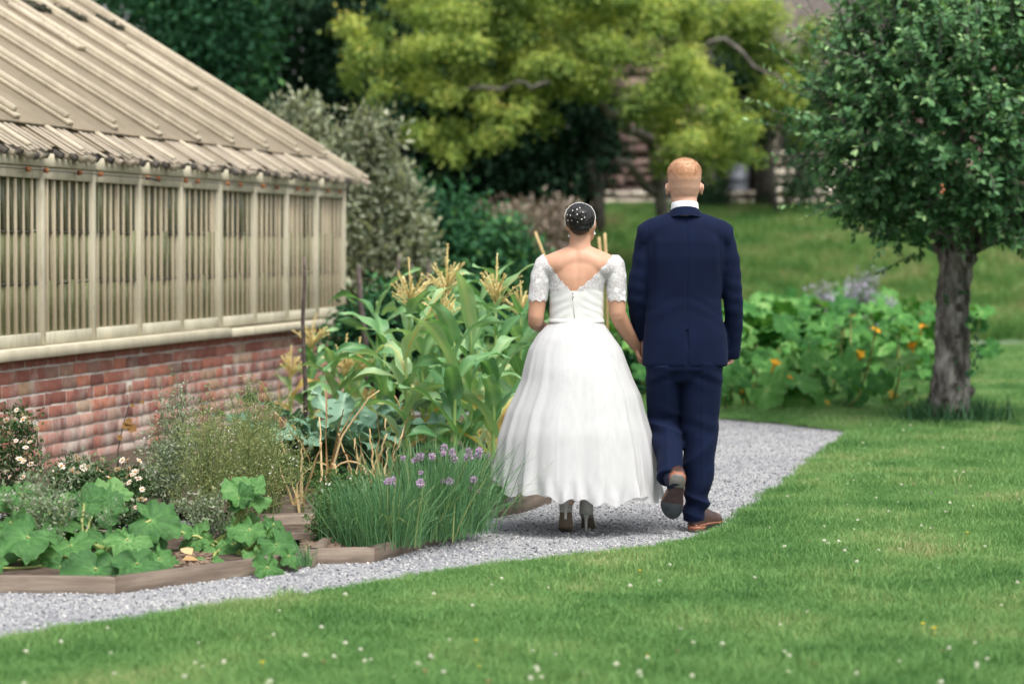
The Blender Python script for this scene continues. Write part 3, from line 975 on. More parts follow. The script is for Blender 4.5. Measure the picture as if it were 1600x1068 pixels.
# --- the clipped apple tree on the lawn
def apple_tree():
    r = np.random.default_rng(31)
    base = ground(1476, 668)
    T = empty('apple_tree', (base[0], base[1], .02))
    tag(T, 'round-headed apple tree with a knobbly grey trunk on the lawn', 'tree')
    # trunk: px outline of the photo at this distance
    k = base[1] / F_PX
    prof = [(668, 1437, 1520), (655, 1444, 1516), (640, 1450, 1514), (610, 1456, 1517), (580, 1459, 1515), (550, 1460, 1512), (520, 1462, 1513), (490, 1464, 1514),
            (460, 1465, 1515), (430, 1467, 1517), (405, 1468, 1522), (385, 1464, 1530)]
    rings = []
    n = 28
    th = np.arange(n) * 2 * np.pi / n
    for py, x0, x1 in prof:
        c = at((x0 + x1) / 2, py, base[1]) - np.array([base[0], base[1], .02])
        rad = (x1 - x0) / 2 * k
        rr = rad * (1 + .06 * np.sin(3 * th + py * .05) + .05 * np.sin(5 * th - py * .031) + .03 * r.normal(size=n))
        if py > 640: rr *= 1 + .12 * np.abs(np.sin(2.5 * th)) * (py - 640) / 28
        rings.append(np.stack([c[0] + rr * np.cos(th), rr * np.sin(th), np.full(n, max(c[2], -.03))], 1))
    mb = MB().add(*loft(rings))
    tr = mb.build('trunk', M_bark, T, True)
    sub = tr.modifiers.new('s', 'SUBSURF'); sub.levels = 1; sub.render_levels = 2
    tex = bpy.data.textures.new('bark_lumps', 'CLOUDS'); tex.noise_scale = .06
    dm = tr.modifiers.new('d', 'DISPLACE'); dm.texture = tex; dm.strength = .06; dm.mid_level = .5
    for (px, py, dy, s) in [(1514, 612, -.02, .05), (1492, 600, -.13, .035), (1478, 622, -.13, .04), (1496, 640, -.14, .05), (1500, 480, -.12, .04), (1512, 405, -.10, .07), (1497, 523, -.12, .03), (1490, 560, -.12, .032)]:
        p = at(px, py, base[1] + dy) - np.array([base[0], base[1], .02])
        V, Fd = ellipsoid((0, 0, 0), (s, s * .8, s), 12, 8)
        V = V * (1 + .15 * vnoise(V, 40, int(px))[:, None]) + p
        kn = MB().add(V, Fd).build('knot', M_bark, tr, True)
        V, Fd = tube([p + [0, -s * .7, 0], p + [0, -s * .92, 0]], [s * .42, s * .3], 10)
        MB().add(V, Fd).build('knot_hollow', M_barkdark, tr, True)
    cc = np.array([(1515 - 1476) * k, 0, 2.42]); cr = np.array([1.24, 1.2, 1.30])
    limbs = MB()
    top = np.array([(1497 - 1476) * k, 0, 1.40])
    for i in range(11):
        a = i * 6.28 / 11 + r.uniform(-.2, .2)
        e = cc + cr * np.array([np.cos(a) * .72, np.sin(a) * .72, r.uniform(-.45, .6)])
        limbs.add(*tube(curve_pts(top + [0, 0, -.05], e, r.uniform(-.15, .1), 8, r, .03), np.linspace(.055, .014, 8), 7))
    e = np.array([(1640 - 1476) * k, -.1, 1.55])
    limbs.add(*tube(curve_pts(top + [0, 0, -.04], e, .06, 8, r, .015), np.linspace(.075, .045, 8), 9))
    limbs.build('limb', M_bark, T, True)
    # shoots with leaves
    n = 2000
    d = rand_dirs(n, r)
    d[:, 2] = np.where(d[:, 2] < -.8, -d[:, 2], d[:, 2])
    rad = r.uniform(.50, .93, n) ** .6
    lob = 1 + .13 * vnoise(d, 2.6, 3) + .08 * vnoise(d, 6, 9)
    p0 = cc + cr * d * (rad * lob)[:, None]
    low = p0[:, 2] < 1.40 + .12 * vnoise(p0, 3, 8)
    p0 = p0[~low]; d = d[~low]; n = len(p0)
    up = np.array([0, 0, 1.0])
    dr = unit(d * .9 + up * r.uniform(.1, .95, (n, 1)) + r.normal(0, .25, (n, 3)))
    L = r.uniform(.14, .30, n) * np.where(d[:, 2] > .1, 1.25, .9)
    longs_ = r.random(n) < np.where((d[:, 2] > -.1), .16, .05)
    L[longs_] *= 2.4
    twigs = MB(); cr_mb = MB()
    nl = 15
    tpar = np.linspace(.05, 1, nl)
    bend = r.normal(0, .06, (n, 3))
    for i in range(n):
        P = p0[i] + dr[i] * L[i] * np.linspace(0, 1, 4)[:, None] + bend[i] * (np.linspace(0, 1, 4)[:, None] ** 2)
        if i % 2 == 0 or longs_[i]:
            twigs.add(*tube(P, [.006, .005, .004, .002], 4, cap=False))
    tp = np.tile(tpar, n)
    idx = np.repeat(np.arange(n), nl)
    pos = p0[idx] + dr[idx] * (L[idx] * tp)[:, None] + bend[idx] * (tp ** 2)[:, None]
    rd = rand_dirs(len(pos), r)
    side = unit(rd - dr[idx] * np.sum(rd * dr[idx], 1, keepdims=True))
    axis = unit(side * r.uniform(.7, 1.2, (len(pos), 1)) + dr[idx] * (.35 + .9 * tp[:, None] ** 3) + [0, 0, -.25])
    nrm = unit(up * .8 + d[idx] * .5 + r.normal(0, .45, (len(pos), 3)))
    sz = r.uniform(.055, .095, len(pos)) * (1 - .35 * tp ** 4)
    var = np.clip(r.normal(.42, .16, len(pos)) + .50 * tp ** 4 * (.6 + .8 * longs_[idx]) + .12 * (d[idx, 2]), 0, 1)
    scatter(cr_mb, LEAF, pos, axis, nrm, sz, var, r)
    # inner leaves
    m = 11000
    q = cc + cr * rand_dirs(m, r) * (r.uniform(.3, .88, m) ** .5)[:, None]
    q = q[q[:, 2] > 1.40]; m = len(q)
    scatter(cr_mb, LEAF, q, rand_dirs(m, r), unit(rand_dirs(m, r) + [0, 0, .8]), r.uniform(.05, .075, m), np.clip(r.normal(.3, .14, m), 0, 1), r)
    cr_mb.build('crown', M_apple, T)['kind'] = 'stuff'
    twigs.build('twig_spray', M_bark, T)['kind'] = 'stuff'
    # ivy-like sprouts on the trunk and long grass at its foot
    sp = MB()
    q = []
    for (px, py) in [(1517, 500), (1522, 520), (1518, 545), (1524, 555), (1520, 570), (1515, 585), (1500, 450), (1478, 470), (1497, 620), (1500, 605), (1494, 560)]:
        c0 = at(px, py, base[1] - .13) - np.array([base[0], base[1], .02])
        q.append(c0 + r.normal(0, .018, (7, 3)))
    q = np.vstack(q)
    scatter(sp, LEAF, q, rand_dirs(len(q), r) + [0, -.3, -.4], rand_dirs(len(q), r) + [0, -1, .3], r.uniform(.04, .06, len(q)), r.uniform(.1, .5, len(q)), r)
    sp.build('trunk_sprout', M_apple, T)
    fg = MB()
    nf = 900
    a = r.random(nf) * 6.28; rr = .17 + np.abs(r.normal(0, .13, nf))
    q = np.c_[rr * np.cos(a) + .08, rr * np.sin(a) * .8, np.zeros(nf)]
    scatter(fg, (NEEDLE[0] * [1, 1.2, 1], NEEDLE[1]), q, np.c_[r.normal(0, .3, (nf, 2)), np.ones(nf)], rand_dirs(nf, r), r.uniform(.10, .26, nf), r.uniform(0, .45, nf), r)
    fg.build('basal_grass', M_apple, T)['kind'] = 'stuff'
    # a few small fruits
    M_fr = flat_mat('fruit_orange', (.28, .11, .05), .5)
    for (px, py) in [(1472, 290), (1474, 297), (1471, 301)]:
        p = at(px, py, base[1] - 1.15) - np.array([base[0], base[1], .02])
        MB().add(*ellipsoid(p, (.013, .013, .014), 10, 7)).build('fruit', M_fr, T, True)
    return T
apple_tree()

# --- generic leafy tree / shrub built of lobes
def leafy(name, label, cat, base, lobes, n, size, mat, trunk_mat=None, trunk=None, leaf=LEAF2, droop=.3, seed=0, group=None, varbias=0.0, shell=.45, sprays=True):
    """lobes: world (x, y, z, rx, ry, rz); leaves fill each lobe, denser towards its upper surface"""
    r = np.random.default_rng(seed)
    T = empty(name, base)
    tag(T, label, cat, group)
    b = np.asarray(base, float)
    L = np.array(lobes, float)
    vol = (L[:, 3] * L[:, 4] + L[:, 3] * L[:, 5] + L[:, 4] * L[:, 5])
    cnt = np.maximum((n * vol / vol.sum()).astype(int), 20)
    mb = MB()
    for l, c in zip(L, cnt):
        if sprays:                       # clusters: each spray carries several leaves
            per = 9
            m = max(c // per, 3)
            d = rand_dirs(m, r)
            rad = r.uniform(shell, 1.0, m) ** .5
            q = l[:3] - b + l[3:6] * d * (rad * (1 + .22 * vnoise(d, 3, int(seed + 7))))[:, None]
            q = np.repeat(q, per, 0); d = np.repeat(d, per, 0)
            sv = np.repeat(r.normal(0, .14, m), per)
            q = q + r.normal(0, 1, q.shape) * size * 1.1
        else:
            d = rand_dirs(c, r); rad = r.uniform(shell, 1.0, c) ** .5
            q = l[:3] - b + l[3:6] * d * rad[:, None]; sv = np.zeros(len(q))
        k = len(q)
        sv = sv + r.normal(0, .10)
        ax = unit(d * .7 + r.normal(0, .6, (k, 3)) + [0, 0, -droop])
        nr = unit(r.normal(0, .5, (k, 3)) + d * .4 + [0, 0, .9])
        var = np.clip(r.normal(.45 + varbias, .17, k) + sv + .12 * d[:, 2], 0, 1)
        scatter(mb, leaf, q, ax, nr, size * r.uniform(.7, 1.35, k), var, r)
    mb.build('crown', mat, T)['kind'] = 'stuff'
    if trunk:
        tb = MB()
        for P, rd in trunk:
            P = np.array(P, float) - b
            rd = np.interp(np.linspace(0, 1, len(P)), [0, 1], rd)
            tb.add(*tube(P, rd, 9))
        tb.build('trunk', trunk_mat or M_barkdark, T, True)
    return T

M_yel = leaf_mat('yellow_green_leaf', [(0, (.055, .12, .03)), (.28, (.15, .245, .06)), (.5, (.31, .41, .10)), (.78, (.52, .60, .16)), (1, (.68, .63, .18))], .6, .5, .2)
M_dkg = leaf_mat('dark_evergreen_leaf', [(0, (.006, .022, .012)), (.5, (.016, .048, .024)), (.85, (.035, .085, .036)), (1, (.07, .13, .05))], .7, .15, .12)
M_mid = leaf_mat('mid_green_leaf', [(0, (.012, .05, .025)), (.5, (.028, .10, .045)), (.85, (.06, .18, .06)), (1, (.13, .27, .08))], .65, .25, .15)
M_gry = leaf_mat('grey_green_leaf', [(0, (.10, .13, .085)), (.4, (.23, .26, .18)), (.75, (.40, .42, .30)), (1, (.55, .54, .41))], .8, .35, .1)
M_pale = leaf_mat('pale_dry_leaf', [(0, (.18, .14, .115)), (.5, (.33, .27, .225)), (1, (.45, .38, .32))], .9, .2, .1)

rt = np.random.default_rng(77)
# the big yellow-green tree that hangs over the middle of the picture
YT = 39.0
lob = []
def L_(px, py, rx, ry, dY=0.0, Y=None, rd=None):
    Y = (Y or YT) + dY
    p = at(px, py, Y); k = Y / F_PX
    return (p[0], p[1], p[2], rx * k, (rd or rx) * k, ry * k)
for (px, py, rx, ry) in [(560, 85, 34, 26), (590, 60, 40, 34), (640, 25, 60, 40), (620, 95, 45, 28), (690, 70, 60, 40), (660, 130, 38, 24), (745, 30, 65, 45), (760, 95, 62, 40), (715, 150, 36, 24),
                         (820, 45, 65, 48), (800, 120, 50, 34), (850, 95, 55, 36), (905, 40, 60, 46), (890, 110, 52, 34), (950, 80, 58, 42), (985, 35, 60, 42), (930, 140, 46, 26), (770, 170, 34, 22),
                         (790, 205, 36, 24), (755, 210, 26, 18), (835, 165, 30, 22), (690, 215, 36, 20), (660, 205, 26, 14), (700, 240, 22, 12), (1000, 105, 52, 38), (1040, 70, 50, 40), (1030, 140, 52, 34), (1080, 110, 44, 34),
                         (1010, 180, 40, 24), (1060, 185, 48, 30), (1110, 160, 42, 32), (1090, 220, 46, 26), (1145, 205, 40, 30), (1160, 235, 26, 20), (1120, 250, 30, 16), (1065, 225, 30, 16), (1060, 20, 46, 34),
                         (870, 0, 70, 40), (760, -20, 80, 44), (640, -20, 70, 40), (960, -20, 80, 44), (550, 120, 20, 12), (600, 140, 20, 12), (850, 190, 20, 12)]:
    for q in range(3):
        lob.append(L_(px + rt.normal(0, rx * .5), py + rt.normal(0, ry * .5), rx * rt.uniform(.42, .68), ry * rt.uniform(.32, .55), rt.uniform(-1.1, 1.1)))
bp = ground(1045, 430); yb = (at(1045, 330, 41)[0], 41.0, 1.1)
yl_trunk = [(curve_pts((yb[0], 41, 1.0), at(1020, 235, 40.3), .1, 6, rt, .03), (.13, .10)),
            (curve_pts(at(1020, 235, 40.3), at(925, 150, 39.3), .05, 8, rt, .06), (.10, .07)),
            (curve_pts(at(925, 150, 39.3), at(720, 140, 38.6), .1, 8, rt, .04), (.07, .03)),
            (curve_pts(at(925, 150, 39.3), at(860, 120, 38.6), .1, 7, rt, .06), (.07, .03)),
            (curve_pts(at(860, 128, 38.2), at(800, 130, 38.3), -.05, 7, rt, .03), (.035, .02)),
            (curve_pts(at(1045, 300, 41), at(965, 250, 39.5), -.1, 6, rt, .03), (.09, .06)),
            (curve_pts(at(1020, 235, 40.3), at(1130, 60, 39.5), .3, 8, rt, .04), (.07, .03)),
            (curve_pts(at(1130, 60, 38.8), at(1230, 140, 38.6), .02, 7, rt, .03), (.04, .02))]
leafy('spreading_tree', 'large yellow-green tree arching over the couple from behind', 'tree', yb, lob, 78000, .078, M_yel, M_barkgrey, yl_trunk, droop=.75, seed=5, shell=.25)
# second, fainter yellow-green tree towards the building
lob = [L_(px, py, rx, ry, rt.uniform(-.6, .6), 44.5) for (px, py, rx, ry) in
       [(1150, 45, 55, 34), (1200, 90, 40, 28), (1225, 150, 42, 34), (1255, 190, 34, 26), (1180, 25, 50, 28), (1240, 110, 44, 30), (1110, 30, 44, 26), (1275, 60, 28, 26)]]
b2 = (at(1215, 330, 45.5)[0], 45.5, 2.0)
leafy('slender_tree', 'thin olive-green tree in front of the stone outbuilding', 'tree', b2, lob, 11000, .10, M_yel, M_barkgrey,
      [(curve_pts(b2, at(1190, 60, 45), .1, 8, rt, .05), (.05, .03)), (curve_pts(at(1200, 160, 45), at(1255, 175, 44.6), .05, 6, rt, .03), (.05, .02))], droop=.4, seed=6, varbias=-.12, shell=.25)
# dark evergreens
def dark_tree(name, label, Y, lobes, base_px, n, size, mat, seed, trunks=(), varbias=0.0, group=None):
    lob = [L_(*l, dY=rt.uniform(-.8, .8), Y=Y) for l in lobes]
    bx = at(base_px, 382, Y + .5)[0]
    zb = float(terrain_z(bx, Y + .5))
    tk = [(curve_pts((bx, Y + .5, zb), at(base_px, 120, Y + .3), .0, 7, rt, .05), (.22, .1))]
    for (a, b, w0, w1) in trunks:
        tk.append((curve_pts(at(*a, Y), at(*b, Y), 0, 6, rt, .03), (w0, w1)))
    return leafy(name, label, cat='tree', base=(bx, Y + .5, zb), lobes=lob, n=n, size=size, mat=mat, trunk_mat=M_barkdark, trunk=tk, seed=seed, varbias=varbias, group=group, shell=.2)
dark_tree('evergreen_tree', 'tall mid-green evergreen rising behind the greenhouse roof', 36,
          [(330, 60, 75, 70), (290, 20, 80, 60), (370, 110, 60, 50), (350, -20, 90, 50), (240, -20, 80, 60), (390, 40, 50, 50), (300, 100, 60, 60)], 330, 11000, .12, M_mid, 11, varbias=.05)
dark_tree('evergreen_tree', 'blackish-green evergreen between the roof and the yellow-green tree', 44,
          [(450, 60, 80, 80), (500, 160, 80, 70), (430, 180, 70, 60), (560, 60, 80, 80), (480, -10, 110, 60), (560, 200, 60, 60), (400, 240, 60, 60), (520, 270, 70, 60), (600, 150, 70, 60), (600, 20, 70, 60)], 500, 15000, .16, M_dkg, 12)
dark_tree('evergreen_tree', 'dense dark evergreen beneath the yellow-green canopy, left of its trunk', 43,
          [(640, 240, 70, 60), (700, 280, 70, 50), (760, 250, 80, 60), (840, 250, 80, 70), (900, 220, 60, 60), (800, 180, 90, 60), (880, 290, 60, 36), (700, 180, 80, 60), (790, 310, 70, 30), (640, 310, 60, 40), (930, 180, 40, 50), (900, 150, 60, 40), (950, 240, 26, 40), (640, 160, 60, 50), (740, 100, 120, 60), (880, 60, 120, 60)],
          928, 22000, .15, M_dkg, 13, trunks=[((928, 335), (922, 250), .1, .09)], varbias=-.1)
dark_tree('evergreen_tree', 'dark leafy tree standing beside the outbuilding post', 46.2,
          [(1170, 150, 40, 40), (1150, 100, 40, 40), (1200, 130, 30, 30), (1190, 185, 24, 34), (1250, 240, 18, 30), (1262, 285, 24, 20), (1240, 290, 16, 14)], 1196, 4800, .13, M_dkg, 14, varbias=.1)
# backdrop of dark woodland far behind
lob = []
for i in range(60):
    lob.append((rt.uniform(-17, 6) if i < 52 else rt.uniform(12, 24), rt.uniform(58, 64), rt.uniform(3, 10), 2.6, 2.0, 2.2))
o = leafy('woodland', 'dark woodland closing the view behind the garden', 'woodland', (-5, 61, 2.15), lob, 46000, .34, M_dkg, seed=15)
o['kind'] = 'stuff'
# shrubs
def shrub(name, label, Y, lobes, n, size, mat, seed, leaf=LEAF2, droop=.1, varbias=0.0, stems=6, shell=.35, cat='shrub', group=None):
    lob = [L_(*l, dY=rt.uniform(-.25, .25), Y=Y) for l in lobes]
    bx = np.mean([l[0] for l in lob]); zb = float(terrain_z(bx, Y))
    tk = []
    for i in range(stems):
        l = lob[i % len(lob)]
        tk.append((curve_pts((bx + rt.normal(0, .08), Y, zb), l[:3], .0, 5, rt, .03), (.03, .012)))
    return leafy(name, label, cat, (bx, Y, zb), lob, n, size, mat, M_barkdark, tk, leaf, droop, seed, group, varbias, shell)
shrub('grey_shrub', 'silvery grey-green shrub at the far corner of the greenhouse', 24.5,
      [(570, 235, 30, 40), (600, 215, 14, 22), (585, 290, 46, 44), (560, 330, 34, 50), (610, 310, 36, 40), (595, 370, 54, 50), (635, 385, 32, 40), (575, 430, 50, 50), (640, 430, 34, 40), (570, 200, 10, 18), (545, 260, 20, 40), (600, 480, 60, 50), (625, 340, 26, 26)],
      15000, .085, M_gry, 21, droop=-.5, shell=.4)
shrub('grey_shrub', 'pale tips of a grey shrub showing above the greenhouse eave', 25.5, [(470, 178, 20, 14), (455, 188, 16, 12), (490, 195, 14, 12), (470, 230, 30, 40), (480, 300, 36, 60)], 3200, .085, M_gry, 22, droop=-.4)
shrub('broad_shrub', 'deep green bushy shrub behind the sweetcorn tassels', 29,
      [(640, 330, 44, 40), (690, 350, 60, 44), (750, 370, 56, 40), (790, 395, 40, 36), (650, 400, 60, 50), (720, 420, 70, 50), (790, 440, 50, 44), (600, 340, 30, 40), (680, 470, 80, 40), (780, 480, 70, 40), (640, 300, 22, 20), (840, 440, 30, 40)],
      16000, .10, M_mid, 23, droop=.3, varbias=.0)
shrub('pale_shrub', 'pinkish dried shrub between the dark tree and the bride', 38.5,
      [(800, 345, 26, 20), (830, 355, 32, 26), (860, 375, 30, 24), (880, 345, 22, 22), (845, 400, 34, 24), (820, 390, 26, 24), (880, 395, 26, 26), (740, 335, 10, 8)], 6500, .10, M_pale, 24, droop=-.6)
shrub('low_shrub', 'dark green low bush right behind the groom', 46.6, [(1110, 305, 26, 24), (1105, 325, 26, 20), (1125, 318, 16, 20)], 2500, .08, M_dkg, 25, varbias=.15)
shrub('leafy_plant', 'dark leafy plants in the bed behind the greenhouse corner stake', 19.5,
      [(590, 470, 30, 22), (620, 490, 30, 24), (560, 505, 34, 26), (650, 470, 24, 20), (600, 530, 50, 34), (680, 500, 36, 34), (540, 540, 34, 34), (640, 560, 60, 40)], 6500, .06, M_mid, 26, droop=.3, varbias=.05, cat='plant')
shrub('leafy_plant', 'soft green plants low on the path side between bride and groom', 22.5,
      [(985, 560, 24, 40), (1000, 620, 34, 30), (960, 590, 30, 50), (1010, 520, 20, 30)], 3500, .07, M_mid, 27, varbias=.2, cat='plant')

# ================================================================== walls and outbuilding behind the trees
M_redstone = noise_mat('red_brown_stone', [(.2, (.07, .045, .04)), (.5, (.15, .095, .08)), (.8, (.24, .17, .14))], 6, .95, .5, .02, 6, objrand=.6)
M_palestone = noise_mat('pale_stone', [(.2, (.26, .22, .18)), (.5, (.42, .37, .30)), (.8, (.55, .50, .42))], 5, .95, .4, .02, 6, objrand=.5)
M_joint = noise_mat('stone_joint', [(.3, (.06, .05, .045)), (.7, (.13, .11, .10))], 8, .95, .4)
def stone_wall(name, label, x0, x1, Y, z0, z1, th, sw, sh, mat, seed, cat='wall', skip=None, parent=None):
    r = np.random.default_rng(seed)
    if parent is None:
        W = MB().add(*box(x0, x1, Y + .02, Y + th, z0 - .6, z1)).build(name, M_joint)
        tag(W, label, cat)
    else:
        W = MB().add(*box(x0, x1, Y + .02, Y + th, z0 - .6, z1)).build(name, M_joint, parent)
    pool = []
    for k in range(8):
        V, Fc = worn_box(-.5, .5, 0, .12, -.5, .5, 0, .04, r)
        V = V + r.normal(0, [.015, .01, .02], V.shape)
        me = MB().add(V, Fc).mesh('stone'); me.materials.append(mat); pool.append(me)
    z = z0
    while z < z1 - .03:
        h = min(sh * r.uniform(.8, 1.2), z1 - z)
        x = x0 - r.uniform(0, sw)
        while x < x1:
            w = sw * r.uniform(.6, 1.4)
            a, b = max(x, x0), min(x + w, x1)
            if b - a > .08 and not (skip and skip((a + b) / 2, z + h / 2)):
                obj('stone', random.choice(pool), None, W, ((a + b) / 2, Y - .03 + r.normal(0, .012), z + h / 2), None, (b - a - .025, 1, h - .025))
            x += w
        z += h
    return W
def X_(px, Y): return at(px, 382, Y)[0]
def Z_(py, Y): return at(800, py, Y)[2]
stone_wall('garden_wall', 'tall red-brown stone wall glimpsed through the trees', X_(930, 56), X_(1760, 56), 56, 2.0, Z_(-40, 56), .5, .62, .34, M_redstone, 41)
stone_wall('terrace_wall', 'low pale stone wall along the top of the grass bank', X_(930, 47.6), X_(1200, 47.6), 47.6, 2.0, Z_(297, 47.6), .4, .5, .16, M_palestone, 42)
stone_wall('rubble_wall', 'half-ruined brown rubble wall behind the groom', X_(975, 51), X_(1130, 51), 51, 2.1, Z_(252, 51), .5, .45, .2, M_redstone, 43)
OB = empty('outbuilding', (X_(1200, 49), 49, 2.15))
tag(OB, 'pale stone outbuilding with a dark doorway at the back', 'building')
def ob(name, mb, mat): return mb.build(name, mat, OB)
ox = X_(1200, 49)
W = stone_wall('front_wall', '', .05, X_(1420, 49) - ox, 0.0, 0.0, Z_(150, 49) - 2.15, .4, .46, .2, M_palestone, 44, parent=OB,
               skip=lambda x, z: X_(1222, 49) - ox < x < X_(1262, 49) - ox and Z_(232, 49) - 2.15 < z < Z_(198, 49) - 2.15)
MB().add(*box(X_(1224, 49) - ox, X_(1260, 49) - ox, -.02, .012, Z_(230, 49) - 2.15, Z_(200, 49) - 2.15)).build('window', flat_mat('window_slate', (.05, .055, .09), .25), OB)
M_post = noise_mat('black_timber', [(.3, (.012, .010, .009)), (.7, (.035, .028, .025))], 10, .9, .4)
ob('door_post', MB().add(*worn_box(-.16, .04, -.1, .12, -.3, Z_(175, 49) - 2.15, 0, .01)), M_post)
ob('lintel', MB().add(*worn_box(X_(1110, 49) - ox, -.16, -.06, .1, Z_(200, 49) - 2.15, Z_(180, 49) - 2.15, 0, .01)), M_post)
ob('side_wall', MB().add(*box(X_(1110, 49) - ox - .1, X_(1118, 49) - ox, 0, 2.2, -.3, Z_(180, 49) - 2.15)), M_joint)
ob('rear_wall', MB().add(*box(X_(1110, 49) - ox - .1, X_(1420, 49) - ox, 2.2, 2.4, -.3, Z_(180, 49) - 2.15)), M_joint)
ob('roof', MB().add(np.array([[X_(1105, 49) - ox, -.4, Z_(178, 49) - 2.12], [X_(1425, 49) - ox, -.4, Z_(150, 49) - 2.1], [X_(1425, 49) - ox, 3, 6.0], [X_(1105, 49) - ox, 3, 6.0],
                              [X_(1105, 49) - ox, -.4, Z_(178, 49) - 2.02], [X_(1425, 49) - ox, -.4, Z_(150, 49) - 2.0], [X_(1425, 49) - ox, 3, 6.1], [X_(1105, 49) - ox, 3, 6.1]]),
                   np.array([[3, 2, 1, 0], [4, 5, 6, 7], [0, 1, 5, 4], [2, 3, 7, 6], [1, 2, 6, 5], [0, 4, 7, 3]])), M_joint)
# a grey barrow-like barrel standing in the dark doorway
bp = (X_(1152, 49.4), 49.4, 2.15)
BR = empty('metal_drum', bp); tag(BR, 'grey metal drum in the dark doorway of the outbuilding', 'drum')
M_tin = flat_mat('dull_zinc', (.16, .17, .2), .5, .4, .3)
prof = [(.0, .22), (.04, .24), (.3, .235), (.32, .25), (.34, .235), (.6, .235), (.62, .25), (.64, .235), (.88, .24), (.92, .22)]
MB().add(*loft([ering(0, 0, z, rr, rr, 24) for z, rr in prof])).build('body', M_tin, BR, True)
MB().add(*tube([(0, 0, .92), (0, 0, .95)], .2, 20)).build('lid', M_tin, BR, True)
# ================================================================== raised beds
M_board = noise_mat('weathered_board', [(.25, (.07, .054, .042)), (.5, (.155, .12, .093)), (.78, (.29, .235, .185))], 7, .85, .5, .006, 8, stretch=(.35, 3, 3), objrand=.25)
rbd = np.random.default_rng(51)
def board(bed, a, b, h=.095, th=.045, z0=-.02, name='board'):
    """a plank on edge from ground point a to b (front bottom line)"""
    a, b = np.asarray(a[:2], float), np.asarray(b[:2], float)
    L = np.linalg.norm(b - a); ang = math.atan2(b[1] - a[1], b[0] - a[0])
    nseg = 8
    rings = []
    for i in range(nseg + 1):
        x = L * i / nseg
        w = .0035 * math.sin(i * 1.9 + L * 7)
        c = .005
        rings.append(np.array([[x, w + c, z0], [x, w, z0 + c], [x, w, z0 + h - c], [x, w + c, z0 + h], [x, w + th - c, z0 + h], [x, w + th, z0 + h - c], [x, w + th, z0 + c], [x, w + th - c, z0]])[::-1])
    V, Fd = loft(rings)
    o = MB().add(V, Fd).build(name, M_board)
    o.location = (*(a), 0); o.rotation_euler = (0, 0, ang)
    o.parent = bed
    return o
G = lambda px, py, z=0.0: ground(px, py, z)
def bed(label, lines, soil_pts, soil_z=.045, h=.095):
    B = empty('raised_bed', (0, 0, 0)); tag(B, label, 'raised bed', 'raised vegetable beds')
    for (a, b) in lines: board(B, a, b, h)
    P = [Vector((p[0], p[1], 0)) for p in soil_pts]
    tri = tessellate_polygon([P])
    # soil with a real uneven surface
    V = np.array([[p[0], p[1], soil_z] for p in soil_pts])
    Fc = []
    for t in tri:
        a, b, c = V[t[0]], V[t[1]], V[t[2]]
        Fc.append(t if (b[0] - a[0]) * (c[1] - a[1]) - (b[1] - a[1]) * (c[0] - a[0]) > 0 else (t[0], t[2], t[1]))
    s = MB().add(V, np.array(Fc)).build('soil', M_soil, B)
    return B
# front bed
A0, A1, A2 = G(-260, 925), G(180, 930), G(472, 890)
A3 = np.array([A2[0] + .10, A2[1] + .75, 0]); A4 = np.array([-3.2, 11.6, 0])
bed('raised bed of weathered boards holding the marrow plants in front', [(A0, A1), (A1 + [.004, .001, 0], A2), (A2 + [.05, .02, 0], A3), (A3, A4)], [A0 + [0, .03, 0], A1 + [0, .03, 0], A2 + [-.02, .03, 0], A3, A4])
# chive bed
B0, B1, B2, B3 = G(462, 884), G(585, 881), G(648, 862), G(742, 832)
B4 = np.array([-.30, 12.35, 0]); B5 = np.array([-1.35, 12.15, 0])
bed('raised bed of pale boards in front of the chives', [(B0, B1), (B1 + [.002, .004, 0], B2), (B2 + [.003, .004, 0], B3), (B3 + [-.03, .02, 0], B4), (B4, B5), (B5, B0 + [-.05, 0, 0])], [B0 + [0, .03, 0], B1 + [-.03, .03, 0], B2 + [-.04, .03, 0], B3 + [-.04, .03, 0], B4, B5])
# double board behind, between the beds
C0, C1 = G(415, 834), G(528, 831)
D0, D1 = np.array([C0[0] - .1, C0[1] + .42, 0]), np.array([C1[0] + .35, C1[1] + .5, 0])
C2, C3, C4 = G(760, 813), G(815, 803), G(862, 787)
C5 = np.array([C4[0] - .05, 19.6, 0]); C6 = np.array([-2.2, 19.6, 0]); 
bed('raised bed of dark boards holding the sweetcorn and artichoke', [(C0, C1), (D0, D1), (C2, C3), (C3 + [.004, .004, 0], C4), (C4 + [-.03, .03, 0], C5)],
    [D0 + [-.6, .05, 0], D1 + [0, .05, 0], C2 + [0, .03, 0], C3 + [-.02, .03, 0], C4 + [-.04, .04, 0], C5, C6, np.array([-2.6, 13.2, 0])], .05, .11)
# strip along the greenhouse wall
E0 = np.array([-2.9, 12.6, 0]); E1 = np.array([-2.15, 13.1, 0]); E2 = np.array([-1.95, 19, 0]); E3 = np.array([-2.4, 19.5, 0]); E4 = np.array([-3.3, 14.3, 0])
bed('narrow planting strip along the foot of the brick wall', [(E0, E1)], [E0 + [0, .03, 0], E1 + [0, .03, 0], E2, E3, E4], .03)
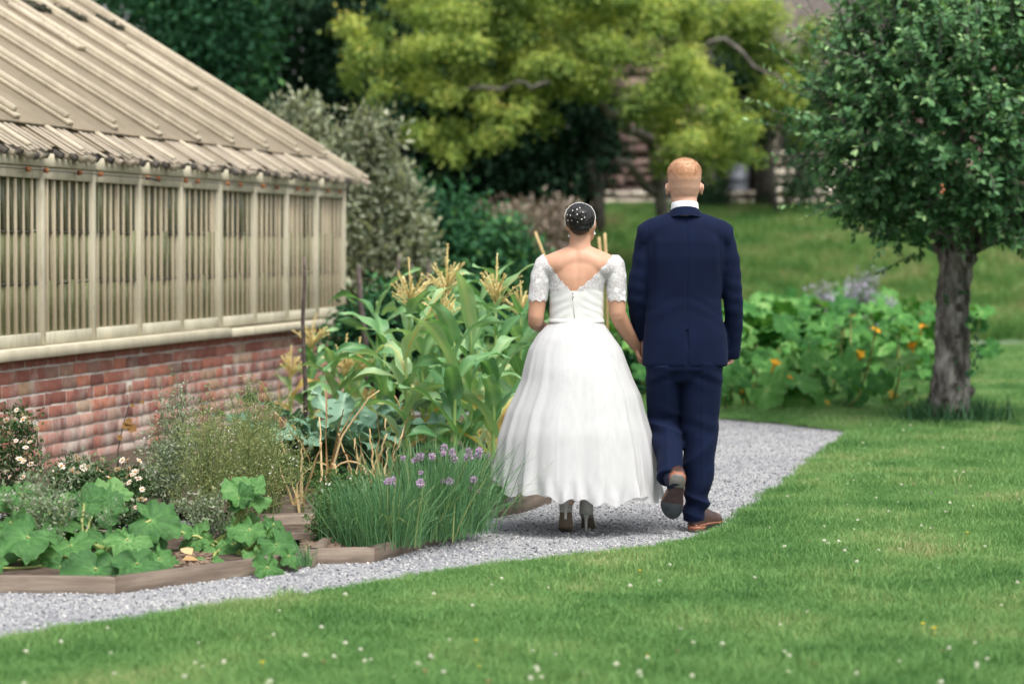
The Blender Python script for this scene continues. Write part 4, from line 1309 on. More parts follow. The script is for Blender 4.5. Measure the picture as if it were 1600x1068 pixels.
# mulch chips on the bare soil
M_chip = noise_mat('bark_chip', [(.3, (.06, .04, .03)), (.7, (.20, .14, .10))], 30, .95, .2, objrand=.5)
mu = MB()
for (px0, px1, py0, py1, n) in [(470, 530, 838, 856, 260), (220, 330, 862, 884, 260), (420, 460, 850, 868, 120)]:
    for k in range(n):
        p = G(rbd.uniform(px0, px1), rbd.uniform(py0, py1), .05)
        V, Fc = worn_box(-.014, .014, -.006, .006, -.003, .003, .002)
        a = rbd.random() * 6.28
        V = V @ np.array([[math.cos(a), math.sin(a), 0], [-math.sin(a), math.cos(a), 0], [0, 0, 1]]).T + p
        mu.add(V, Fc)
tag(mu.build('mulch', M_chip), 'brown bark mulch on the bare soil of the beds', 'mulch', kind='stuff')

# ================================================================== sweetcorn
M_corn = leaf_mat('corn_leaf', [(0, (.055, .165, .065)), (.3, (.13, .30, .115)), (.55, (.23, .41, .175)), (.82, (.36, .50, .26)), (.93, (.45, .44, .14)), (1, (.52, .36, .12))], .45, .38, .45, objrand=.3, noise=.25, nscale=5)
M_cornstalk = leaf_mat('corn_stalk', [(0, (.12, .22, .06)), (1, (.24, .33, .10))], .5, 0, .3)
M_tassel = leaf_mat('corn_tassel', [(0, (.60, .47, .20)), (.5, (.74, .62, .31)), (1, (.84, .74, .45))], .8, .35, .2)
M_dry = leaf_mat('dry_leaf', [(0, (.22, .12, .05)), (.5, (.45, .30, .14)), (1, (.62, .48, .27))], .8, .2, .2, objrand=.4)

def ribbon(P, width, n_across=5, fold=.25, wav=0.0, wfreq=9, side0=None, twist=0.0, var=0.4, rng=RNG, midvar=.25):
    """leaf blade along path P (m,3) with half width array; V-folded, wavy edges, pale midrib"""
    P = np.asarray(P, float); m = len(P)
    T = unit(np.gradient(P, axis=0))
    s = np.asarray(side0 if side0 is not None else np.cross(T[0], [0, 0, 1.0]), float)
    S = np.zeros_like(P)
    for i in range(m):
        s = s - T[i] * np.dot(s, T[i]); s = s / (np.linalg.norm(s) + 1e-9); S[i] = s
    if twist:
        a = np.linspace(0, twist, m)[:, None]
        Nn = np.cross(S, T); S = S * np.cos(a) + Nn * np.sin(a)
    Nn = np.cross(S, T)
    v = np.linspace(-1, 1, n_across)
    ph = rng.random() * 6.28
    edge_w = wav * np.sin(np.linspace(0, wfreq, m) * 1.0 + ph)[:, None] * np.abs(v)[None] ** 2 * np.sign(v)[None] + wav * .7 * np.sin(np.linspace(0, wfreq * 1.7, m) + ph * 2)[:, None] * np.abs(v)[None] ** 2
    w = np.broadcast_to(np.asarray(width, float), (m,))
    V = P[:, None] + S[:, None] * (v[None] * w[:, None])[..., None] + Nn[:, None] * ((np.abs(v)[None] * fold * w[:, None]) + edge_w)[..., None]
    vr = np.full((m, n_across), var) + rng.normal(0, .03, (m, n_across))
    vr[:, n_across // 2] += midvar
    return V.reshape(-1, 3), grid_faces(m, n_across), np.clip(vr, 0, .88).ravel() if var < .85 else vr.ravel()

def arch(base, az, L, up0, droop, m=12):
    """arching leaf path leaving base in azimuth az: starts at elevation up0, bends over by droop"""
    el = up0 - droop * np.linspace(0, 1, m) ** 1.4
    step = L / (m - 1)
    d = np.stack([np.cos(az) * np.cos(el), np.sin(az) * np.cos(el), np.sin(el)], 1)
    P = np.vstack([base, base + np.cumsum(d[:-1] * step, 0)])
    return P

def tassel(root, top, h, seed):
    r = np.random.default_rng(seed)
    mb = MB()
    def spike(P, rad):
        V, Fd = tube(P, rad, 5)
        mb.add(V, Fd, r.uniform(.2, .5))
        P = np.asarray(P)
        n = int(np.linalg.norm(P[-1] - P[0]) / .0042)
        t = r.random(n) * (len(P) - 1); i = t.astype(int).clip(0, len(P) - 2); f = (t - i)[:, None]
        q = P[i] * (1 - f) + P[i + 1] * f
        ax = unit(unit(P[-1] - P[0]) * .9 + rand_dirs(n, r) * .8)
        scatter(mb, (LEAF2[0] * [1, 1.5, 1], LEAF2[1]), q, ax, rand_dirs(n, r), r.uniform(.010, .018, n), r.uniform(.2, 1, n), r)
    c = np.array(top)
    spike([c, c + [.003, 0, h * .5], c + [r.normal(0, .012), 0, h]], [.006, .006, .003])
    for k in range(20):
        a = k * 2.4 + r.uniform(-.3, .3)
        el = r.uniform(.65, 1.3)
        b = c + [0, 0, h * r.uniform(-.02, .22)]
        Lk = h * r.uniform(.45, .72)
        P = arch(b, a, Lk, el, r.uniform(-.1, .6), 6)
        spike(P, np.linspace(.0045, .003, 6))
    return mb.build('tassel', M_tassel, root)

def corn(px, top_py, Y, label, seed, has_tassel=True, th=.30, nl=9, spread=.55, yellow=0.0, lean=0.0, z0=.05):
    r = np.random.default_rng(seed)
    top = at(px, top_py, Y)
    H = top[2] - (th if has_tassel else 0)
    root = empty('corn_plant', (top[0], Y, z0))
    tag(root, label, 'corn plant', 'sweetcorn plants in the bed')
    hz = H - z0
    P = np.c_[lean * np.linspace(0, 1, 8) ** 2 + r.normal(0, .004, 8), r.normal(0, .004, 8), np.linspace(0, hz, 8)]
    MB().add(*tube(P, np.linspace(.015, .007, 8), 8), var=r.random()).build('stalk', M_cornstalk, root, True)
    a0 = r.uniform(-.5, .5) + (0 if r.random() < .6 else .8)
    for k in range(nl):
        f = .06 + .86 * k / (nl - 1)
        b = np.array([np.interp(f * hz, P[:, 2], P[:, 0]), np.interp(f * hz, P[:, 2], P[:, 1]), f * hz])
        az = a0 + (k % 2) * math.pi + r.normal(0, .45)
        L = spread * .88 * r.uniform(.75, 1.15) * (1 - .35 * abs(f - .5))
        path = arch(b, az, L, r.uniform(1.0, 1.38), r.uniform(.9, 2.3), 14)
        t = np.linspace(0, 1, 14)
        w = .059 * (1 - .22 * f) * (np.minimum(1, .45 + 3.5 * t) * (1 - t ** 2.6)) + .0015
        va = r.uniform(.2, .62) + yellow * r.random()
        if k < 3 and r.random() < .45: va = r.uniform(.86, 1.0)
        V, Fc, vr = ribbon(path, w, 5, .35, .012, 10, None, r.normal(0, .7), va, r)
        MB().add(V, Fc, vr).build('leaf', M_corn, root, True)
    if has_tassel:
        tassel(root, (P[-1][0], P[-1][1], hz - .02), th + .02, seed + 100)
    return root
corn(640, 403, 15.2, 'corn plant with tall straight tassel, just left of the two crowded tassels', 1)
corn(697, 382, 15.7, 'corn plant with the highest tassel, behind another tassel', 2, th=.32)
corn(692, 442, 14.4, 'corn plant whose tassel stands directly below the highest tassel', 3, th=.24, spread=.62)
corn(775, 396, 14.6, 'corn plant with a lone spiky tassel nearest the bride', 4, th=.30, spread=.62)
corn(802, 438, 15.4, 'corn plant with a stubby tassel leaning beside the spiky one', 5, th=.22, lean=.05)
corn(538, 522, 15.6, 'short corn plant with the left one of two twin tassels', 6, th=.26, nl=7, yellow=.15, spread=.45)
corn(560, 528, 15.9, 'short corn plant with the right one of two twin tassels', 7, th=.24, nl=6, yellow=.1, spread=.45)
corn(486, 490, 17.6, 'small corn plant against the brick wall beside the dark stick', 8, th=.24, nl=7, yellow=.15, spread=.4)
corn(453, 538, 17.2, 'smallest corn plant, with a yellow upright tassel by the wall', 9, th=.22, nl=5, yellow=.4, spread=.32)
corn(735, 505, 14.0, 'leafy corn plant without a tassel at the front of the row', 10, False, nl=10, spread=.62)
corn(600, 520, 14.9, 'leafy corn plant without a tassel left of the tasselled row', 11, False, nl=10, spread=.6)
corn(660, 510, 14.2, 'leafy corn plant without a tassel in the middle of the row', 12, False, nl=9, spread=.6)
corn(812, 475, 14.9, 'leafy corn plant partly hidden behind the bride', 13, False, nl=10, spread=.6)
corn(838, 520, 15.8, 'leafy corn plant almost wholly hidden by the bridal skirt', 14, False, nl=8, spread=.55)
corn(520, 560, 15.0, 'low leafy corn plant behind the artichoke leaves', 15, False, nl=8, spread=.42, yellow=.1)
corn(770, 560, 13.7, 'lowest corn plant at the front, by the chives', 16, False, nl=9, spread=.5)

corn(590, 470, 16.4, 'leafy corn plant at the back between the stake and the first tassel', 17, False, nl=9, spread=.6)
corn(745, 455, 16.3, 'leafy corn plant at the back behind the highest tassel', 18, False, nl=10, spread=.62)
corn(710, 520, 13.6, 'leafy corn plant nearest the chive flowers', 19, False, nl=10, spread=.6)
corn(635, 545, 13.7, 'leafy corn plant rising from the tangle of dry leaves', 20, False, nl=9, spread=.55)
corn(670, 460, 16.6, 'leafy corn plant at the very back of the row', 21, False, nl=9, spread=.6)
# ================================================================== artichoke: long cut grey-green leaves
M_arti = leaf_mat('artichoke_leaf', [(0, (.05, .12, .08)), (.4, (.10, .20, .13)), (.7, (.17, .29, .20)), (1, (.32, .43, .31))], .6, .2, .3, objrand=.3, noise=.2)
def arti_leaf(root, base, az, L, up0, droop, seed, wmax=.11):
    r = np.random.default_rng(seed)
    m = 49
    path = arch(np.array(base, float), az, L, up0, droop, m)
    t = np.linspace(0, 1, m)
    env = wmax * np.sin(np.pi * np.clip(t * .93 + .07, 0, 1)) ** .8
    saw = np.abs(((t * 11) % 1) - .35)
    w = env * (.28 + .72 * np.clip(1.15 - saw * 1.9, 0, 1)) + .006
    V, Fc, vr = ribbon(path, w, 7, .28, .022, 26, None, r.normal(0, .35), r.uniform(.25, .65), r, .3)
    V = V + r.normal(0, .002, V.shape)
    MB().add(V, Fc, vr).build('leaf', M_arti, root, True)
ar = empty('artichoke_plant', (*G(535, 768)[:2], .05))
tag(ar, 'artichoke plant with long jagged grey-green leaves arching before the corn', 'artichoke')
ra = np.random.default_rng(8)
for k, (az, L, u, d) in enumerate([(3.05, .62, .95, 1.0), (2.7, .5, 1.0, 1.1), (3.5, .55, .8, 1.2), (.05, .72, .80, .95), (.5, .55, .9, 1.0), (-.3, .66, .7, 1.0), (-1.2, .5, .8, 1.5), (-1.8, .5, .9, 1.6), (-2.4, .55, .8, 1.4), (1.5, .5, 1.2, 1.0),
                                   (2.1, .55, 1.1, 1.0), (-.8, .55, .8, 1.4), (3.3, .45, 1.2, 1.3), (.2, .5, 1.15, 1.2), (-1.5, .42, 1.2, 1.6), (-2.9, .5, .6, 1.1), (.9, .5, 1.1, 1.1), (-.1, .6, .35, .7), (-2.0, .45, 1.3, 1.8), (2.9, .66, .6, .7)]):
    arti_leaf(ar, (ra.normal(0, .03), ra.normal(0, .03), .02), az, L * 1.25, u + .16, d, 60 + k)

# ================================================================== dry stalks
def dry_plant(px, py, h, n, label, seed, spread=.12, Y=None):
    r = np.random.default_rng(seed)
    b = G(px, py, .05)
    root = empty('dry_stalk_plant', (b[0], b[1], .05))
    tag(root, label, 'dry plant', 'dried yellow stalks in the beds')
    for k in range(n):
        hh = h * r.uniform(.55, 1.3)
        az = r.random() * 6.28
        o = np.array([r.normal(0, spread * .3), r.normal(0, spread * .3), 0])
        P = arch(o, az, hh, r.uniform(1.2, 1.55), r.choice([.1, .2, .4, 1.0, 3.4]) * r.uniform(.5, 1.1), 12)
        P = P + r.normal(0, .004, P.shape)
        if k < 2:
            MB().add(*tube(P, np.linspace(.009, .004, 12), 6), var=r.uniform(.4, 1)).build('stalk', M_dry, root, True)
        else:
            V, Fc, vr = ribbon(P, np.linspace(.011, .002, 12), 3, .5, .004, 8, None, r.normal(0, 1.5), r.uniform(.85, 1), r, 0)
            MB().add(V, Fc, np.full(len(V), r.random())).build('dry_leaf', M_dry, root, True)
dry_plant(462, 800, .46, 8, 'bleached bent stalk hooking over at the left of the dry stalks', 71)
dry_plant(508, 786, .58, 8, 'tallest pale dry stalk forking up in front of the artichoke', 72, .06)
dry_plant(592, 775, .42, 12, 'cluster of orange-brown dry leaves left of the chives', 73)
dry_plant(640, 752, .42, 16, 'thick tangle of drooping dry leaves below the corn', 74, .2)
dry_plant(672, 740, .40, 14, 'dry curling leaves just behind the chive flowers', 75, .16)
dry_plant(560, 770, .30, 8, 'short dry stalk between the two taller dry clusters', 76)
dry_plant(725, 735, .34, 8, 'thin dry leaves at the foot of the corn near the bride', 77, .1)
dry_plant(430, 690, .36, 7, 'sparse dry stems against the bricks behind the artichoke', 78, .15)

# ================================================================== chives
M_chive = leaf_mat('chive_leaf', [(0, (.035, .11, .05)), (.45, (.085, .21, .085)), (.8, (.17, .31, .13)), (1, (.42, .42, .16))], .5, .3, .35)
M_chfl = leaf_mat('chive_flower', [(0, (.36, .25, .42)), (.6, (.54, .40, .62)), (1, (.70, .57, .74))], .8, .3, .2)
def chive_head(r):
    mb = MB()
    d = rand_dirs(60, r)
    scatter(mb, LEAF2, d * .004, d, np.cross(d, rand_dirs(60, r)), .0135, r.random(60), r)
    me = mb.mesh('flower_head'); me.materials.append(M_chfl)
    return me
rc = np.random.default_rng(81)
heads = [chive_head(rc) for k in range(4)]
def chives(px, py, n, h, label, seed, rad=.13, lean=(0, 0), nf=6):
    r = np.random.default_rng(seed)
    b = G(px, py, .05)
    root = empty('chive_clump', (b[0], b[1], .05))
    tag(root, label, 'chives', 'chive clumps in the bed')
    mb = MB()
    m = 6
    base = np.c_[r.normal(0, rad * .55, (n, 2)), np.zeros(n)]
    az = np.arctan2(base[:, 1], base[:, 0]) + r.normal(0, .8, n)
    out = np.abs(r.normal(0, .46, n)) + .06
    H = h * r.uniform(.35, 1.15, n)
    bent = r.random(n) < .2
    t = np.linspace(0, 1, m)
    dirh = np.c_[np.cos(az), np.sin(az)] * out[:, None] + np.array(lean)
    curve = np.where(bent, r.uniform(.8, 1.6, n), r.uniform(.05, .3, n))
    P = np.zeros((n, m, 3))
    for i, tt in enumerate(t):
        P[:, i, :2] = base[:, :2] + dirh * (H * (tt * .55 + curve * tt ** 2.2))[:, None]
        P[:, i, 2] = H * (tt - np.where(bent, .55, .12) * tt ** 2.5)
    yaw = r.random(n) * 3.14
    side = np.c_[np.cos(yaw), np.sin(yaw) * .3, np.zeros(n)] * .0021
    wt = np.array([1, 1, .95, .85, .6, .12])
    V = np.stack([P - side[:, None] * wt[None, :, None], P + side[:, None] * wt[None, :, None]], 2).reshape(n, -1, 3)
    q = np.array([[2 * i, 2 * i + 1, 2 * i + 3, 2 * i + 2] for i in range(m - 1)])
    mb.add(V.reshape(-1, 3), (q[None] + (np.arange(n) * 2 * m)[:, None, None]).reshape(-1, 4), np.repeat(np.clip(r.normal(.45, .22, n), 0, 1), 2 * m))
    mb.build('leaf_tuft', M_chive, root)['kind'] = 'stuff'
    return root, b, r
def chive_flowers(root, b, pts, seed):
    r = np.random.default_rng(seed)
    for (px, py, s) in pts:
        p = at(px, py, b[1] - r.uniform(.05, .22)) - np.array([b[0], b[1], .05])
        P = [np.array([p[0] * .35, p[1] * .4, 0]), p * [.75, .8, .6], p]
        st = MB().add(*tube(P, [.002, .0018, .0016], 5), var=r.random()).build('flower_stem', M_chive, root)
        obj('flower_head', heads[r.integers(0, 4)], None, st, p, (r.random(), r.random(), r.random()), s * 1.25)
c1, b1, _ = chives(562, 846, 650, .31, 'left end of the chive row, darkest and without flowers', 82, .13)
c2, b2_, _ = chives(605, 850, 800, .34, 'chive clump at the bed corner with few flowers', 83, .15)
c3, b3, _ = chives(668, 838, 1000, .48, 'densest chive clump in the middle of the row', 84, .16)
c4, b4, _ = chives(712, 830, 850, .46, 'chive clump spilling long blades over the board', 85, .12, (.03, .0))
c5, b5, _ = chives(756, 792, 650, .36, 'chive clump brushing against the bridal skirt', 86, .13, (.02, 0))
chive_flowers(c2, b2_, [(606, 752, 1.0), (614, 748, .7), (630, 715, .7), (657, 754, 1.1)], 1)
chive_flowers(c3, b3, [(656, 713, 1.2), (648, 719, .8), (675, 713, 1.0), (693, 708, .8), (707, 706, 1.0), (709, 717, 1.1), (657, 738, .7), (692, 752, .8), (703, 751, 1.1), (615, 756, .6)], 2)
chive_flowers(c4, b4, [(694, 699, 1.0), (733, 704, .9), (732, 714, 1.3), (749, 704, 1.0), (747, 711, 1.0), (728, 740, 1.2), (740, 749, 1.0), (735, 762, .7), (748, 767, .6), (653, 784, .6)], 3)
chive_flowers(c5, b5, [(763, 711, .8), (770, 723, 1.2), (783, 725, .9), (761, 757, .8), (774, 753, 1.0), (797, 781, .9), (772, 735, .7)], 4)
chives(478, 884, 60, .12, 'tiny chive tuft growing at the foot of the board', 87, .025)

# ================================================================== airy herbs, borage, groundcover
M_coria = leaf_mat('coriander', [(0, (.15, .22, .08)), (.4, (.29, .36, .15)), (.7, (.45, .47, .24)), (.93, (.56, .52, .32)), (1, (.85, .83, .8))], .7, .5, .2)
M_borage = leaf_mat('borage_leaf', [(0, (.10, .16, .085)), (.4, (.19, .25, .145)), (.75, (.32, .35, .25)), (1, (.40, .35, .40))], .8, .25, .15)
M_herb = leaf_mat('herb_leaf', [(0, (.03, .08, .022)), (.5, (.07, .145, .04)), (.85, (.15, .23, .07)), (1, (.75, .73, .68))], .7, .3, .2)
def airy(name, label, px, py, h, w, mat, seed, nst=34, per=70, cat='plant', size=.012, flowers=.03, Y=None, group=None, leafy_low=.2):
    """thin branching stems with small leaves, seeds and flowers"""
    r = np.random.default_rng(seed)
    b = G(px, py, .05)
    root = empty(name, (b[0], b[1], .05)); tag(root, label, cat, group)
    st = MB(); lf = MB()
    for k in range(nst):
        a = r.random() * 6.28; o = abs(r.normal(0, .75)) * w
        top = np.array([math.cos(a) * o, math.sin(a) * o * .7, h * r.uniform(.35, 1.12) * (1 - .12 * min(o / w, 2) ** 2)])
        P = curve_pts((r.normal(0, w * .15), r.normal(0, w * .15), 0), top, 0, 6, r, .012)
        st.add(*tube(P, np.linspace(.0026, .0012, 6), 4, cap=False), var=r.uniform(.1, .5))
        for q in range(6):
            t = r.uniform(.25, .95); i = min(int(t * 5), 4); f = t * 5 - i
            s0 = P[i] * (1 - f) + P[i + 1] * f
            e = s0 + np.array([r.normal(0, .07), r.normal(0, .07), r.uniform(.03, .12)]) * (h / .5)
            st.add(*tube(curve_pts(s0, e, .01, 3, r, .004), [.0014, .0012, .0009], 3, cap=False), var=r.uniform(.1, .5))
            n = per // 6
            t2 = r.random((n, 1)) ** .7
            pos = s0 * (1 - t2) + e * t2 + r.normal(0, .016, (n, 3))
            var = np.clip(r.normal(.5, .2, n), 0, .93)
            var[r.random(n) < flowers] = 1.0
            scatter(lf, LEAF2, pos, rand_dirs(n, r) + [0, 0, .3], rand_dirs(n, r) + [0, 0, .6], size * r.uniform(.6, 1.5, n), var, r)
    st.build('stem_spray', mat, root)['kind'] = 'stuff'
    lf.build('foliage', mat, root)['kind'] = 'stuff'
    return root
airy('coriander_plant', 'airy yellow-green coriander gone to seed, middle of the clump', 370, 815, .62, .24, M_coria, 91, 52, 70)
airy('coriander_plant', 'airy coriander at the right of the clump beside the bent dry stalk', 418, 808, .56, .20, M_coria, 92, 44, 70)
airy('coriander_plant', 'airy coriander at the left of the clump behind the big lone leaf', 325, 822, .56, .20, M_coria, 93, 38, 60)
airy('coriander_plant', 'pale coriander stems rising highest against the bricks', 395, 780, .62, .16, M_coria, 94, 34, 60)
airy('borage_plant', 'hairy grey borage with drooping buds before the brick wall', 282, 800, .64, .15, M_borage, 95, 26, 110, size=.018, flowers=0)
airy('borage_plant', 'grey-green borage leaning over the daisies', 262, 815, .50, .10, M_borage, 96, 18, 90, size=.018, flowers=0)
airy('borage_plant', 'low grey borage straying among the marrow leaves', 70, 868, .46, .34, M_borage, 97, 22, 60, size=.02, flowers=0)
airy('borage_plant', 'small borage sprig between the two marrow plants', 320, 850, .26, .12, M_borage, 98, 20, 70, size=.018, flowers=.02)
for k, (px, py, h, w, lab) in enumerate([(520, 800, .20, .2, 'ferny herb behind the double board'), (575, 790, .16, .22, 'white-flecked herb between the dry stalks'), (640, 790, .18, .2, 'low green herb behind the left chives'),
                                         (440, 770, .24, .2, 'green herb below the artichoke'), (700, 760, .22, .22, 'green herb behind the flowering chives'), (560, 745, .25, .25, 'dense herb in shade of the artichoke'),
                                         (640, 730, .22, .25, 'herb growing among the corn stems'), (490, 760, .22, .2, 'herb around the tallest dry stalk'), (770, 745, .25, .2, 'herb beside the bridal skirt and corn'), (240, 775, .14, .22, 'low herb at the edge of the inner gravel')]):
    airy('herb_plant', lab, px, py, h, w, M_herb, 110 + k, 26, 80, 'herb', .02, .025, group='low herbs filling the beds')
airy('dill_plant', 'feathery dill leaning over the bare mulch', 505, 845, .22, .10, M_herb, 130, 14, 90, 'herb', .016, 0)
# a small red-stemmed plant against the bricks
vn = empty('vine_sprig', (*G(185, 760)[:2], .03)); tag(vn, 'red-stemmed sprig with brown leaves against the brick wall', 'sprig')
vb = np.array(vn.location)
M_brleaf = leaf_mat('brown_leaf', [(0, (.14, .07, .025)), (1, (.3, .17, .05))], .6, .3, .2)
q = [at(px, py, vb[1]) - vb for (px, py) in [(185, 752), (184, 705), (192, 665), (203, 628), (212, 622), (221, 628)]]
MB().add(*tube(q, [.005, .004, .003, .002, .0015, .001], 6)).build('stem', M_barkdark, vn, True)
for (px, py, s) in [(191, 661, .06), (200, 665, .065), (204, 632, .03), (219, 626, .03), (183, 681, .04), (196, 655, .05)]:
    lf = MB(); scatter(lf, (LEAF[0] * [1, 1.7, 1], LEAF[1]), np.array([at(px, py, vb[1]) - vb]), np.array([[.6, -.3, -.3]]), np.array([[0, -1, .4]]), s, np.array([.5]))
    lf.build('leaf', M_brleaf, vn)

# ================================================================== daisies
M_dbush = leaf_mat('daisy_leaf', [(0, (.02, .055, .018)), (.5, (.045, .10, .03)), (.85, (.10, .16, .05)), (1, (.3, .24, .12))], .6, .25, .25)
def daisy_mesh(seed):
    r = np.random.default_rng(seed)
    mb = MB()
    n = 15
    a = np.arange(n) * 6.28 / n + r.normal(0, .08, n)
    d = np.c_[np.cos(a), np.sin(a), r.normal(.18, .12, n)]
    scatter(mb, (LEAF2[0] * [1, .8, 1], LEAF2[1]), np.c_[d[:, :2] * .006, np.zeros(n)], d, np.tile([0, 0, 1.0], (n, 1)), .019, r.uniform(.45, 1, n), r)
    V, Fd = ellipsoid((0, 0, .001), (.0075, .0075, .004), 8, 5)
    mb.add(V, Fd, 0.0)
    me = mb.mesh('flower'); me.materials.append(M_daisy)
    return me
M_daisy = leaf_mat('daisy_petal', [(0, (.55, .26, .03)), (.1, (.55, .26, .03)), (.3, (.70, .46, .38)), (.6, (.80, .64, .55)), (1, (.86, .79, .72))], .6, .3, .2)
dm_ = [daisy_mesh(k) for k in range(5)]
def daisies(label, Y, lobes, n, pts, seed):
    r = np.random.default_rng(seed)
    lob = [L_(*l, dY=r.uniform(-.1, .1), Y=Y, rd=max(l[2], 25)) for l in lobes]
    bx = np.mean([l[0] for l in lob])
    T = leafy('daisy_bush', label, 'daisy bush', (bx, Y, .03), lob, n, .022, M_dbush, M_barkdark, [(curve_pts((bx, Y, .03), l[:3], 0, 5, r, .02), (.006, .003)) for l in lob], droop=-.2, seed=seed, shell=.2, group='daisy bushes by the brick wall')
    for (px, py) in pts:
        p = at(px, py, Y - r.uniform(.1, .3)) - np.array([bx, Y, .03])
        st = MB().add(*tube([p - [r.normal(0, .02), -.06, .10], p - [0, -.01, .03], p], [.0018, .0015, .0012], 4)).build('flower_stem', M_dbush, T)
        obj('flower', dm_[r.integers(0, 5)], None, st, p, (r.uniform(.3, 1.1), r.normal(0, .4), r.random() * 6.28), r.uniform(.55, 1.0))
rd_ = np.random.default_rng(9)
pts1 = [(85, 733), (113, 736), (122, 738), (130, 731), (152, 733), (158, 736), (184, 733), (215, 735), (60, 709), (119, 712), (124, 714), (142, 726), (113, 733), (145, 772), (200, 743), (216, 747), (222, 764), (171, 746), (206, 741), (190, 756), (202, 753)]
pts1 += [(rd_.uniform(95, 228), rd_.uniform(712, 800)) for k in range(30)]
pts2 = [(26, 640), (10, 656), (25, 688), (22, 697), (55, 667), (58, 670), (47, 690), (12, 735), (15, 745), (27, 753), (28, 768), (3, 790), (60, 770), (45, 660), (36, 655)] + [(rd_.uniform(0, 60), rd_.uniform(650, 770)) for k in range(14)]
daisies('dark bushy daisy plant with pinkish-white flowers left of the borage', 11.9, [(130, 755, 40, 34), (180, 765, 40, 36), (200, 790, 34, 34), (150, 800, 44, 40), (100, 770, 34, 40), (205, 755, 22, 22), (80, 800, 40, 40), (190, 820, 34, 30), (130, 735, 40, 14)], 8000, pts1, 141)
daisies('tall daisy bush at the edge of the picture against the bricks', 12.3, [(15, 690, 30, 34), (35, 665, 20, 24), (10, 740, 40, 40), (45, 720, 20, 30), (15, 800, 50, 50), (25, 650, 14, 16), (-40, 720, 50, 60)], 5500, pts2, 142)

# ================================================================== marrow / squash plants
def squash_leaf_mesh(seed, na=44, nr=6):
    r = np.random.default_rng(seed)
    th = np.linspace(-np.pi, np.pi, na, endpoint=False)
    lob = np.zeros(na)
    cs = np.array([-2.2, -1.15, 0, 1.15, 2.2]) + r.normal(0, .06, 5)
    hs_ = np.array([.78, .92, 1.0, .92, .78]) * r.uniform(.92, 1.06, 5)
    for c, h in zip(cs, hs_):
        lob = np.maximum(lob, h * (1 - .17 * np.clip(np.abs(th - c) / .62, 0, 1.3) ** 1.6))
    lob *= 1 + .05 * np.sin(th * 21 + r.random() * 6) + .035 * r.normal(size=na)
    notch = np.clip((np.abs(th) - 2.55) / .6, 0, 1)
    lob = lob * (1 - .75 * notch ** 1.2)
    veins = np.min(np.abs(th[:, None] - np.r_[cs, (cs[:-1] + cs[1:]) / 2][None]), 1)
    V = [[0, 0, -.05]]; A = [.75]
    ph = r.random(4) * 6.28
    for k in range(1, nr + 1):
        f = (k / nr) ** .85
        rad = lob * f
        z = -.05 + .20 * f - .26 * f ** 2.4 * (.6 + .4 * np.cos(th)) + .10 * f ** 2 * np.sin(5 * th + ph[0]) + .09 * f ** 3 * np.sin(9 * th + ph[1]) + .05 * f ** 4 * np.sin(17 * th + ph[3]) - .03 * f * np.exp(-(veins / .12) ** 2) + .02 * np.sin(7 * f + ph[2])
        V += np.c_[rad * np.cos(th), rad * np.sin(th), z].tolist()
        A += (.36 + .20 * np.exp(-(veins * (f + .15) / .045) ** 2) * (1.1 - f) + .06 * r.normal(size=na)).tolist()
    V = np.array(V)
    Fc3 = [(0, 1 + j, 1 + (j + 1) % na) for j in range(na)]
    Fc4 = [(1 + (k - 1) * na + j, 1 + k * na + j, 1 + k * na + (j + 1) % na, 1 + (k - 1) * na + (j + 1) % na) for k in range(1, nr) for j in range(na)]
    V[:, 0] += .0
    return MB().add(V * .5, {3: np.array(Fc3), 4: np.array(Fc4)}, np.clip(A, 0, 1))
M_squash = leaf_mat('squash_leaf', [(0, (.025, .085, .025)), (.25, (.055, .155, .04)), (.45, (.09, .225, .06)), (.7, (.19, .34, .12)), (1, (.38, .50, .25))], .55, .28, .3, objrand=.42, noise=.3, nscale=4)
for _m in (M_squash,):
    _nt = _m.node_tree; add_bump(_nt, _nt.nodes['Principled BSDF'], noise_fac(_nt, 11, 5, .6), .5, .03)
M_squash_far = leaf_mat('broad_squash_leaf', [(0, (.018, .085, .02)), (.25, (.042, .155, .03)), (.45, (.08, .23, .048)), (.7, (.17, .34, .095)), (1, (.30, .45, .17))], .65, .3, .2, objrand=.5, noise=.3, nscale=3)
M_petiole = leaf_mat('squash_stem', [(0, (.18, .24, .06)), (1, (.36, .38, .13))], .5, .1, .3)
M_yleaf = leaf_mat('yellow_squash_leaf', [(0, (.5, .32, .03)), (1, (.75, .55, .12))], .6, .3, .2)
M_sqfl = leaf_mat('squash_flower', [(0, (.62, .26, .01)), (1, (.85, .48, .03))], .5, .3, .2)
sq_near = [squash_leaf_mesh(k).mesh('leaf', True) for k in range(6)]
for me in sq_near: me.materials.append(M_squash)
sq_far = [squash_leaf_mesh(20 + k, 28, 4).mesh('leaf', True) for k in range(5)]
for me in sq_far: me.materials.append(M_squash_far)
def leaf_rot(nrm, tipdir):
    z = Vector(nrm).normalized()
    x = Vector(tipdir); x = (x - z * x.dot(z)).normalized()
    y = z.cross(x)
    return Matrix((x, y, z)).transposed().to_euler()
def put_leaf(root, base, px, py, Y, size_px, nrm, tip, pool, r, stem=True, mat=None):
    p = at(px, py, Y) - np.array(base)
    s = size_px * Y / F_PX
    me = pool[r.integers(0, len(pool))]
    o = obj('leaf', me, None, root, p, leaf_rot(nrm, tip), s)
    if stem:
        b0 = np.array([p[0] * .25 + r.normal(0, .03), p[1] * .3, 0])
        P = curve_pts(b0, p, .10 * abs(p[2]), 6, r, .004)
        P[-1] = p
        MB().add(*tube(P, np.linspace(.0085, .0055, 6), 7), var=r.random()).build('leaf_stalk', M_petiole, root, True)
    return o
rs = np.random.default_rng(17)
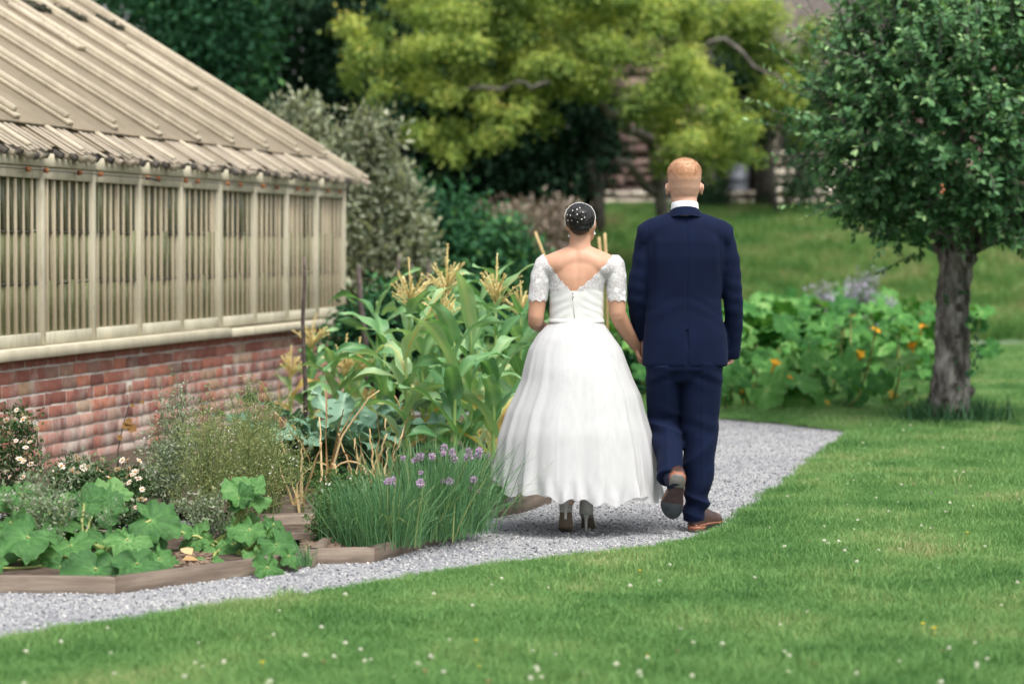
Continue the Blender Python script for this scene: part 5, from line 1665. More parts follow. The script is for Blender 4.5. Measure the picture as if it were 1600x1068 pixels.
def marrow(label, base_px, Yb, leaves):
    b = (at(base_px, 382, Yb)[0], Yb, .05)
    root = empty('marrow_plant', b); tag(root, label, 'marrow plant')
    for (px, py, sz, Y, nx, ny, nz, tx, tz) in leaves:
        put_leaf(root, b, px, py, Y, sz * 1.0, (nx + rs.normal(0, .2), ny * .62 + rs.normal(0, .15), nz), (tx, -.5, tz), sq_near, rs)
    for i in range(30):
        l = leaves[rs.integers(0, len(leaves))]
        put_leaf(root, b, l[0] + rs.normal(0, 30), l[1] + rs.normal(4, 14), l[3] + rs.uniform(-.05, .35), l[2] * rs.uniform(.5, .9), (rs.normal(0, .5), -.6 + rs.normal(0, .3), .7), (rs.normal(), -.5, rs.normal()), sq_near, rs)
    c = MB()
    c.add(*tube(curve_pts((-.12, .05, 0), (.14, -.02, .05), .05, 6, rs, .01), .014, 8), var=.2)
    c.build('stem', M_petiole, root, True)
marrow('leafy marrow plant sprawling across the left end of the front bed', 110, 10.55, [
    (42, 838, 120, 10.35, -.1, -.7, .75, -.5, -.3), (95, 815, 85, 10.7, .1, -.5, .9, .4, 0), (150, 800, 110, 10.75, .0, -.95, .45, -.1, 1.0), (120, 775, 90, 11.0, -.2, -.8, .6, -.4, .6),
    (200, 842, 95, 10.5, .2, -.5, .9, .6, 0), (150, 888, 130, 10.12, -.1, -.8, .6, -.2, -1), (215, 880, 110, 10.15, .35, -.6, .7, .7, -.6), (236, 812, 105, 10.6, .15, -.6, .8, .9, .2),
    (60, 872, 80, 10.4, -.3, -.7, .5, -.6, -.6), (15, 815, 90, 10.6, -.3, -.6, .8, -.7, .2), (250, 872, 80, 10.35, .3, -.75, .6, .8, -.3), (195, 912, 55, 9.98, .1, -.9, .3, .1, -1),
    (110, 850, 90, 10.5, .0, -.4, .9, .2, -.2), (20, 862, 80, 10.4, -.4, -.5, .8, -.8, 0), (95, 885, 60, 10.3, -.1, -.8, .5, -.3, -.8), (165, 845, 80, 10.6, .1, -.6, .8, .3, -.3), (-40, 850, 110, 10.5, -.3, -.5, .8, -.6, 0),
    (175, 770, 70, 11.1, .2, -.85, .5, .3, .8), (70, 790, 80, 11.0, -.1, -.6, .8, -.3, .3), (240, 845, 60, 10.6, .5, -.5, .6, .6, .2), (-20, 890, 80, 10.2, -.2, -.7, .6, -.3, -.8), (30, 770, 70, 11.2, -.1, -.7, .7, .2, .6), (130, 830, 80, 10.75, .2, -.4, .9, .5, 0)])
marrow('marrow plant with an upright lone leaf at the right end of the front bed', 365, 10.95, [
    (383, 778, 92, 10.9, .2, -.9, .45, .5, 1.0), (390, 826, 78, 10.75, .0, -.55, .85, -.2, .1), (428, 818, 58, 10.8, .3, -.45, .85, .9, .1), (432, 850, 85, 10.6, .5, -.65, .55, .8, -.5),
    (418, 886, 75, 10.35, .35, -.8, .4, .5, -1), (322, 888, 72, 10.5, -.1, -.7, .7, -.2, -.6), (310, 838, 75, 10.9, -.3, -.75, .5, -.5, .4), (362, 850, 55, 10.85, -.1, -.6, .7, -.3, .2), (340, 860, 60, 10.8, .0, -.7, .6, .2, -.3), (400, 868, 60, 10.6, .2, -.5, .8, .5, -.2), (285, 858, 55, 10.9, -.4, -.6, .6, -.6, 0), (452, 868, 55, 10.5, .5, -.6, .5, .7, -.8), (375, 835, 60, 11.0, -.1, -.5, .8, .3, .2)])
# fallen dry leaf
lf = MB(); scatter(lf, (LEAF[0] * [1, 1.6, 2], LEAF[1]), np.array([G(285, 874, .06), G(300, 866, .07)]), np.array([[1, .2, .1], [-.5, .3, .3]]), np.array([[0, -.3, 1], [.2, -.5, 1.0]]), .07, np.array([.5, .9]))
tag(lf.build('fallen_leaf', M_dry), 'curled brown dead leaf on the soil of the front bed', 'leaf')
# far squash patch: six sprawling plants
for k, (px, Yb, lab) in enumerate([(1050, 22.6, 'sprawling squash plant partly hidden behind the groom'), (1140, 22.0, 'squash plant beside the groom with orange flowers low down'), (1230, 21.9, 'squash plant at the front of the far patch, pale broad leaves'), (1340, 22.1, 'squash plant with yellowed leaves beside the apple trunk'),
                                   (1190, 26.5, 'squash plant in the middle rows of the far patch behind the groom'), (1300, 26.5, 'squash plant in the centre rear of the far patch'), (1420, 26, 'squash plant behind the apple trunk'), (1250, 30.5, 'rearmost squash plant below the grass bank'), (1390, 30.5, 'rearmost squash plant near the purple flowers')]):
    b = (at(px, 382, Yb)[0], Yb, .03)
    root = empty('squash_plant', b); tag(root, lab, 'squash plant', 'squash plants in the far patch')
    for i in range(54):
        a = rs.random() * 6.28; o = math.sqrt(rs.random())
        X = b[0] + math.cos(a) * o * .85; Y = Yb + math.sin(a) * o * 2.1
        front = Y < Yb - .9
        z = rs.uniform(.08, .45) if front else rs.uniform(.25, .80)
        s = rs.uniform(.22, .42)
        nv = (rs.normal(0, .5), -.35 + rs.normal(0, .45) - (.4 if front else 0), .85)
        p = np.array([X, Y, z]) - np.array(b)
        obj('leaf', sq_far[rs.integers(0, 5)], None, root, p, leaf_rot(nv, (rs.normal(), rs.normal(), 0)), s)
        if i % 3 == 0:
            MB().add(*tube([p * [.8, .8, 0], p * [.95, .95, .6], p], [.012, .010, .008], 6), var=rs.random()).build('leaf_stalk', M_petiole, root, True)
    if k in (2, 3):
        for (px2, py2, s2) in ([(1240, 637, .10), (1250, 632, .07), (1300, 636, .12)] if k == 2 else [(1395, 625, .17), (1405, 617, .15), (1380, 640, .12), (1410, 636, .1)]):
            lf = MB(); scatter(lf, (LEAF[0] * [1, 2.2, 2], LEAF[1]), np.array([at(px2, py2, Yb - 1.2) - np.array(b)]), np.array([[rs.normal(), -.2, .3]]), np.array([[rs.normal(0, .4), -.8, .7]]), s2 * .9, np.array([rs.random()]))
            lf.build('yellow_leaf', M_yleaf, root)
# squash flowers
fl_pts = [(0, 1230, 596, 21.4), (0, 1210, 570, 21.7), (0, 1368, 520, 23.0), (0, 1200, 500, 24), (0, 1425, 543, 23), (0, 1343, 557, 22), (0, 1332, 500, 25), (0, 1440, 515, 24), (0, 1158, 615, 21.5)]
fl_where = ['low at the front of the far patch near the groom', 'half up the left part of the far patch', 'brightest, high in the middle of the far patch', 'far back beside the elbow of the groom', 'closest to the apple trunk, low', 'small, in the centre of the far patch', 'below the mauve flowers', 'close to the apple trunk, higher', 'lowest, right beside the trouser leg of the groom']
for fi, (_, px, py, Y) in enumerate(fl_pts):
    Y -= 1.0
    p = at(px, py, Y)
    mb = MB()
    a = np.arange(5) * 6.28 / 5 + rs.random()
    d = np.c_[np.cos(a), np.sin(a), np.full(5, .8)]
    scatter(mb, (LEAF[0] * [1, 1.5, 1], LEAF[1]), np.zeros((5, 3)), d, np.tile([0, 0, 1.0], (5, 1)), .068, rs.random(5), rs)
    mb.add(*tube([(0, 0, -.12), (0, 0, 0)], [.006, .012], 6), var=.2)
    o = mb.build('squash_flower', M_sqfl); o.location = tuple(p); o.rotation_euler = (rs.uniform(.2, .8), rs.normal(0, .3), 0)
    tag(o, 'orange squash flower ' + fl_where[fi], 'flower', 'orange squash flowers')
# purple-grey flowering plants at the back of the patch
M_phac = leaf_mat('mauve_flower', [(0, (.10, .17, .09)), (.5, (.16, .22, .13)), (.62, (.30, .27, .36)), (1, (.42, .38, .50))], .8, .2, .15)
def mauve(label, Y, lobes, seed):
    r = np.random.default_rng(seed)
    lob = [L_(*l, Y=Y) for l in lobes]
    bx = np.mean([l[0] for l in lob])
    T = leafy('flowering_plant', label, 'flowering plant', (bx, Y, .03), lob, 1500, .05, M_phac, M_barkdark, [(curve_pts((bx, Y, .03), l[:3], 0, 5, r, .02), (.01, .004)) for l in lob], seed=seed, shell=.2, varbias=.25)
mauve('mauve-flowered plant rising left of the tallest one in the far patch', 29, [(1285, 458, 12, 10), (1298, 480, 14, 12), (1275, 475, 8, 8), (1290, 510, 18, 20)], 151)
mauve('tallest mauve-flowered plant at the back of the far patch', 29.5, [(1340, 450, 20, 12), (1360, 432, 14, 9), (1355, 462, 16, 10), (1375, 478, 14, 10), (1330, 470, 12, 10), (1390, 482, 14, 9), (1350, 500, 30, 24)], 152)

# ================================================================== stakes
M_stick = noise_mat('dark_stick', [(.3, (.03, .024, .022)), (.7, (.11, .085, .075))], 20, .9, .5, .004)
M_cane = noise_mat('bamboo_cane', [(.3, (.35, .23, .10)), (.7, (.55, .40, .20))], 12, .6, .2, .002)
def stake(name, pts, Y, r0, r1, mat, label):
    top = at(*pts[-1], Y); bot = at(*pts[0], Y); bot[2] = 0.0
    P = [bot] + [at(*p, Y) for p in pts]
    P = np.array(P); b = P[0].copy()
    V, Fd = tube(P - b, np.linspace(r0, r1, len(P)), 9)
    o = MB().add(V, Fd).build(name, mat, None, True, b)
    tag(o, label, 'stake', 'garden stakes')
stake('wooden_stake', [(477, 600), (475, 560), (473, 500), (476, 440), (475, 402)], 15.5, .016, .010, M_stick, 'tall dark crooked stick in front of the greenhouse windows')
stake('wooden_stake', [(571, 530), (564, 480), (560, 415)], 18.5, .026, .020, M_stick, 'brown stake standing just beyond the greenhouse corner')
for (x0, x1, y, Y, lab) in [(625, 622, 403, 20, 'thin dark stake left of the first tall tassel'), (641, 640, 404, 20.5, 'dark stake with a pale top behind the first tall tassel'), (668, 670, 405, 20.3, 'dark stake between the first and highest tassels')]:
    stake('wooden_stake', [(x0, 520), (x1, y)], Y, .016, .013, M_stick, lab)
stake('bamboo_cane', [(862, 430), (836, 362)], 19, .013, .010, M_cane, 'leaning bamboo cane left of the bridal shoulder')
stake('bamboo_cane', [(941, 440), (936, 370)], 19.2, .012, .010, M_cane, 'bamboo cane just right of the bridal head')
stake('bamboo_cane', [(949, 440), (945, 364)], 19.4, .012, .010, M_cane, 'bamboo cane nearest the groom, right of another cane')
# ================================================================== people: helpers
from mathutils.bvhtree import BVHTree
def remesh(shapes, voxel=.006, smooth=6, factor=.5):
    """union of overlapping closed shapes as one continuous surface; returns vertices and quads/tris"""
    mb = MB()
    for V, Fd in shapes: mb.add(V, Fd)
    me = mb.mesh('tmp')
    o = bpy.data.objects.new('tmp', me); COL.objects.link(o)
    m = o.modifiers.new('r', 'REMESH'); m.mode = 'VOXEL'; m.voxel_size = voxel
    if smooth:
        s = o.modifiers.new('s', 'SMOOTH'); s.iterations = smooth; s.factor = factor
    dg = bpy.context.evaluated_depsgraph_get(); dg.update()
    ev = o.evaluated_get(dg); em = ev.to_mesh()
    V = np.empty(len(em.vertices) * 3); em.vertices.foreach_get('co', V); V = V.reshape(-1, 3)
    em.calc_loop_triangles()
    T = np.empty(len(em.loop_triangles) * 3, np.int32); em.loop_triangles.foreach_get('vertices', T); T = T.reshape(-1, 3)
    ev.to_mesh_clear()
    bpy.data.objects.remove(o); bpy.data.meshes.remove(me)
    return V, T
def normals(V, T):
    n = np.cross(V[T[:, 1]] - V[T[:, 0]], V[T[:, 2]] - V[T[:, 0]])
    Nn = np.zeros_like(V)
    for k in range(3): np.add.at(Nn, T[:, k], n)
    return unit(Nn)
def clip_mesh(V, T, f, extra=None):
    """keep the part of the surface where f > 0, cut cleanly along f = 0"""
    V = list(map(tuple, V)); out = []; cache = {}
    X = list(extra) if extra is not None else None
    fl = list(f)
    inside = np.asarray(f) > 0
    cnt = inside[T].sum(1)
    full = T[cnt == 3]
    def cut(a, b):
        k = (min(a, b), max(a, b))
        if k not in cache:
            t = fl[a] / (fl[a] - fl[b])
            cache[k] = len(V)
            V.append(tuple(np.array(V[a]) * (1 - t) + np.array(V[b]) * t))
            if X is not None: X.append(X[a] * (1 - t) + X[b] * t)
        return cache[k]
    for tri in T[(cnt > 0) & (cnt < 3)]:
        poly = []
        for i in range(3):
            a, b = tri[i], tri[(i + 1) % 3]
            if fl[a] > 0: poly.append(a)
            if (fl[a] > 0) != (fl[b] > 0): poly.append(cut(a, b))
        for i in range(1, len(poly) - 1): out.append((poly[0], poly[i], poly[i + 1]))
    T2 = np.vstack([full, np.array(out).reshape(-1, 3)]).astype(int)
    used = np.unique(T2); mp = np.full(len(V), -1); mp[used] = np.arange(len(used))
    V = np.array(V)[used]
    return (V, mp[T2]) if X is None else (V, mp[T2], np.array(X)[used])
def sstep(x, a, b):
    t = np.clip((x - a) / (b - a), 0, 1)
    return t * t * (3 - 2 * t)
def hand(wrist, d, palm_n, thumb_side, s=1.0, curl=.5):
    """palm and five bent fingers; d = from wrist to knuckles, palm_n = out of the palm, thumb_side = +1/-1 along d x palm_n"""
    w = np.asarray(wrist, float); d = unit(d); n = unit(np.asarray(palm_n) - d * np.dot(palm_n, d)); sd = np.cross(d, n) * thumb_side
    out = []
    rings = []
    th = np.arange(14) * 2 * np.pi / 14
    for x, hw, ht in ((-.01, .026, .021), (.02, .030, .019), (.05, .037, .016), (.085, .040, .014), (.098, .036, .010)):
        rings.append(w + d * x * s + (np.cos(th)[:, None] * sd * hw + np.sin(th)[:, None] * n * ht) * s)
    out.append(loft(rings))
    for i, (off, L) in enumerate(((.029, .072), (.010, .080), (-.010, .075), (-.028, .060))):
        P = [w + (d * .075 + sd * off) * s]
        ang = .15
        for sg in (.40, .33, .27):
            ang += curl * (1.0 if sg < .4 else .7)
            P.append(P[-1] + (d * math.cos(ang) + n * math.sin(ang)) * L * sg * 1.25 * s)
        out.append(tube(P, np.array([.0095, .009, .0085, .0072]) * s, 8, True, True))
    P = [w + (d * .015 + sd * .022) * s, w + (d * .045 + sd * .043 + n * .012) * s, w + (d * .07 + sd * .047 + n * .026) * s, w + (d * .092 + sd * .04 + n * .034) * s]
    out.append(tube(P, np.array([.013, .0115, .010, .008]) * s, 8, True, True))
    return out
def skin_mat(name, c, dark):
    m, nt, bs, out = new_mat(name)
    f = noise_fac(nt, 14, 5); r = ramp(nt, [(.3, dark), (.65, c)])
    nt.links.new(f, r.inputs[0]); nt.links.new(r.outputs[0], bs.inputs['Base Color'])
    bs.inputs['Roughness'].default_value = .5; bs.inputs['Specular IOR Level'].default_value = .35
    bs.inputs['Subsurface Weight'].default_value = .12
    bs.inputs['Subsurface Radius'].default_value = (.9, .35, .2); bs.inputs['Subsurface Scale'].default_value = .008
    add_bump(nt, bs, noise_fac(nt, 260, 4), .08, .001)
    return m
def cloth_mat(name, c, rough=.85, sheen=.3, weave=900, shtint=None, bump=.12):
    m, nt, bs, out = new_mat(name)
    f = noise_fac(nt, 7, 6, .6)
    r = ramp(nt, [(.3, tuple(x * .82 for x in c)), (.7, tuple(min(1, x * 1.15) for x in c))])
    nt.links.new(f, r.inputs[0]); nt.links.new(r.outputs[0], bs.inputs['Base Color'])
    bs.inputs['Roughness'].default_value = rough; bs.inputs['Specular IOR Level'].default_value = .12
    bs.inputs['Sheen Weight'].default_value = sheen
    if shtint: bs.inputs['Sheen Tint'].default_value = (*shtint, 1)
    add_bump(nt, bs, noise_fac(nt, weave, 2), bump, .0006)
    return m
def child(name, V, T, mat, parent, smooth=True, var=.5):
    return MB().add(V, T if isinstance(T, dict) else np.asarray(T), var).build(name, mat, parent, smooth)

# ------------------------------------------------------------------ the groom
MY = 12.0
MK = 315.0
def gm(px, py): return ((px - 1070) / MK, (832 - py) / MK)
man = empty('person', ((1070 - 800) / F_PX * MY, MY, .012))
tag(man, 'person with short ginger hair in a navy suit, walking away hand in hand', 'person')
M_mskin = skin_mat('fair_skin', (.60, .36, .27), (.53, .29, .21))
M_ginger = leaf_mat('ginger_hair', [(0, (.57, .335, .25)), (.3, (.50, .29, .20)), (.6, (.40, .205, .11)), (1, (.58, .37, .23))], .6, 0, .3, noise=.14, nscale=120)
M_navy = cloth_mat('navy_wool', (.0032, .0074, .027), .85, .03, 1100, (.45, .55, .9), .2)
M_shirt = cloth_mat('white_shirt', (.78, .79, .82), .8, .1)
M_shoeb = noise_mat('brown_shoe_leather', [(.3, (.028, .014, .012)), (.7, (.07, .034, .028))], 30, .35, .15, .001, spec=.5)
M_sole = noise_mat('dark_rubber_sole', [(.3, (.035, .045, .05)), (.7, (.075, .088, .095))], 24, .8, .3, .002)
M_tan = noise_mat('tan_leather_sole', [(.3, (.22, .14, .095)), (.7, (.36, .25, .18))], 24, .7, .2, .002)
M_welt = noise_mat('red_brown_welt', [(.3, (.19, .065, .035)), (.7, (.32, .13, .08))], 30, .5, .2, .001)
M_heelcap = noise_mat('grey_heel_rubber', [(.3, (.14, .135, .12)), (.7, (.23, .22, .2))], 24, .85, .3, .002)

# head, neck, ears, hands, hidden body: one surface
hx = -.003
hr = [(1.585, .062, .028, .032), (1.605, .05, .045, .055), (1.635, .03, .060, .075), (1.665, .018, .069, .089), (1.70, .010, .0755, .097), (1.74, .004, .079, .1005), (1.775, .0, .076, .096), (1.80, -.002, .067, .085), (1.818, -.003, .052, .068), (1.829, -.004, .034, .045), (1.835, -.004, .014, .02)]
head = loft([ering(hx, cy, z, rx, ry, 28, 2.15) for z, cy, rx, ry in hr])
RW = (.240, .075, .922)        # right wrist
LW = (-.205, .13, .95)         # left wrist
def ear(side, c):
    a = np.linspace(0, 2 * np.pi, 18)[:-1]
    return ellipsoid(c, (.010, .019, .030), 12, 8)
body_shapes = [head, ellipsoid((hx, .108, 1.685), (.012, .018, .022)), ellipsoid((hx, .095, 1.64), (.03, .014, .012)),
               tube([(0, -.018, 1.45), (0, -.012, 1.56), (hx, .004, 1.68)], [.07, .063, .060], 20),
               ellipsoid((hx - .085, .008, 1.692), (.0085, .019, .031)), ellipsoid((hx + .085, .008, 1.692), (.0085, .019, .031)),
               ellipsoid((hx - .091, -.004, 1.70), (.006, .012, .020)), ellipsoid((hx + .091, -.004, 1.70), (.006, .012, .020)),
               loft([ering(0, 0, z, rx, ry, 30) for z, rx, ry in ((.80, .15, .10), (.95, .165, .11), (1.1, .15, .10), (1.25, .16, .105), (1.38, .17, .105), (1.46, .15, .09), (1.52, .07, .07))]),
               tube([(.15, 0, 1.46), (.219, .0, 1.32), (.243, .012, 1.12), RW], [.04, .036, .032, .026], 14, True, True),
               tube([(-.15, 0, 1.46), (-.210, -.01, 1.32), (-.234, -.003, 1.19), (-.229, .045, 1.08), LW], [.04, .036, .034, .03, .026], 14, True, True),
               tube([(.085, 0, .88), (.085, .02, .5), (.07, -.02, .10)], [.085, .055, .04], 14, True, True),
               tube([(-.09, 0, .88), (-.10, .045, .52), (-.083, -.18, .32), (-.07, -.25, .25)], [.075, .05, .036, .034], 14, True, True)]
body_shapes += hand(RW, (-.015, .10, -.99), (-1, -.1, 0), 1, .98, .75)
body_shapes += hand(LW, (.02, .18, -.98), (.9, .2, .2), -1, .98, .6)
V, T = remesh(body_shapes, .0048, 5)
# ear hollows and nape
child('body', V, T, M_mskin, man)
HV, HT = V, T
Nn = normals(V, T)
# hair: scalp region of the head, thicker on top, fading to stubble at the nape and sides
f = np.where((V[:, 2] > 1.58) & (np.abs(V[:, 0]) < .0865), 1.0, -1.0)
zline = 1.685 + .058 * sstep(V[:, 1], .03, .10) - .012 * np.cos(V[:, 0] / .079 * 3.14)
fld = np.minimum((V[:, 2] - zline) * 20, (.0865 - np.abs(V[:, 0] - hx)) * 40)
fld = np.where(V[:, 2] < 1.58, -1, fld)
thick = .0006 + .007 * sstep(V[:, 2], 1.70, 1.80)
Vh = V + Nn * (thick + .0012 * vnoise(V, 160, 3) * sstep(V[:, 2], 1.72, 1.76))[:, None]
ztn = V[:, 2] + .016 * np.cos(V[:, 0] / .079 * 3.14) + .005 * vnoise(V, 55, 9)
tone = np.clip(.62 * sstep(ztn, 1.68, 1.79) + .3 * sstep(V[:, 2], 1.775, 1.82) + .10 * vnoise(V, 70, 5) * sstep(V[:, 2], 1.70, 1.75), 0, 1)
hv, ht, hvar = clip_mesh(Vh, T, fld, tone)
hair = MB().add(hv, ht, hvar)
rh = np.random.default_rng(4)
sel = rh.choice(len(hv), 9000, p=(lambda w: w / w.sum())(sstep(hv[:, 2], 1.715, 1.79) + .02))
Nh = unit(hv - np.array([hx, 0, 1.70]))
scatter(hair, (NEEDLE[0] * [1, 1.6, 1], NEEDLE[1]), hv[sel] - Nh[sel] * .002, unit(Nh[sel] + rh.normal(0, .45, (len(sel), 3)) + [0, .15, .1]), rand_dirs(len(sel), rh), .004 + .006 * sstep(hv[sel, 2], 1.73, 1.80), np.clip(hvar[sel] + rh.normal(0, .16, len(sel)), .1, 1), rh)
hair.build('hair', M_ginger, man, True)
# shirt collar and jacket
def collar(name, mat, z_back, z_front, h, rx, ry, cy, th, drop=.0, flare=.0):
    n = 48; a = np.arange(n) * 2 * np.pi / n
    c, s = np.cos(a), np.sin(a)
    zb = np.where(s < 0, z_back - drop * (1 + s), z_back - drop + (z_front - z_back + drop) * np.abs(s) ** 1.3)
    rings = []
    for dz, dr in ((0, flare), (h * .5, flare * .55), (h, 0), (h + .003, -th * .4), (h, -th), (0, -th + flare)):
        rings.append(np.stack([hx * .5 + (rx + dr) * c, cy + (ry + dr) * s, zb + dz], 1))
    Vc, Fd = loft(rings, cap=False)
    return child(name, Vc, Fd, mat, man)
collar('shirt_collar', M_shirt, 1.585, 1.53, .047, .0665, .072, .0, .006, .012, .004)
collar('jacket_collar', M_navy, 1.562, 1.42, .042, .074, .084, -.004, .008, .022, .020)
def yoke(zs, half, depth, cy=0.0, n=24):
    th = np.arange(n) * 2 * np.pi / n
    rings = []
    for x in np.linspace(-half, half, 25):
        ax = abs(x)
        ztop = np.interp(ax, [0, .07, .12, .20, half - .012, half], zs)
        d = np.interp(ax, [0, .1, half - .02, half], [depth, depth, depth * .72, depth * .45])
        hgt = np.interp(ax, [0, .12, half - .02, half], [.11, .09, .07, .045])
        rings.append(np.stack([np.full(n, x), cy + d * np.cos(th), ztop - hgt + hgt * np.sin(th)], 1))
    return loft(rings)
tors = [(.815, .001, .006, .213, .135), (.88, .003, .004, .213, .135), (.96, .002, .0, .207, .13), (1.05, -.003, .0, .191, .122), (1.15, -.006, .002, .184, .118), (1.25, -.005, .0, .190, .122), (1.35, -.003, -.004, .204, .124), (1.43, -.001, -.003, .207, .119), (1.48, 0, -.001, .19, .110), (1.525, 0, 0, .14, .096), (1.56, 0, 0, .09, .08)]
trs = loft([ering(cx, cy, z, rx, ry, 48, 2.5) for z, cx, cy, rx, ry in tors])
yk = yoke([1.592, 1.582, 1.566, 1.537, 1.517, 1.506], .238, .098)
sR = tube([(.186, 0, 1.455), (.203, -.002, 1.40), (.221, -.002, 1.32), (.235, .0, 1.20), (.243, .012, 1.12), (.248, .035, 1.02), (.245, .058, .93), (.239, .075, .850)], [.057, .057, .054, .0505, .0485, .046, .043, .041], 20)
sL = tube([(-.186, 0, 1.455), (-.199, -.006, 1.40), (-.211, -.01, 1.32), (-.233, -.006, 1.22), (-.236, .004, 1.16), (-.229, .045, 1.08), (-.216, .095, 1.0), (-.206, .125, .955)], [.057, .056, .054, .052, .050, .047, .044, .042], 20)
V, T = remesh([trs, yk, sR, sL], .0055, 26)
Nn = normals(V, T)
x, y, z = V.T
arm = sstep(np.abs(x), .175, .225)
back = (y < .02)
d = .0016 * vnoise(V * [1, 1, .35], 22, 1) * (1 - arm)
# centre-back seam, blade folds, pulls towards the arms, skirt drape
d += (-.0035 * np.exp(-((x - .001) / .004) ** 2) * (z < 1.545) - .012 * np.exp(-((x - .003) / .0045) ** 2) * (z < 1.0)) * back
d += .004 * np.exp(-((np.abs(x) - .135 - .05 * (1.45 - z)) / .016) ** 2) * sstep(z, 1.18, 1.35) * (1 - sstep(z, 1.42, 1.47)) * back
d += -.0035 * np.exp(-((np.abs(x) - .165 - .05 * (1.45 - z)) / .012) ** 2) * sstep(z, 1.18, 1.3) * (1 - sstep(z, 1.42, 1.47)) * back
d += .0016 * np.sin(np.abs(x) * 38 + .6) * (1 - sstep(z, .86, 1.08)) * back * (1 - arm)
d += .0011 * np.sin(z * 85 + 34 * np.abs(x) + 3 * vnoise(V, 9, 8)) * np.exp(-((z - 1.10) / .07) ** 2) * (1 - arm)
d += arm * (.0016 * np.sin(z * 95 + 22 * x + 9 * y) * np.exp(-((z - 1.16) / .13) ** 2) + .0018 * np.sin(z * 70 - 15 * y + 1) * np.exp(-((z - 1.36) / .08) ** 2) + .0012 * vnoise(V, 30, 6))
d += -.0022 * np.exp(-((np.abs(x) - .186 - .10 * np.clip(1.44 - z, 0, 1)) / .005) ** 2) * sstep(z, 1.33, 1.38) * (z < 1.515)          # armhole seam
V = V + Nn * d[:, None]
jacket = child('jacket', V, T, M_navy, man)
for k in range(3):             # sleeve buttons
    p = (.2455 + .038, .07 - .004 * k, .885 + .017 * k)
    MB().add(*ellipsoid(p, (.004, .006, .006), 8, 6)).build('sleeve_button', M_sole, jacket, True)
# trousers
legR = [(.84, .080, .0, .112, .125), (.76, .083, .008, .105, .115), (.68, .083, .012, .099, .105), (.58, .081, .012, .094, .098), (.48, .080, .006, .089, .094), (.40, .077, -.004, .086, .093), (.30, .071, -.014, .080, .09), (.22, .064, -.018, .068, .084), (.15, .060, -.014, .062, .086), (.115, .058, -.012, .066, .090), (.085, .050, -.008, .056, .085), (.045, .045, -.004, .052, .080)]
lR = loft([ering(cx, cy, z_, rx, ry, 28, 2.2) for z_, cx, cy, rx, ry in legR])
thR = np.array
def leg_rings(pts, n=28):
    P = np.array([p[:3] for p in pts]); Tn = unit(np.gradient(P, axis=0))
    rings = []; th = np.arange(n) * 2 * np.pi / n
    for p, t in zip(pts, Tn):
        u = np.array([1.0, 0, 0]); u = unit(u - t * np.dot(u, t)); w = np.cross(t, u)
        rings.append(np.array(p[:3]) + np.cos(th)[:, None] * u * p[3] + np.sin(th)[:, None] * w * p[4])
    return loft(rings)
lL = leg_rings([(-.098, 0, .84, .100, .122), (-.100, .018, .74, .092, .108), (-.101, .038, .64, .088, .10), (-.100, .052, .555, .084, .094), (-.097, .035, .49, .081, .092), (-.088, -.035, .43, .074, .09), (-.080, -.095, .385, .069, .082), (-.080, -.145, .345, .067, .078), (-.083, -.185, .31, .066, .074), (-.088, -.215, .275, .064, .068)])
seat = loft([ering(0, 0, z_, rx, ry, 36, 2.3) for z_, rx, ry in ((.74, .15, .09), (.80, .185, .125), (.90, .195, .13), (1.0, .185, .12))])
V, T = remesh([lR, lL, seat], .0055, 10)
Nn = normals(V, T); x, y, z = V.T
R_ = x > -.012
d = .0022 * vnoise(V * [1, 1, .4], 26, 11)
d += np.where(R_, .010 * (1 - 2 * np.abs(np.sin(z * 34 + x * 14))) * np.exp(-((z - .13) / .06) ** 2), .0)
d += np.where(R_, .007 * (1 - 2 * np.abs(np.sin(z * 16 - x * 14 + 1))) * np.exp(-((z - .33) / .14) ** 2), .0)
d += np.where(R_, .003 * np.sin(z * 55 + x * 30) * np.exp(-((z - .52) / .05) ** 2), .0)
d += np.where(~R_, .012 * (1 - 2 * np.abs(np.sin(z * 32 + x * 12 + .6))) * np.exp(-((z - .52) / .055) ** 2) * (y < .06), 0)
d += np.where(~R_, .006 * np.sin((z + y) * 60 - x * 30) * np.exp(-((z - .28) / .05) ** 2), 0)
d += .003 * np.exp(-((np.where(R_, x - .085, x + .098)) / .006) ** 2) * (y < -.02) * sstep(z, .15, .4)      # pressed crease
d += .004 * np.sin(z * 60 + np.abs(x) * 40) * np.exp(-((z - .76) / .035) ** 2)
child('trousers', V + Nn * d[:, None], T, M_navy, man)

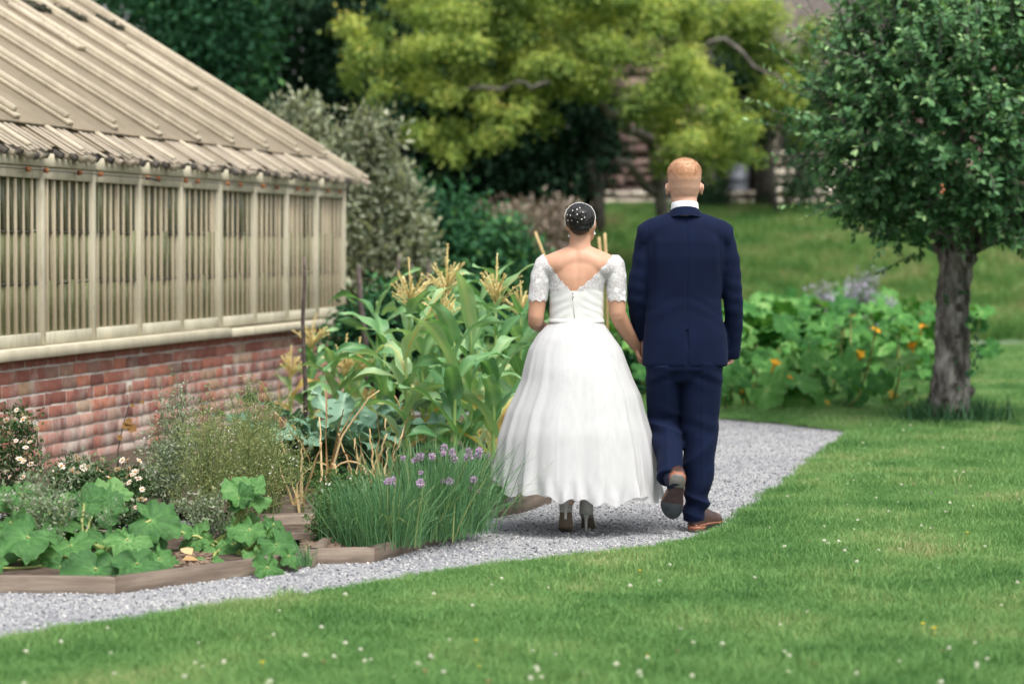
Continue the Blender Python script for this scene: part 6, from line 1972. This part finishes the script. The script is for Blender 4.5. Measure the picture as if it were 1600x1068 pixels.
def shoe_parts(root, M, L=.29, side=1):
    """laced leather shoe, heel at the origin, toe towards +x, sole facing down; M places it"""
    def put(name, V, Fd, mat):
        Vh_ = np.c_[V, np.ones(len(V))] @ np.array(M).T
        return child(name, Vh_[:, :3], Fd, mat, root)
    t = np.linspace(0, 1, 22)
    hw = np.interp(t, [0, .04, .12, .28, .45, .66, .80, .92, .98, 1], [.014, .030, .038, .035, .036, .052, .050, .036, .020, .004])
    cy = side * np.interp(t, [0, .4, .7, 1], [0, -.004, .004, -.008])
    n = 24; th = np.arange(n) * 2 * np.pi / n
    def slab(t0, t1, z0, z1, grow, mat, name):
        k = np.linspace(t0, t1, 14)
        w = np.interp(k, t, hw) + grow; c = np.interp(k, t, cy)
        up = []; lo = []
        out = np.r_[np.c_[k * L, c + w], np.c_[k[::-1] * L, (c - w)[::-1]]]
        Vt = np.r_[np.c_[out, np.full(len(out), z1)], np.c_[out, np.full(len(out), z0)]]
        m = len(out)
        Fs = [tuple(range(m)), tuple(range(2 * m - 1, m - 1, -1))] + [(i, m + i, m + (i + 1) % m, (i + 1) % m) for i in range(m)]
        mb = MB(); mb.add(Vt, Fs)
        Vh_ = np.c_[Vt, np.ones(len(Vt))] @ np.array(M).T
        return MB().add(Vh_[:, :3], Fs).build(name, mat, root)
    slab(.0, .27, .006, .026, .003, M_welt, 'heel')
    slab(.004, .265, .0, .006, .001, M_heelcap, 'heel_cap')
    slab(.25, 1.0, .024, .031, .004, M_tan, 'sole')
    slab(.0, 1.0, .0262, .034, .005, M_welt, 'welt')
    slab(.55, .995, .018, .0242, .002, M_sole, 'forefoot_sole')
    h = np.interp(t, [0, .03, .12, .30, .42, .52, .66, .85, .96, 1], [.03, .062, .070, .072, .075, .066, .048, .036, .024, .006])
    rings = []
    for k in range(len(t)):
        c = np.cos(th); s = np.clip(np.sin(th), -.25, 1)
        rings.append(np.stack([np.full(n, t[k] * L), cy[k] + (hw[k] + .002) * np.sign(c) * np.abs(c) ** .8, .034 + h[k] * np.sign(s) * np.abs(s) ** .8], 1))
    V_, Fd = loft(rings)
    put('upper', V_, Fd, M_shoeb)
    # stitched cap line and lace bars
    for tt in (.74,):
        i = tt * L; w = np.interp(tt, t, hw); hh = np.interp(tt, t, h)
        a = np.linspace(0, np.pi, 12)
        put('toe_seam', *tube(np.stack([np.full(12, i), (w + .003) * np.cos(a), .034 + (hh + .001) * np.sin(a) ** .8], 1), .0016, 5), M_shoeb)
def frame(o, fwd, up):
    f_ = unit(np.array(fwd, float)); u = np.array(up, float); u = unit(u - f_ * np.dot(u, f_)); s = np.cross(u, f_)
    M = np.eye(4); M[:3, 0] = f_; M[:3, 1] = s; M[:3, 2] = u; M[:3, 3] = o
    return M
M_sock = flat_mat('navy_sock', (.01, .012, .03), .9)
MB().add(*tube([(-.085, -.15, .345), (-.080, -.20, .305), (-.068, -.255, .262), (-.064, -.27, .235)], [.05, .046, .043, .036], 16)).build('sock', M_sock, man, True)
MB().add(*tube([(.052, -.02, .14), (.050, -.02, .07)], [.045, .043], 16)).build('sock', M_sock, man, True)
shoeR = empty('shoe'); shoeR.parent = man
shoe_parts(shoeR, frame((.035, -.07, 0), (.52, .85, 0), (0, 0, 1)), .29, -1)
shoeL = empty('shoe'); shoeL.parent = man
shoe_parts(shoeL, frame((-.052, -.325, .305), (-.10, .50, -.83), (.05, .86, .50)), .285, 1)

# ------------------------------------------------------------------ the bride
BY = 12.0
def gb(px, py): return ((px - 905) / MK, (832 - py) / MK)
brd = empty('person', ((905 - 800) / F_PX * BY, BY, .012))
tag(brd, 'person in a white lace-sleeved wedding dress with a black pearl-pinned updo', 'person')
M_bskin = skin_mat('warm_brown_skin', (.53, .295, .195), (.45, .24, .155))
def lace_mat():
    m, nt, bs, out = new_mat('white_lace')
    tc = nt.nodes.new('ShaderNodeTexCoord')
    v1 = N(nt, 'TexVoronoi'); v1.inputs['Scale'].default_value = 75; v1.feature = 'DISTANCE_TO_EDGE'
    nz = nt.nodes.new('ShaderNodeTexNoise'); nz.inputs['Scale'].default_value = 40; nz.inputs['Detail'].default_value = 3
    mp = N(nt, 'VectorMath', operation='MULTIPLY_ADD'); mp.inputs[1].default_value = (.03, .03, .03)
    nt.links.new(nz.outputs['Color'], mp.inputs[0]); nt.links.new(tc.outputs['Object'], mp.inputs[2])
    nt.links.new(mp.outputs[0], v1.inputs['Vector'])
    w = N(nt, 'TexVoronoi'); w.inputs['Scale'].default_value = 26
    nt.links.new(mp.outputs[0], w.inputs['Vector'])
    r1 = ramp(nt, [(.03, (1, 1, 1)), (.16, (.12, .12, .12))]); nt.links.new(v1.outputs['Distance'], r1.inputs[0])
    r2 = ramp(nt, [(.28, (1, 1, 1)), (.42, (0, 0, 0))]); nt.links.new(w.outputs['Distance'], r2.inputs[0])
    mx = N(nt, 'Math', operation='MAXIMUM'); nt.links.new(r1.outputs[0], mx.inputs[0]); nt.links.new(r2.outputs[0], mx.inputs[1])
    mr = N(nt, 'MapRange'); mr.inputs['To Min'].default_value = .52; mr.inputs['To Max'].default_value = 1.0
    nt.links.new(mx.outputs[0], mr.inputs['Value'])
    bs.inputs['Base Color'].default_value = (.72, .72, .73, 1); bs.inputs['Roughness'].default_value = .7
    nt.links.new(mr.outputs[0], bs.inputs['Alpha'])
    add_bump(nt, bs, mx.outputs[0], .7, .003)
    return m
M_lace = lace_mat()
def satin_mat(name, c, ns=30, bump=.35):
    m, nt, bs, out = new_mat(name)
    bs.inputs['Base Color'].default_value = (*c, 1); bs.inputs['Roughness'].default_value = .55; bs.inputs['Sheen Weight'].default_value = .15
    f = noise_fac(nt, ns, 7, .7)
    r = ramp(nt, [(.35, tuple(x * .93 for x in c)), (.6, c)]); nt.links.new(f, r.inputs[0]); nt.links.new(r.outputs[0], bs.inputs['Base Color'])
    add_bump(nt, bs, f, bump, .004)
    return m
M_bod = satin_mat('ivory_bodice', (.64, .64, .62))
M_under = satin_mat('ivory_underskirt', (.58, .575, .56), 12, .1)
def tulle_mat():
    m, nt, bs, out = new_mat('white_tulle')
    bs.inputs['Base Color'].default_value = (.66, .66, .665, 1); bs.inputs['Roughness'].default_value = .8; bs.inputs['Specular IOR Level'].default_value = .1
    t = nt.nodes.new('ShaderNodeBsdfTranslucent'); t.inputs['Color'].default_value = (.75, .75, .75, 1)
    tr = nt.nodes.new('ShaderNodeBsdfTransparent')
    m1 = nt.nodes.new('ShaderNodeMixShader'); m1.inputs[0].default_value = .35
    nt.links.new(bs.outputs[0], m1.inputs[1]); nt.links.new(t.outputs[0], m1.inputs[2])
    f = noise_fac(nt, 30, 4, .6, stretch=(1, 1, .25))
    r = ramp(nt, [(.35, (.20, .20, .20)), (.7, (.10, .10, .10))]); nt.links.new(f, r.inputs[0])
    m2 = nt.nodes.new('ShaderNodeMixShader')
    nt.links.new(r.outputs[0], m2.inputs[0]); nt.links.new(m1.outputs[0], m2.inputs[1]); nt.links.new(tr.outputs[0], m2.inputs[2])
    nt.links.new(m2.outputs[0], out.inputs['Surface'])
    add_bump(nt, bs, f, .2, .004)
    return m
M_tulle = tulle_mat()
M_black = noise_mat('black_hair', [(.3, (.003, .003, .0035)), (.7, (.008, .0075, .008))], 60, .5, .15, .001, 3, stretch=(1, 1, .12), spec=.5)
M_strand = flat_mat('black_hair_strand', (.010, .009, .010), .35, .5)
M_pearl = flat_mat('pearl', (.8, .78, .74), .2, .6)
M_silver = noise_mat('silver_grey_shoe', [(.3, (.36, .355, .34)), (.7, (.52, .51, .49))], 20, .4, .1, .001, spec=.5)
M_brsole = flat_mat('brown_shoe_sole', (.15, .115, .085), .6)

LWb = (-.165, .185, 1.0)
RWb = (.292, .115, .905)
yb_ = lambda zs, half, depth: yoke(zs, half, depth)
def yoke2(n=24):
    th = np.arange(n) * 2 * np.pi / n
    rings = []
    for xx in np.linspace(-.195, .195, 27):
        ax = abs(xx)
        ztop = np.interp(ax, [0, .055, .10, .15, .182, .195], [1.425, 1.412, 1.392, 1.372, 1.352, 1.33])
        dd = np.interp(ax, [0, .1, .16, .195], [.083, .083, .062, .036])
        hg = np.interp(ax, [0, .1, .17, .195], [.085, .075, .056, .036])
        rings.append(np.stack([np.full(n, xx), -.002 + dd * np.cos(th), ztop - hg + hg * np.sin(th)], 1))
    return loft(rings)
bt = [(.80, -.014, .15, .115), (.95, -.014, .155, .115), (1.0, -.014, .138, .10), (1.045, -.014, .1285, .094), (1.10, -.014, .1275, .093), (1.16, -.0135, .129, .096), (1.21, -.012, .133, .098), (1.26, -.008, .143, .097), (1.31, -.002, .152, .090), (1.36, 0, .12, .075), (1.40, 0, .08, .06)]
btors = loft([ering(cx, 0.0, z_, rx, ry, 40, 2.2) for z_, cx, rx, ry in bt])
hc = np.array([.010, .018, 1.528])
bhead = [ellipsoid(hc, (.070, .088, .088), 26, 18), ellipsoid(hc + [.018, .045, -.048], (.053, .06, .062), 20, 14), ellipsoid(hc + [.03, .098, -.05], (.013, .018, .018)), ellipsoid(hc + [.026, .088, -.085], (.024, .018, .012)),
         ellipsoid(hc + [.069, .002, -.012], (.007, .016, .026)), ellipsoid(hc + [-.069, -.012, -.018], (.007, .016, .026)), ellipsoid(hc + [.024, .07, -.10], (.022, .022, .016)),
         ellipsoid(hc + [.045, .085, -.02], (.012, .008, .008)), ellipsoid(hc + [.006, .094, -.02], (.012, .008, .008))]
bshape = bhead + [tube([(.0, -.012, 1.36), (.003, -.006, 1.42), (.010, .012, 1.50)], [.064, .053, .051], 20), btors, yoke2(),
          tube([(-.165, 0, 1.325), (-.190, -.008, 1.26), (-.204, -.012, 1.16), (-.216, -.012, 1.055)], [.050, .049, .045, .040], 16, True, True),
          tube([(-.216, -.012, 1.05), (-.216, .05, 1.03), (-.19, .13, 1.01), LWb], [.040, .038, .031, .024], 16, True, True),
          tube([(.172, 0, 1.325), (.182, -.008, 1.26), (.186, -.012, 1.16), (.190, -.010, 1.075)], [.050, .049, .046, .042], 16, True, True),
          tube([(.190, -.010, 1.075), (.212, .022, 1.03), (.252, .07, .965), RWb], [.042, .042, .036, .027], 16, True, True),
          tube([(-.085, 0, .9), (-.075, .0, .5), (-.055, -.15, .16)], [.08, .055, .034], 14, True, True),
          tube([(.06, 0, .9), (.055, .0, .5), (.040, -.005, .13)], [.08, .055, .034], 14, True, True)]
bshape += hand(LWb, (.75, .65, -.1), (.5, -.6, -.4), 1, .86, .55)
bshape += hand(RWb, (.30, .35, -.88), (.9, -.35, .2), 1, .86, .5)
V, T = remesh(bshape, .0046, 18)
Nn = normals(V, T); x, y, z = V.T
# spine furrow and shoulder blades on the bare back
d = -.0032 * np.exp(-((x + .012) / .016) ** 2) * (y < -.02) * sstep(z, 1.14, 1.2) * (1 - sstep(z, 1.36, 1.42))
d += .004 * np.exp(-(((np.abs(x + .008) - .075) / .035) ** 2 + ((z - 1.29) / .05) ** 2)) * (y < -.02)
V = V + Nn * d[:, None]
child('body', V, T, M_bskin, brd)
Nn = normals(V, T); x, y, z = V.T
# bodice and sleeves: shells over the body, cut along scalloped edges
side_l, side_r = -.158, .133
is_armL = (x < side_l); is_armR = (x > side_r)
vx = -.033
dist = np.where(x < vx, (vx - x) / (vx + .173), (x - vx) / (.160 - vx))
scal = .009 * np.abs(np.sin(dist * np.pi * 5.5))
zv = 1.193 + np.where(dist < 1, (np.clip(dist, 0, 1) ** 1.25) * .172, .172) - scal
zv = np.where(y > .01, 1.27 + .02 * np.abs(x) / .15, zv)            # front neckline
zv = np.where(np.abs(x + .007) > .168, 9, zv)
zlow = np.where((is_armL | is_armR) & (z < 1.24), 1.134 + .011 * np.abs(np.sin(np.arctan2(y + .01, np.abs(x) - .195) * 4)), 1.042)
fld = np.minimum((zv - z), (z - zlow)) * 50
fld = np.where(z > 1.40, -1, fld)
off = .0045 + .0012 * vnoise(V, 45, 21)
Vc = V + Nn * off[:, None]
# lace upper part and plain lower bodice
band = 1.185 + .012 * np.sin(np.abs(x) * 30)
plain = np.where(is_armL | is_armR, -1, (band - z) * 50)
lv, lt = clip_mesh(Vc, T, np.minimum(fld, -plain))
child('lace_top', lv, lt, M_lace, brd)
pleat = .0007 * np.sin(z * 150 + np.abs(x + .02) * 70 + 2.5 * vnoise(V, 16, 5)) * sstep(np.abs(x + .022), .0, .06)
Vp = V + Nn * (.0055 + pleat)[:, None]
pv, pt = clip_mesh(Vp, T, np.minimum(fld, plain))
bod = child('bodice', pv, pt, M_bod, brd)
# zip line, hook and pin dots
zp = [( -.032, -.1005, 1.185), (-.0300, -.1005, 1.12), (-.024, -.101, 1.045)]
MB().add(*tube(zp, .0016, 6)).build('zip', M_bod, bod, True)
for (px, py) in ((894.5, 461), (895, 466), (894, 468.5)):
    a, b = gb(px, py)
    MB().add(*ellipsoid((a, -.104, b), (.0028, .002, .0035), 8, 6)).build('hook', M_brsole, bod, True)
wb = loft([ering(-.014, 0, z_, rx, ry, 60, 2.2) for z_, rx, ry in ((1.032, .138, .105), (1.036, .1405, .107), (1.047, .1365, .1035), (1.052, .134, .101))], cap=False)
child('waistband', *wb, M_bod, brd)

# skirt
sil = [(505, 862, 941), (515, 850, 948), (528, 838, 957), (548, 826, 971), (570, 820, 979), (597, 814, 989), (620, 804, 1000), (645, 792, 1006), (684, 780, 1017), (717, 776, 1023), (741, 773, 1026), (790, 768, 1031)]
sz_ = np.array([(832 - s[0]) / MK for s in sil])[::-1]
sl = np.array([(s[1] - 905) / MK for s in sil])[::-1]; sr_ = np.array([(s[2] - 905) / MK for s in sil])[::-1]
def skirt(name, mat, shrink, hem_off, seed, amp, nth=300, nz=46, ruffle=.010, lift=True):
    r = np.random.default_rng(seed)
    th = np.arange(nth) * 2 * np.pi / nth
    hem = .180 + hem_off + np.interp((th - np.pi) % (2 * np.pi), [0, .5, 1.1, np.pi / 2, 2.2, np.pi, 4.7, 2 * np.pi], [.072, .035, .005, -.005, -.012, -.028, .01, .072])
    hem = hem + .013 * np.sin(9 * th + r.random() * 6) + .009 * np.sin(17 * th + r.random() * 6) + .006 * np.sin(29 * th)
    if lift: hem = hem + .026 * np.exp(-((((th - (-1.95) + np.pi) % (2 * np.pi)) - np.pi) / .22) ** 2)
    ph = r.random(8) * 6.28
    w1 = 14 * th + ph[0] + 1.1 * np.sin(3 * th + ph[6]); w2 = 23 * th + ph[1] + 1.3 * np.sin(4 * th + ph[7])
    fold = .9 - 1.5 * np.abs(np.sin(w1 / 2)) ** .8 + .35 * np.sin(w2) + .25 * np.sin(7 * th + ph[3]) + .12 * np.sin(41 * th + ph[2])
    rings = []
    z_top = 1.043
    for k in range(nz):
        t = k / (nz - 1)
        zz = z_top * (1 - t) + hem * t
        L = np.interp(zz, sz_, sl); Rr = np.interp(zz, sz_, sr_)
        cx = (L + Rr) / 2; a = (Rr - L) / 2 * shrink
        b = np.interp(zz, [.15, .5, .8, .95, 1.045], [.40, .335, .235, .165, .104]) * shrink
        A = amp * (.12 + .88 * t ** 1.1) * sstep(np.array(t), 0, .06)
        rf = ruffle * sstep(np.array(t), .88, 1.0) * np.sin(26 * th + ph[5] + 2 * np.sin(4 * th))
        k_ = 1 + (A * fold + rf) / .35
        rings.append(np.stack([cx + a * np.cos(th) * k_, b * np.sin(th) * k_, zz + 0 * th], 1))
    V_, Fd = loft(rings, cap=False)
    return child(name, V_, Fd, mat, brd)
skirt('underskirt', M_under, .90, .025, 31, .016, ruffle=.004, lift=False)
skirt('tulle_layer', M_tulle, .95, .012, 32, .016, ruffle=.008)
skirt('tulle_layer', M_tulle, 1.0, .0, 33, .012, ruffle=.012)
# hair: cap, bun, fringe
hs_ = [ellipsoid((.004, -.012, 1.548), (.0755, .090, .0765), 26, 16), ellipsoid((-.004, -.062, 1.548), (.062, .052, .062), 24, 14), ellipsoid((-.008, -.095, 1.562), (.045, .030, .042), 20, 12), ellipsoid((.003, -.045, 1.50), (.052, .055, .034), 20, 12), ellipsoid((.035, .06, 1.552), (.052, .045, .052), 18, 12)]
V, T = remesh(hs_, .0045, 4)
Nn = normals(V, T)
ang = np.arctan2(V[:, 2] - 1.555, V[:, 0] + .004)
rr_ = np.hypot(V[:, 0] + .004, V[:, 2] - 1.555)
swirl = .0012 * np.sin(ang * 5 + rr_ * 110) * (V[:, 1] < -.03) + .0012 * np.sin(V[:, 0] * 420 + V[:, 2] * 60)
V = V + Nn * swirl[:, None]
bh = child('hair', V, T, M_black, brd)
tree = BVHTree.FromPolygons([tuple(v) for v in V], [tuple(t) for t in T])
loc0 = np.array(brd.location)
# combed strands swept round into the bun
rst = np.random.default_rng(14)
for k in range(70):
    a0 = rst.uniform(0, 6.28); r0, r1 = rst.uniform(.006, .03), rst.uniform(.045, .072)
    tt = np.linspace(0, 1, 12)
    aa = a0 + tt * rst.uniform(.7, 1.6); rr2 = r0 + (r1 - r0) * tt
    Q = []
    for a_, q_ in zip(aa, rr2):
        h_ = tree.ray_cast(Vector((-.004 + q_ * math.cos(a_), -.4, 1.553 + q_ * math.sin(a_))), Vector((0, 1, 0)))
        if h_[0] is not None: Q.append(np.array(h_[0]) + np.array([0, -.0004, 0]))
    if len(Q) > 3:
        MB().add(*tube(np.array(Q), .0013, 5)).build('hair_strand', M_strand, bh, True)
def on_hair(px, py):
    d_ = ray(px, py); o_ = np.array([0, 0, CAM_Z]) - loc0
    h = tree.ray_cast(Vector(o_), Vector(d_).normalized())
    return np.array(h[0]) if h[0] is not None else None
for (px, py) in [(905.9, 324.7), (901.4, 327.3), (894.9, 329), (910.8, 331.8), (891.5, 336.5), (901.8, 335), (913.2, 339.9), (908.9, 342.5), (902.7, 346.6), (893.7, 344.4), (887.6, 344.4), (886.5, 335.6)]:
    p = on_hair(px, py)
    if p is not None:
        MB().add(*ellipsoid(p, (.0034, .0034, .0034), 10, 7)).build('pearl_pin', M_pearl, bh, True)
# headband: an arc over the head
hb = []
for (px, py, yy) in [(884.5, 352, -.03), (882.8, 340, -.02), (884.5, 330, -.012), (890, 324.5, -.005), (898, 321, .0), (908, 320, .003), (917, 321.5, .0), (924, 326, -.008), (929, 334, -.02), (929.5, 343, -.03), (926, 353, -.038), (923, 359, -.04)]:
    a, b = gb(px, py); hb.append((a, yy, b))
hb = np.array(hb)
for k in range(len(hb)):
    n_ = tree.find_nearest(Vector(hb[k]))
    if n_[0] is not None: hb[k] = np.array(n_[0]) + np.array(n_[1]) * .003
MB().add(*tube(hb, .0013, 8)).build('headband', M_pearl, brd, True)
for (px, py, yy) in ((889, 372, -.01), (929, 368.5, -.005)):
    a, b = gb(px, py)
    e = MB().add(*ellipsoid((a, yy, b), (.005, .005, .0055), 10, 8)).build('earring', M_pearl, brd, True)
    MB().add(*tube([(a, yy, b), (a, yy + .002, b + .016)], .0012, 5)).build('earring_hook', M_silver, e, True)
# bracelet on the left wrist
a_ = np.linspace(0, 2 * np.pi, 25)
cB = np.array([-.193, .135, 1.004])
MB().add(*tube(np.stack([cB[0] + .034 * np.cos(a_), cB[1] + .012 * np.cos(a_) , cB[2] + .034 * np.sin(a_)], 1), .004, 8, cap=False)).build('bracelet', M_pearl, brd, True)
# court shoes with stiletto heels
def pump(root, M):
    def put(name, V_, Fd, mat):
        Vh_ = np.c_[V_, np.ones(len(V_))] @ np.array(M).T
        return child(name, Vh_[:, :3], Fd, mat, root)
    L = .205
    t = np.linspace(0, 1, 24)
    fz = np.interp(t, [0, .12, .3, .5, .64, .72, .85, 1], [.098, .096, .078, .04, .012, .006, .004, .008])
    hw = np.interp(t, [0, .03, .1, .25, .45, .66, .82, .94, 1], [.010, .026, .036, .033, .031, .041, .036, .02, .004])
    top = np.interp(t, [0, .05, .2, .32, .45, .62, .8, 1], [.095, .108, .095, .062, .026, .028, .026, .006])
    n = 22; th = np.arange(n) * 2 * np.pi / n
    rings = []
    for k in range(24):
        c = np.cos(th); s = np.clip(np.sin(th), -.12, 1)
        rings.append(np.stack([np.full(n, t[k] * L), hw[k] * np.sign(c) * np.abs(c) ** .75, fz[k] + .004 + top[k] * np.sign(s) * np.abs(s) ** .85], 1))
    put('upper', *loft(rings), M_silver)
    k = np.arange(24)
    out_u = np.c_[t * L, hw * .93, fz]; out_l = np.c_[t * L, -hw * .93, fz]
    V_ = np.r_[out_u, out_l, out_u - [0, 0, .004], out_l - [0, 0, .004]]
    Fs = [(i, i + 1, 24 + i + 1, 24 + i) for i in range(23)] + [(72 + i, 72 + i + 1, 48 + i + 1, 48 + i) for i in range(23)] + [(48 + i, 48 + i + 1, i + 1, i) for i in range(23)] + [(24 + i, 24 + i + 1, 72 + i + 1, 72 + i) for i in range(23)]
    Vh_ = np.c_[V_, np.ones(len(V_))] @ np.array(M).T
    MB().add(Vh_[:, :3], Fs).build('sole', M_brsole, root)
    hr_ = [(.0, .016, .0065, .006), (.03, .016, .0065, .006), (.06, .018, .009, .010), (.082, .022, .017, .019), (.098, .026, .025, .024)]
    put('heel', *loft([ering(cx, 0, z_, ry, rx, 16) for z_, cx, rx, ry in hr_]), M_silver)
p1 = empty('shoe'); p1.parent = brd
pump(p1, frame((.032, -.05, -.005), (.14, .99, 0), (0, 0, 1)))
p2 = empty('shoe'); p2.parent = brd
pump(p2, frame((-.072, -.225, .085), (.03, .87, -.48), (.03, .48, .87)))
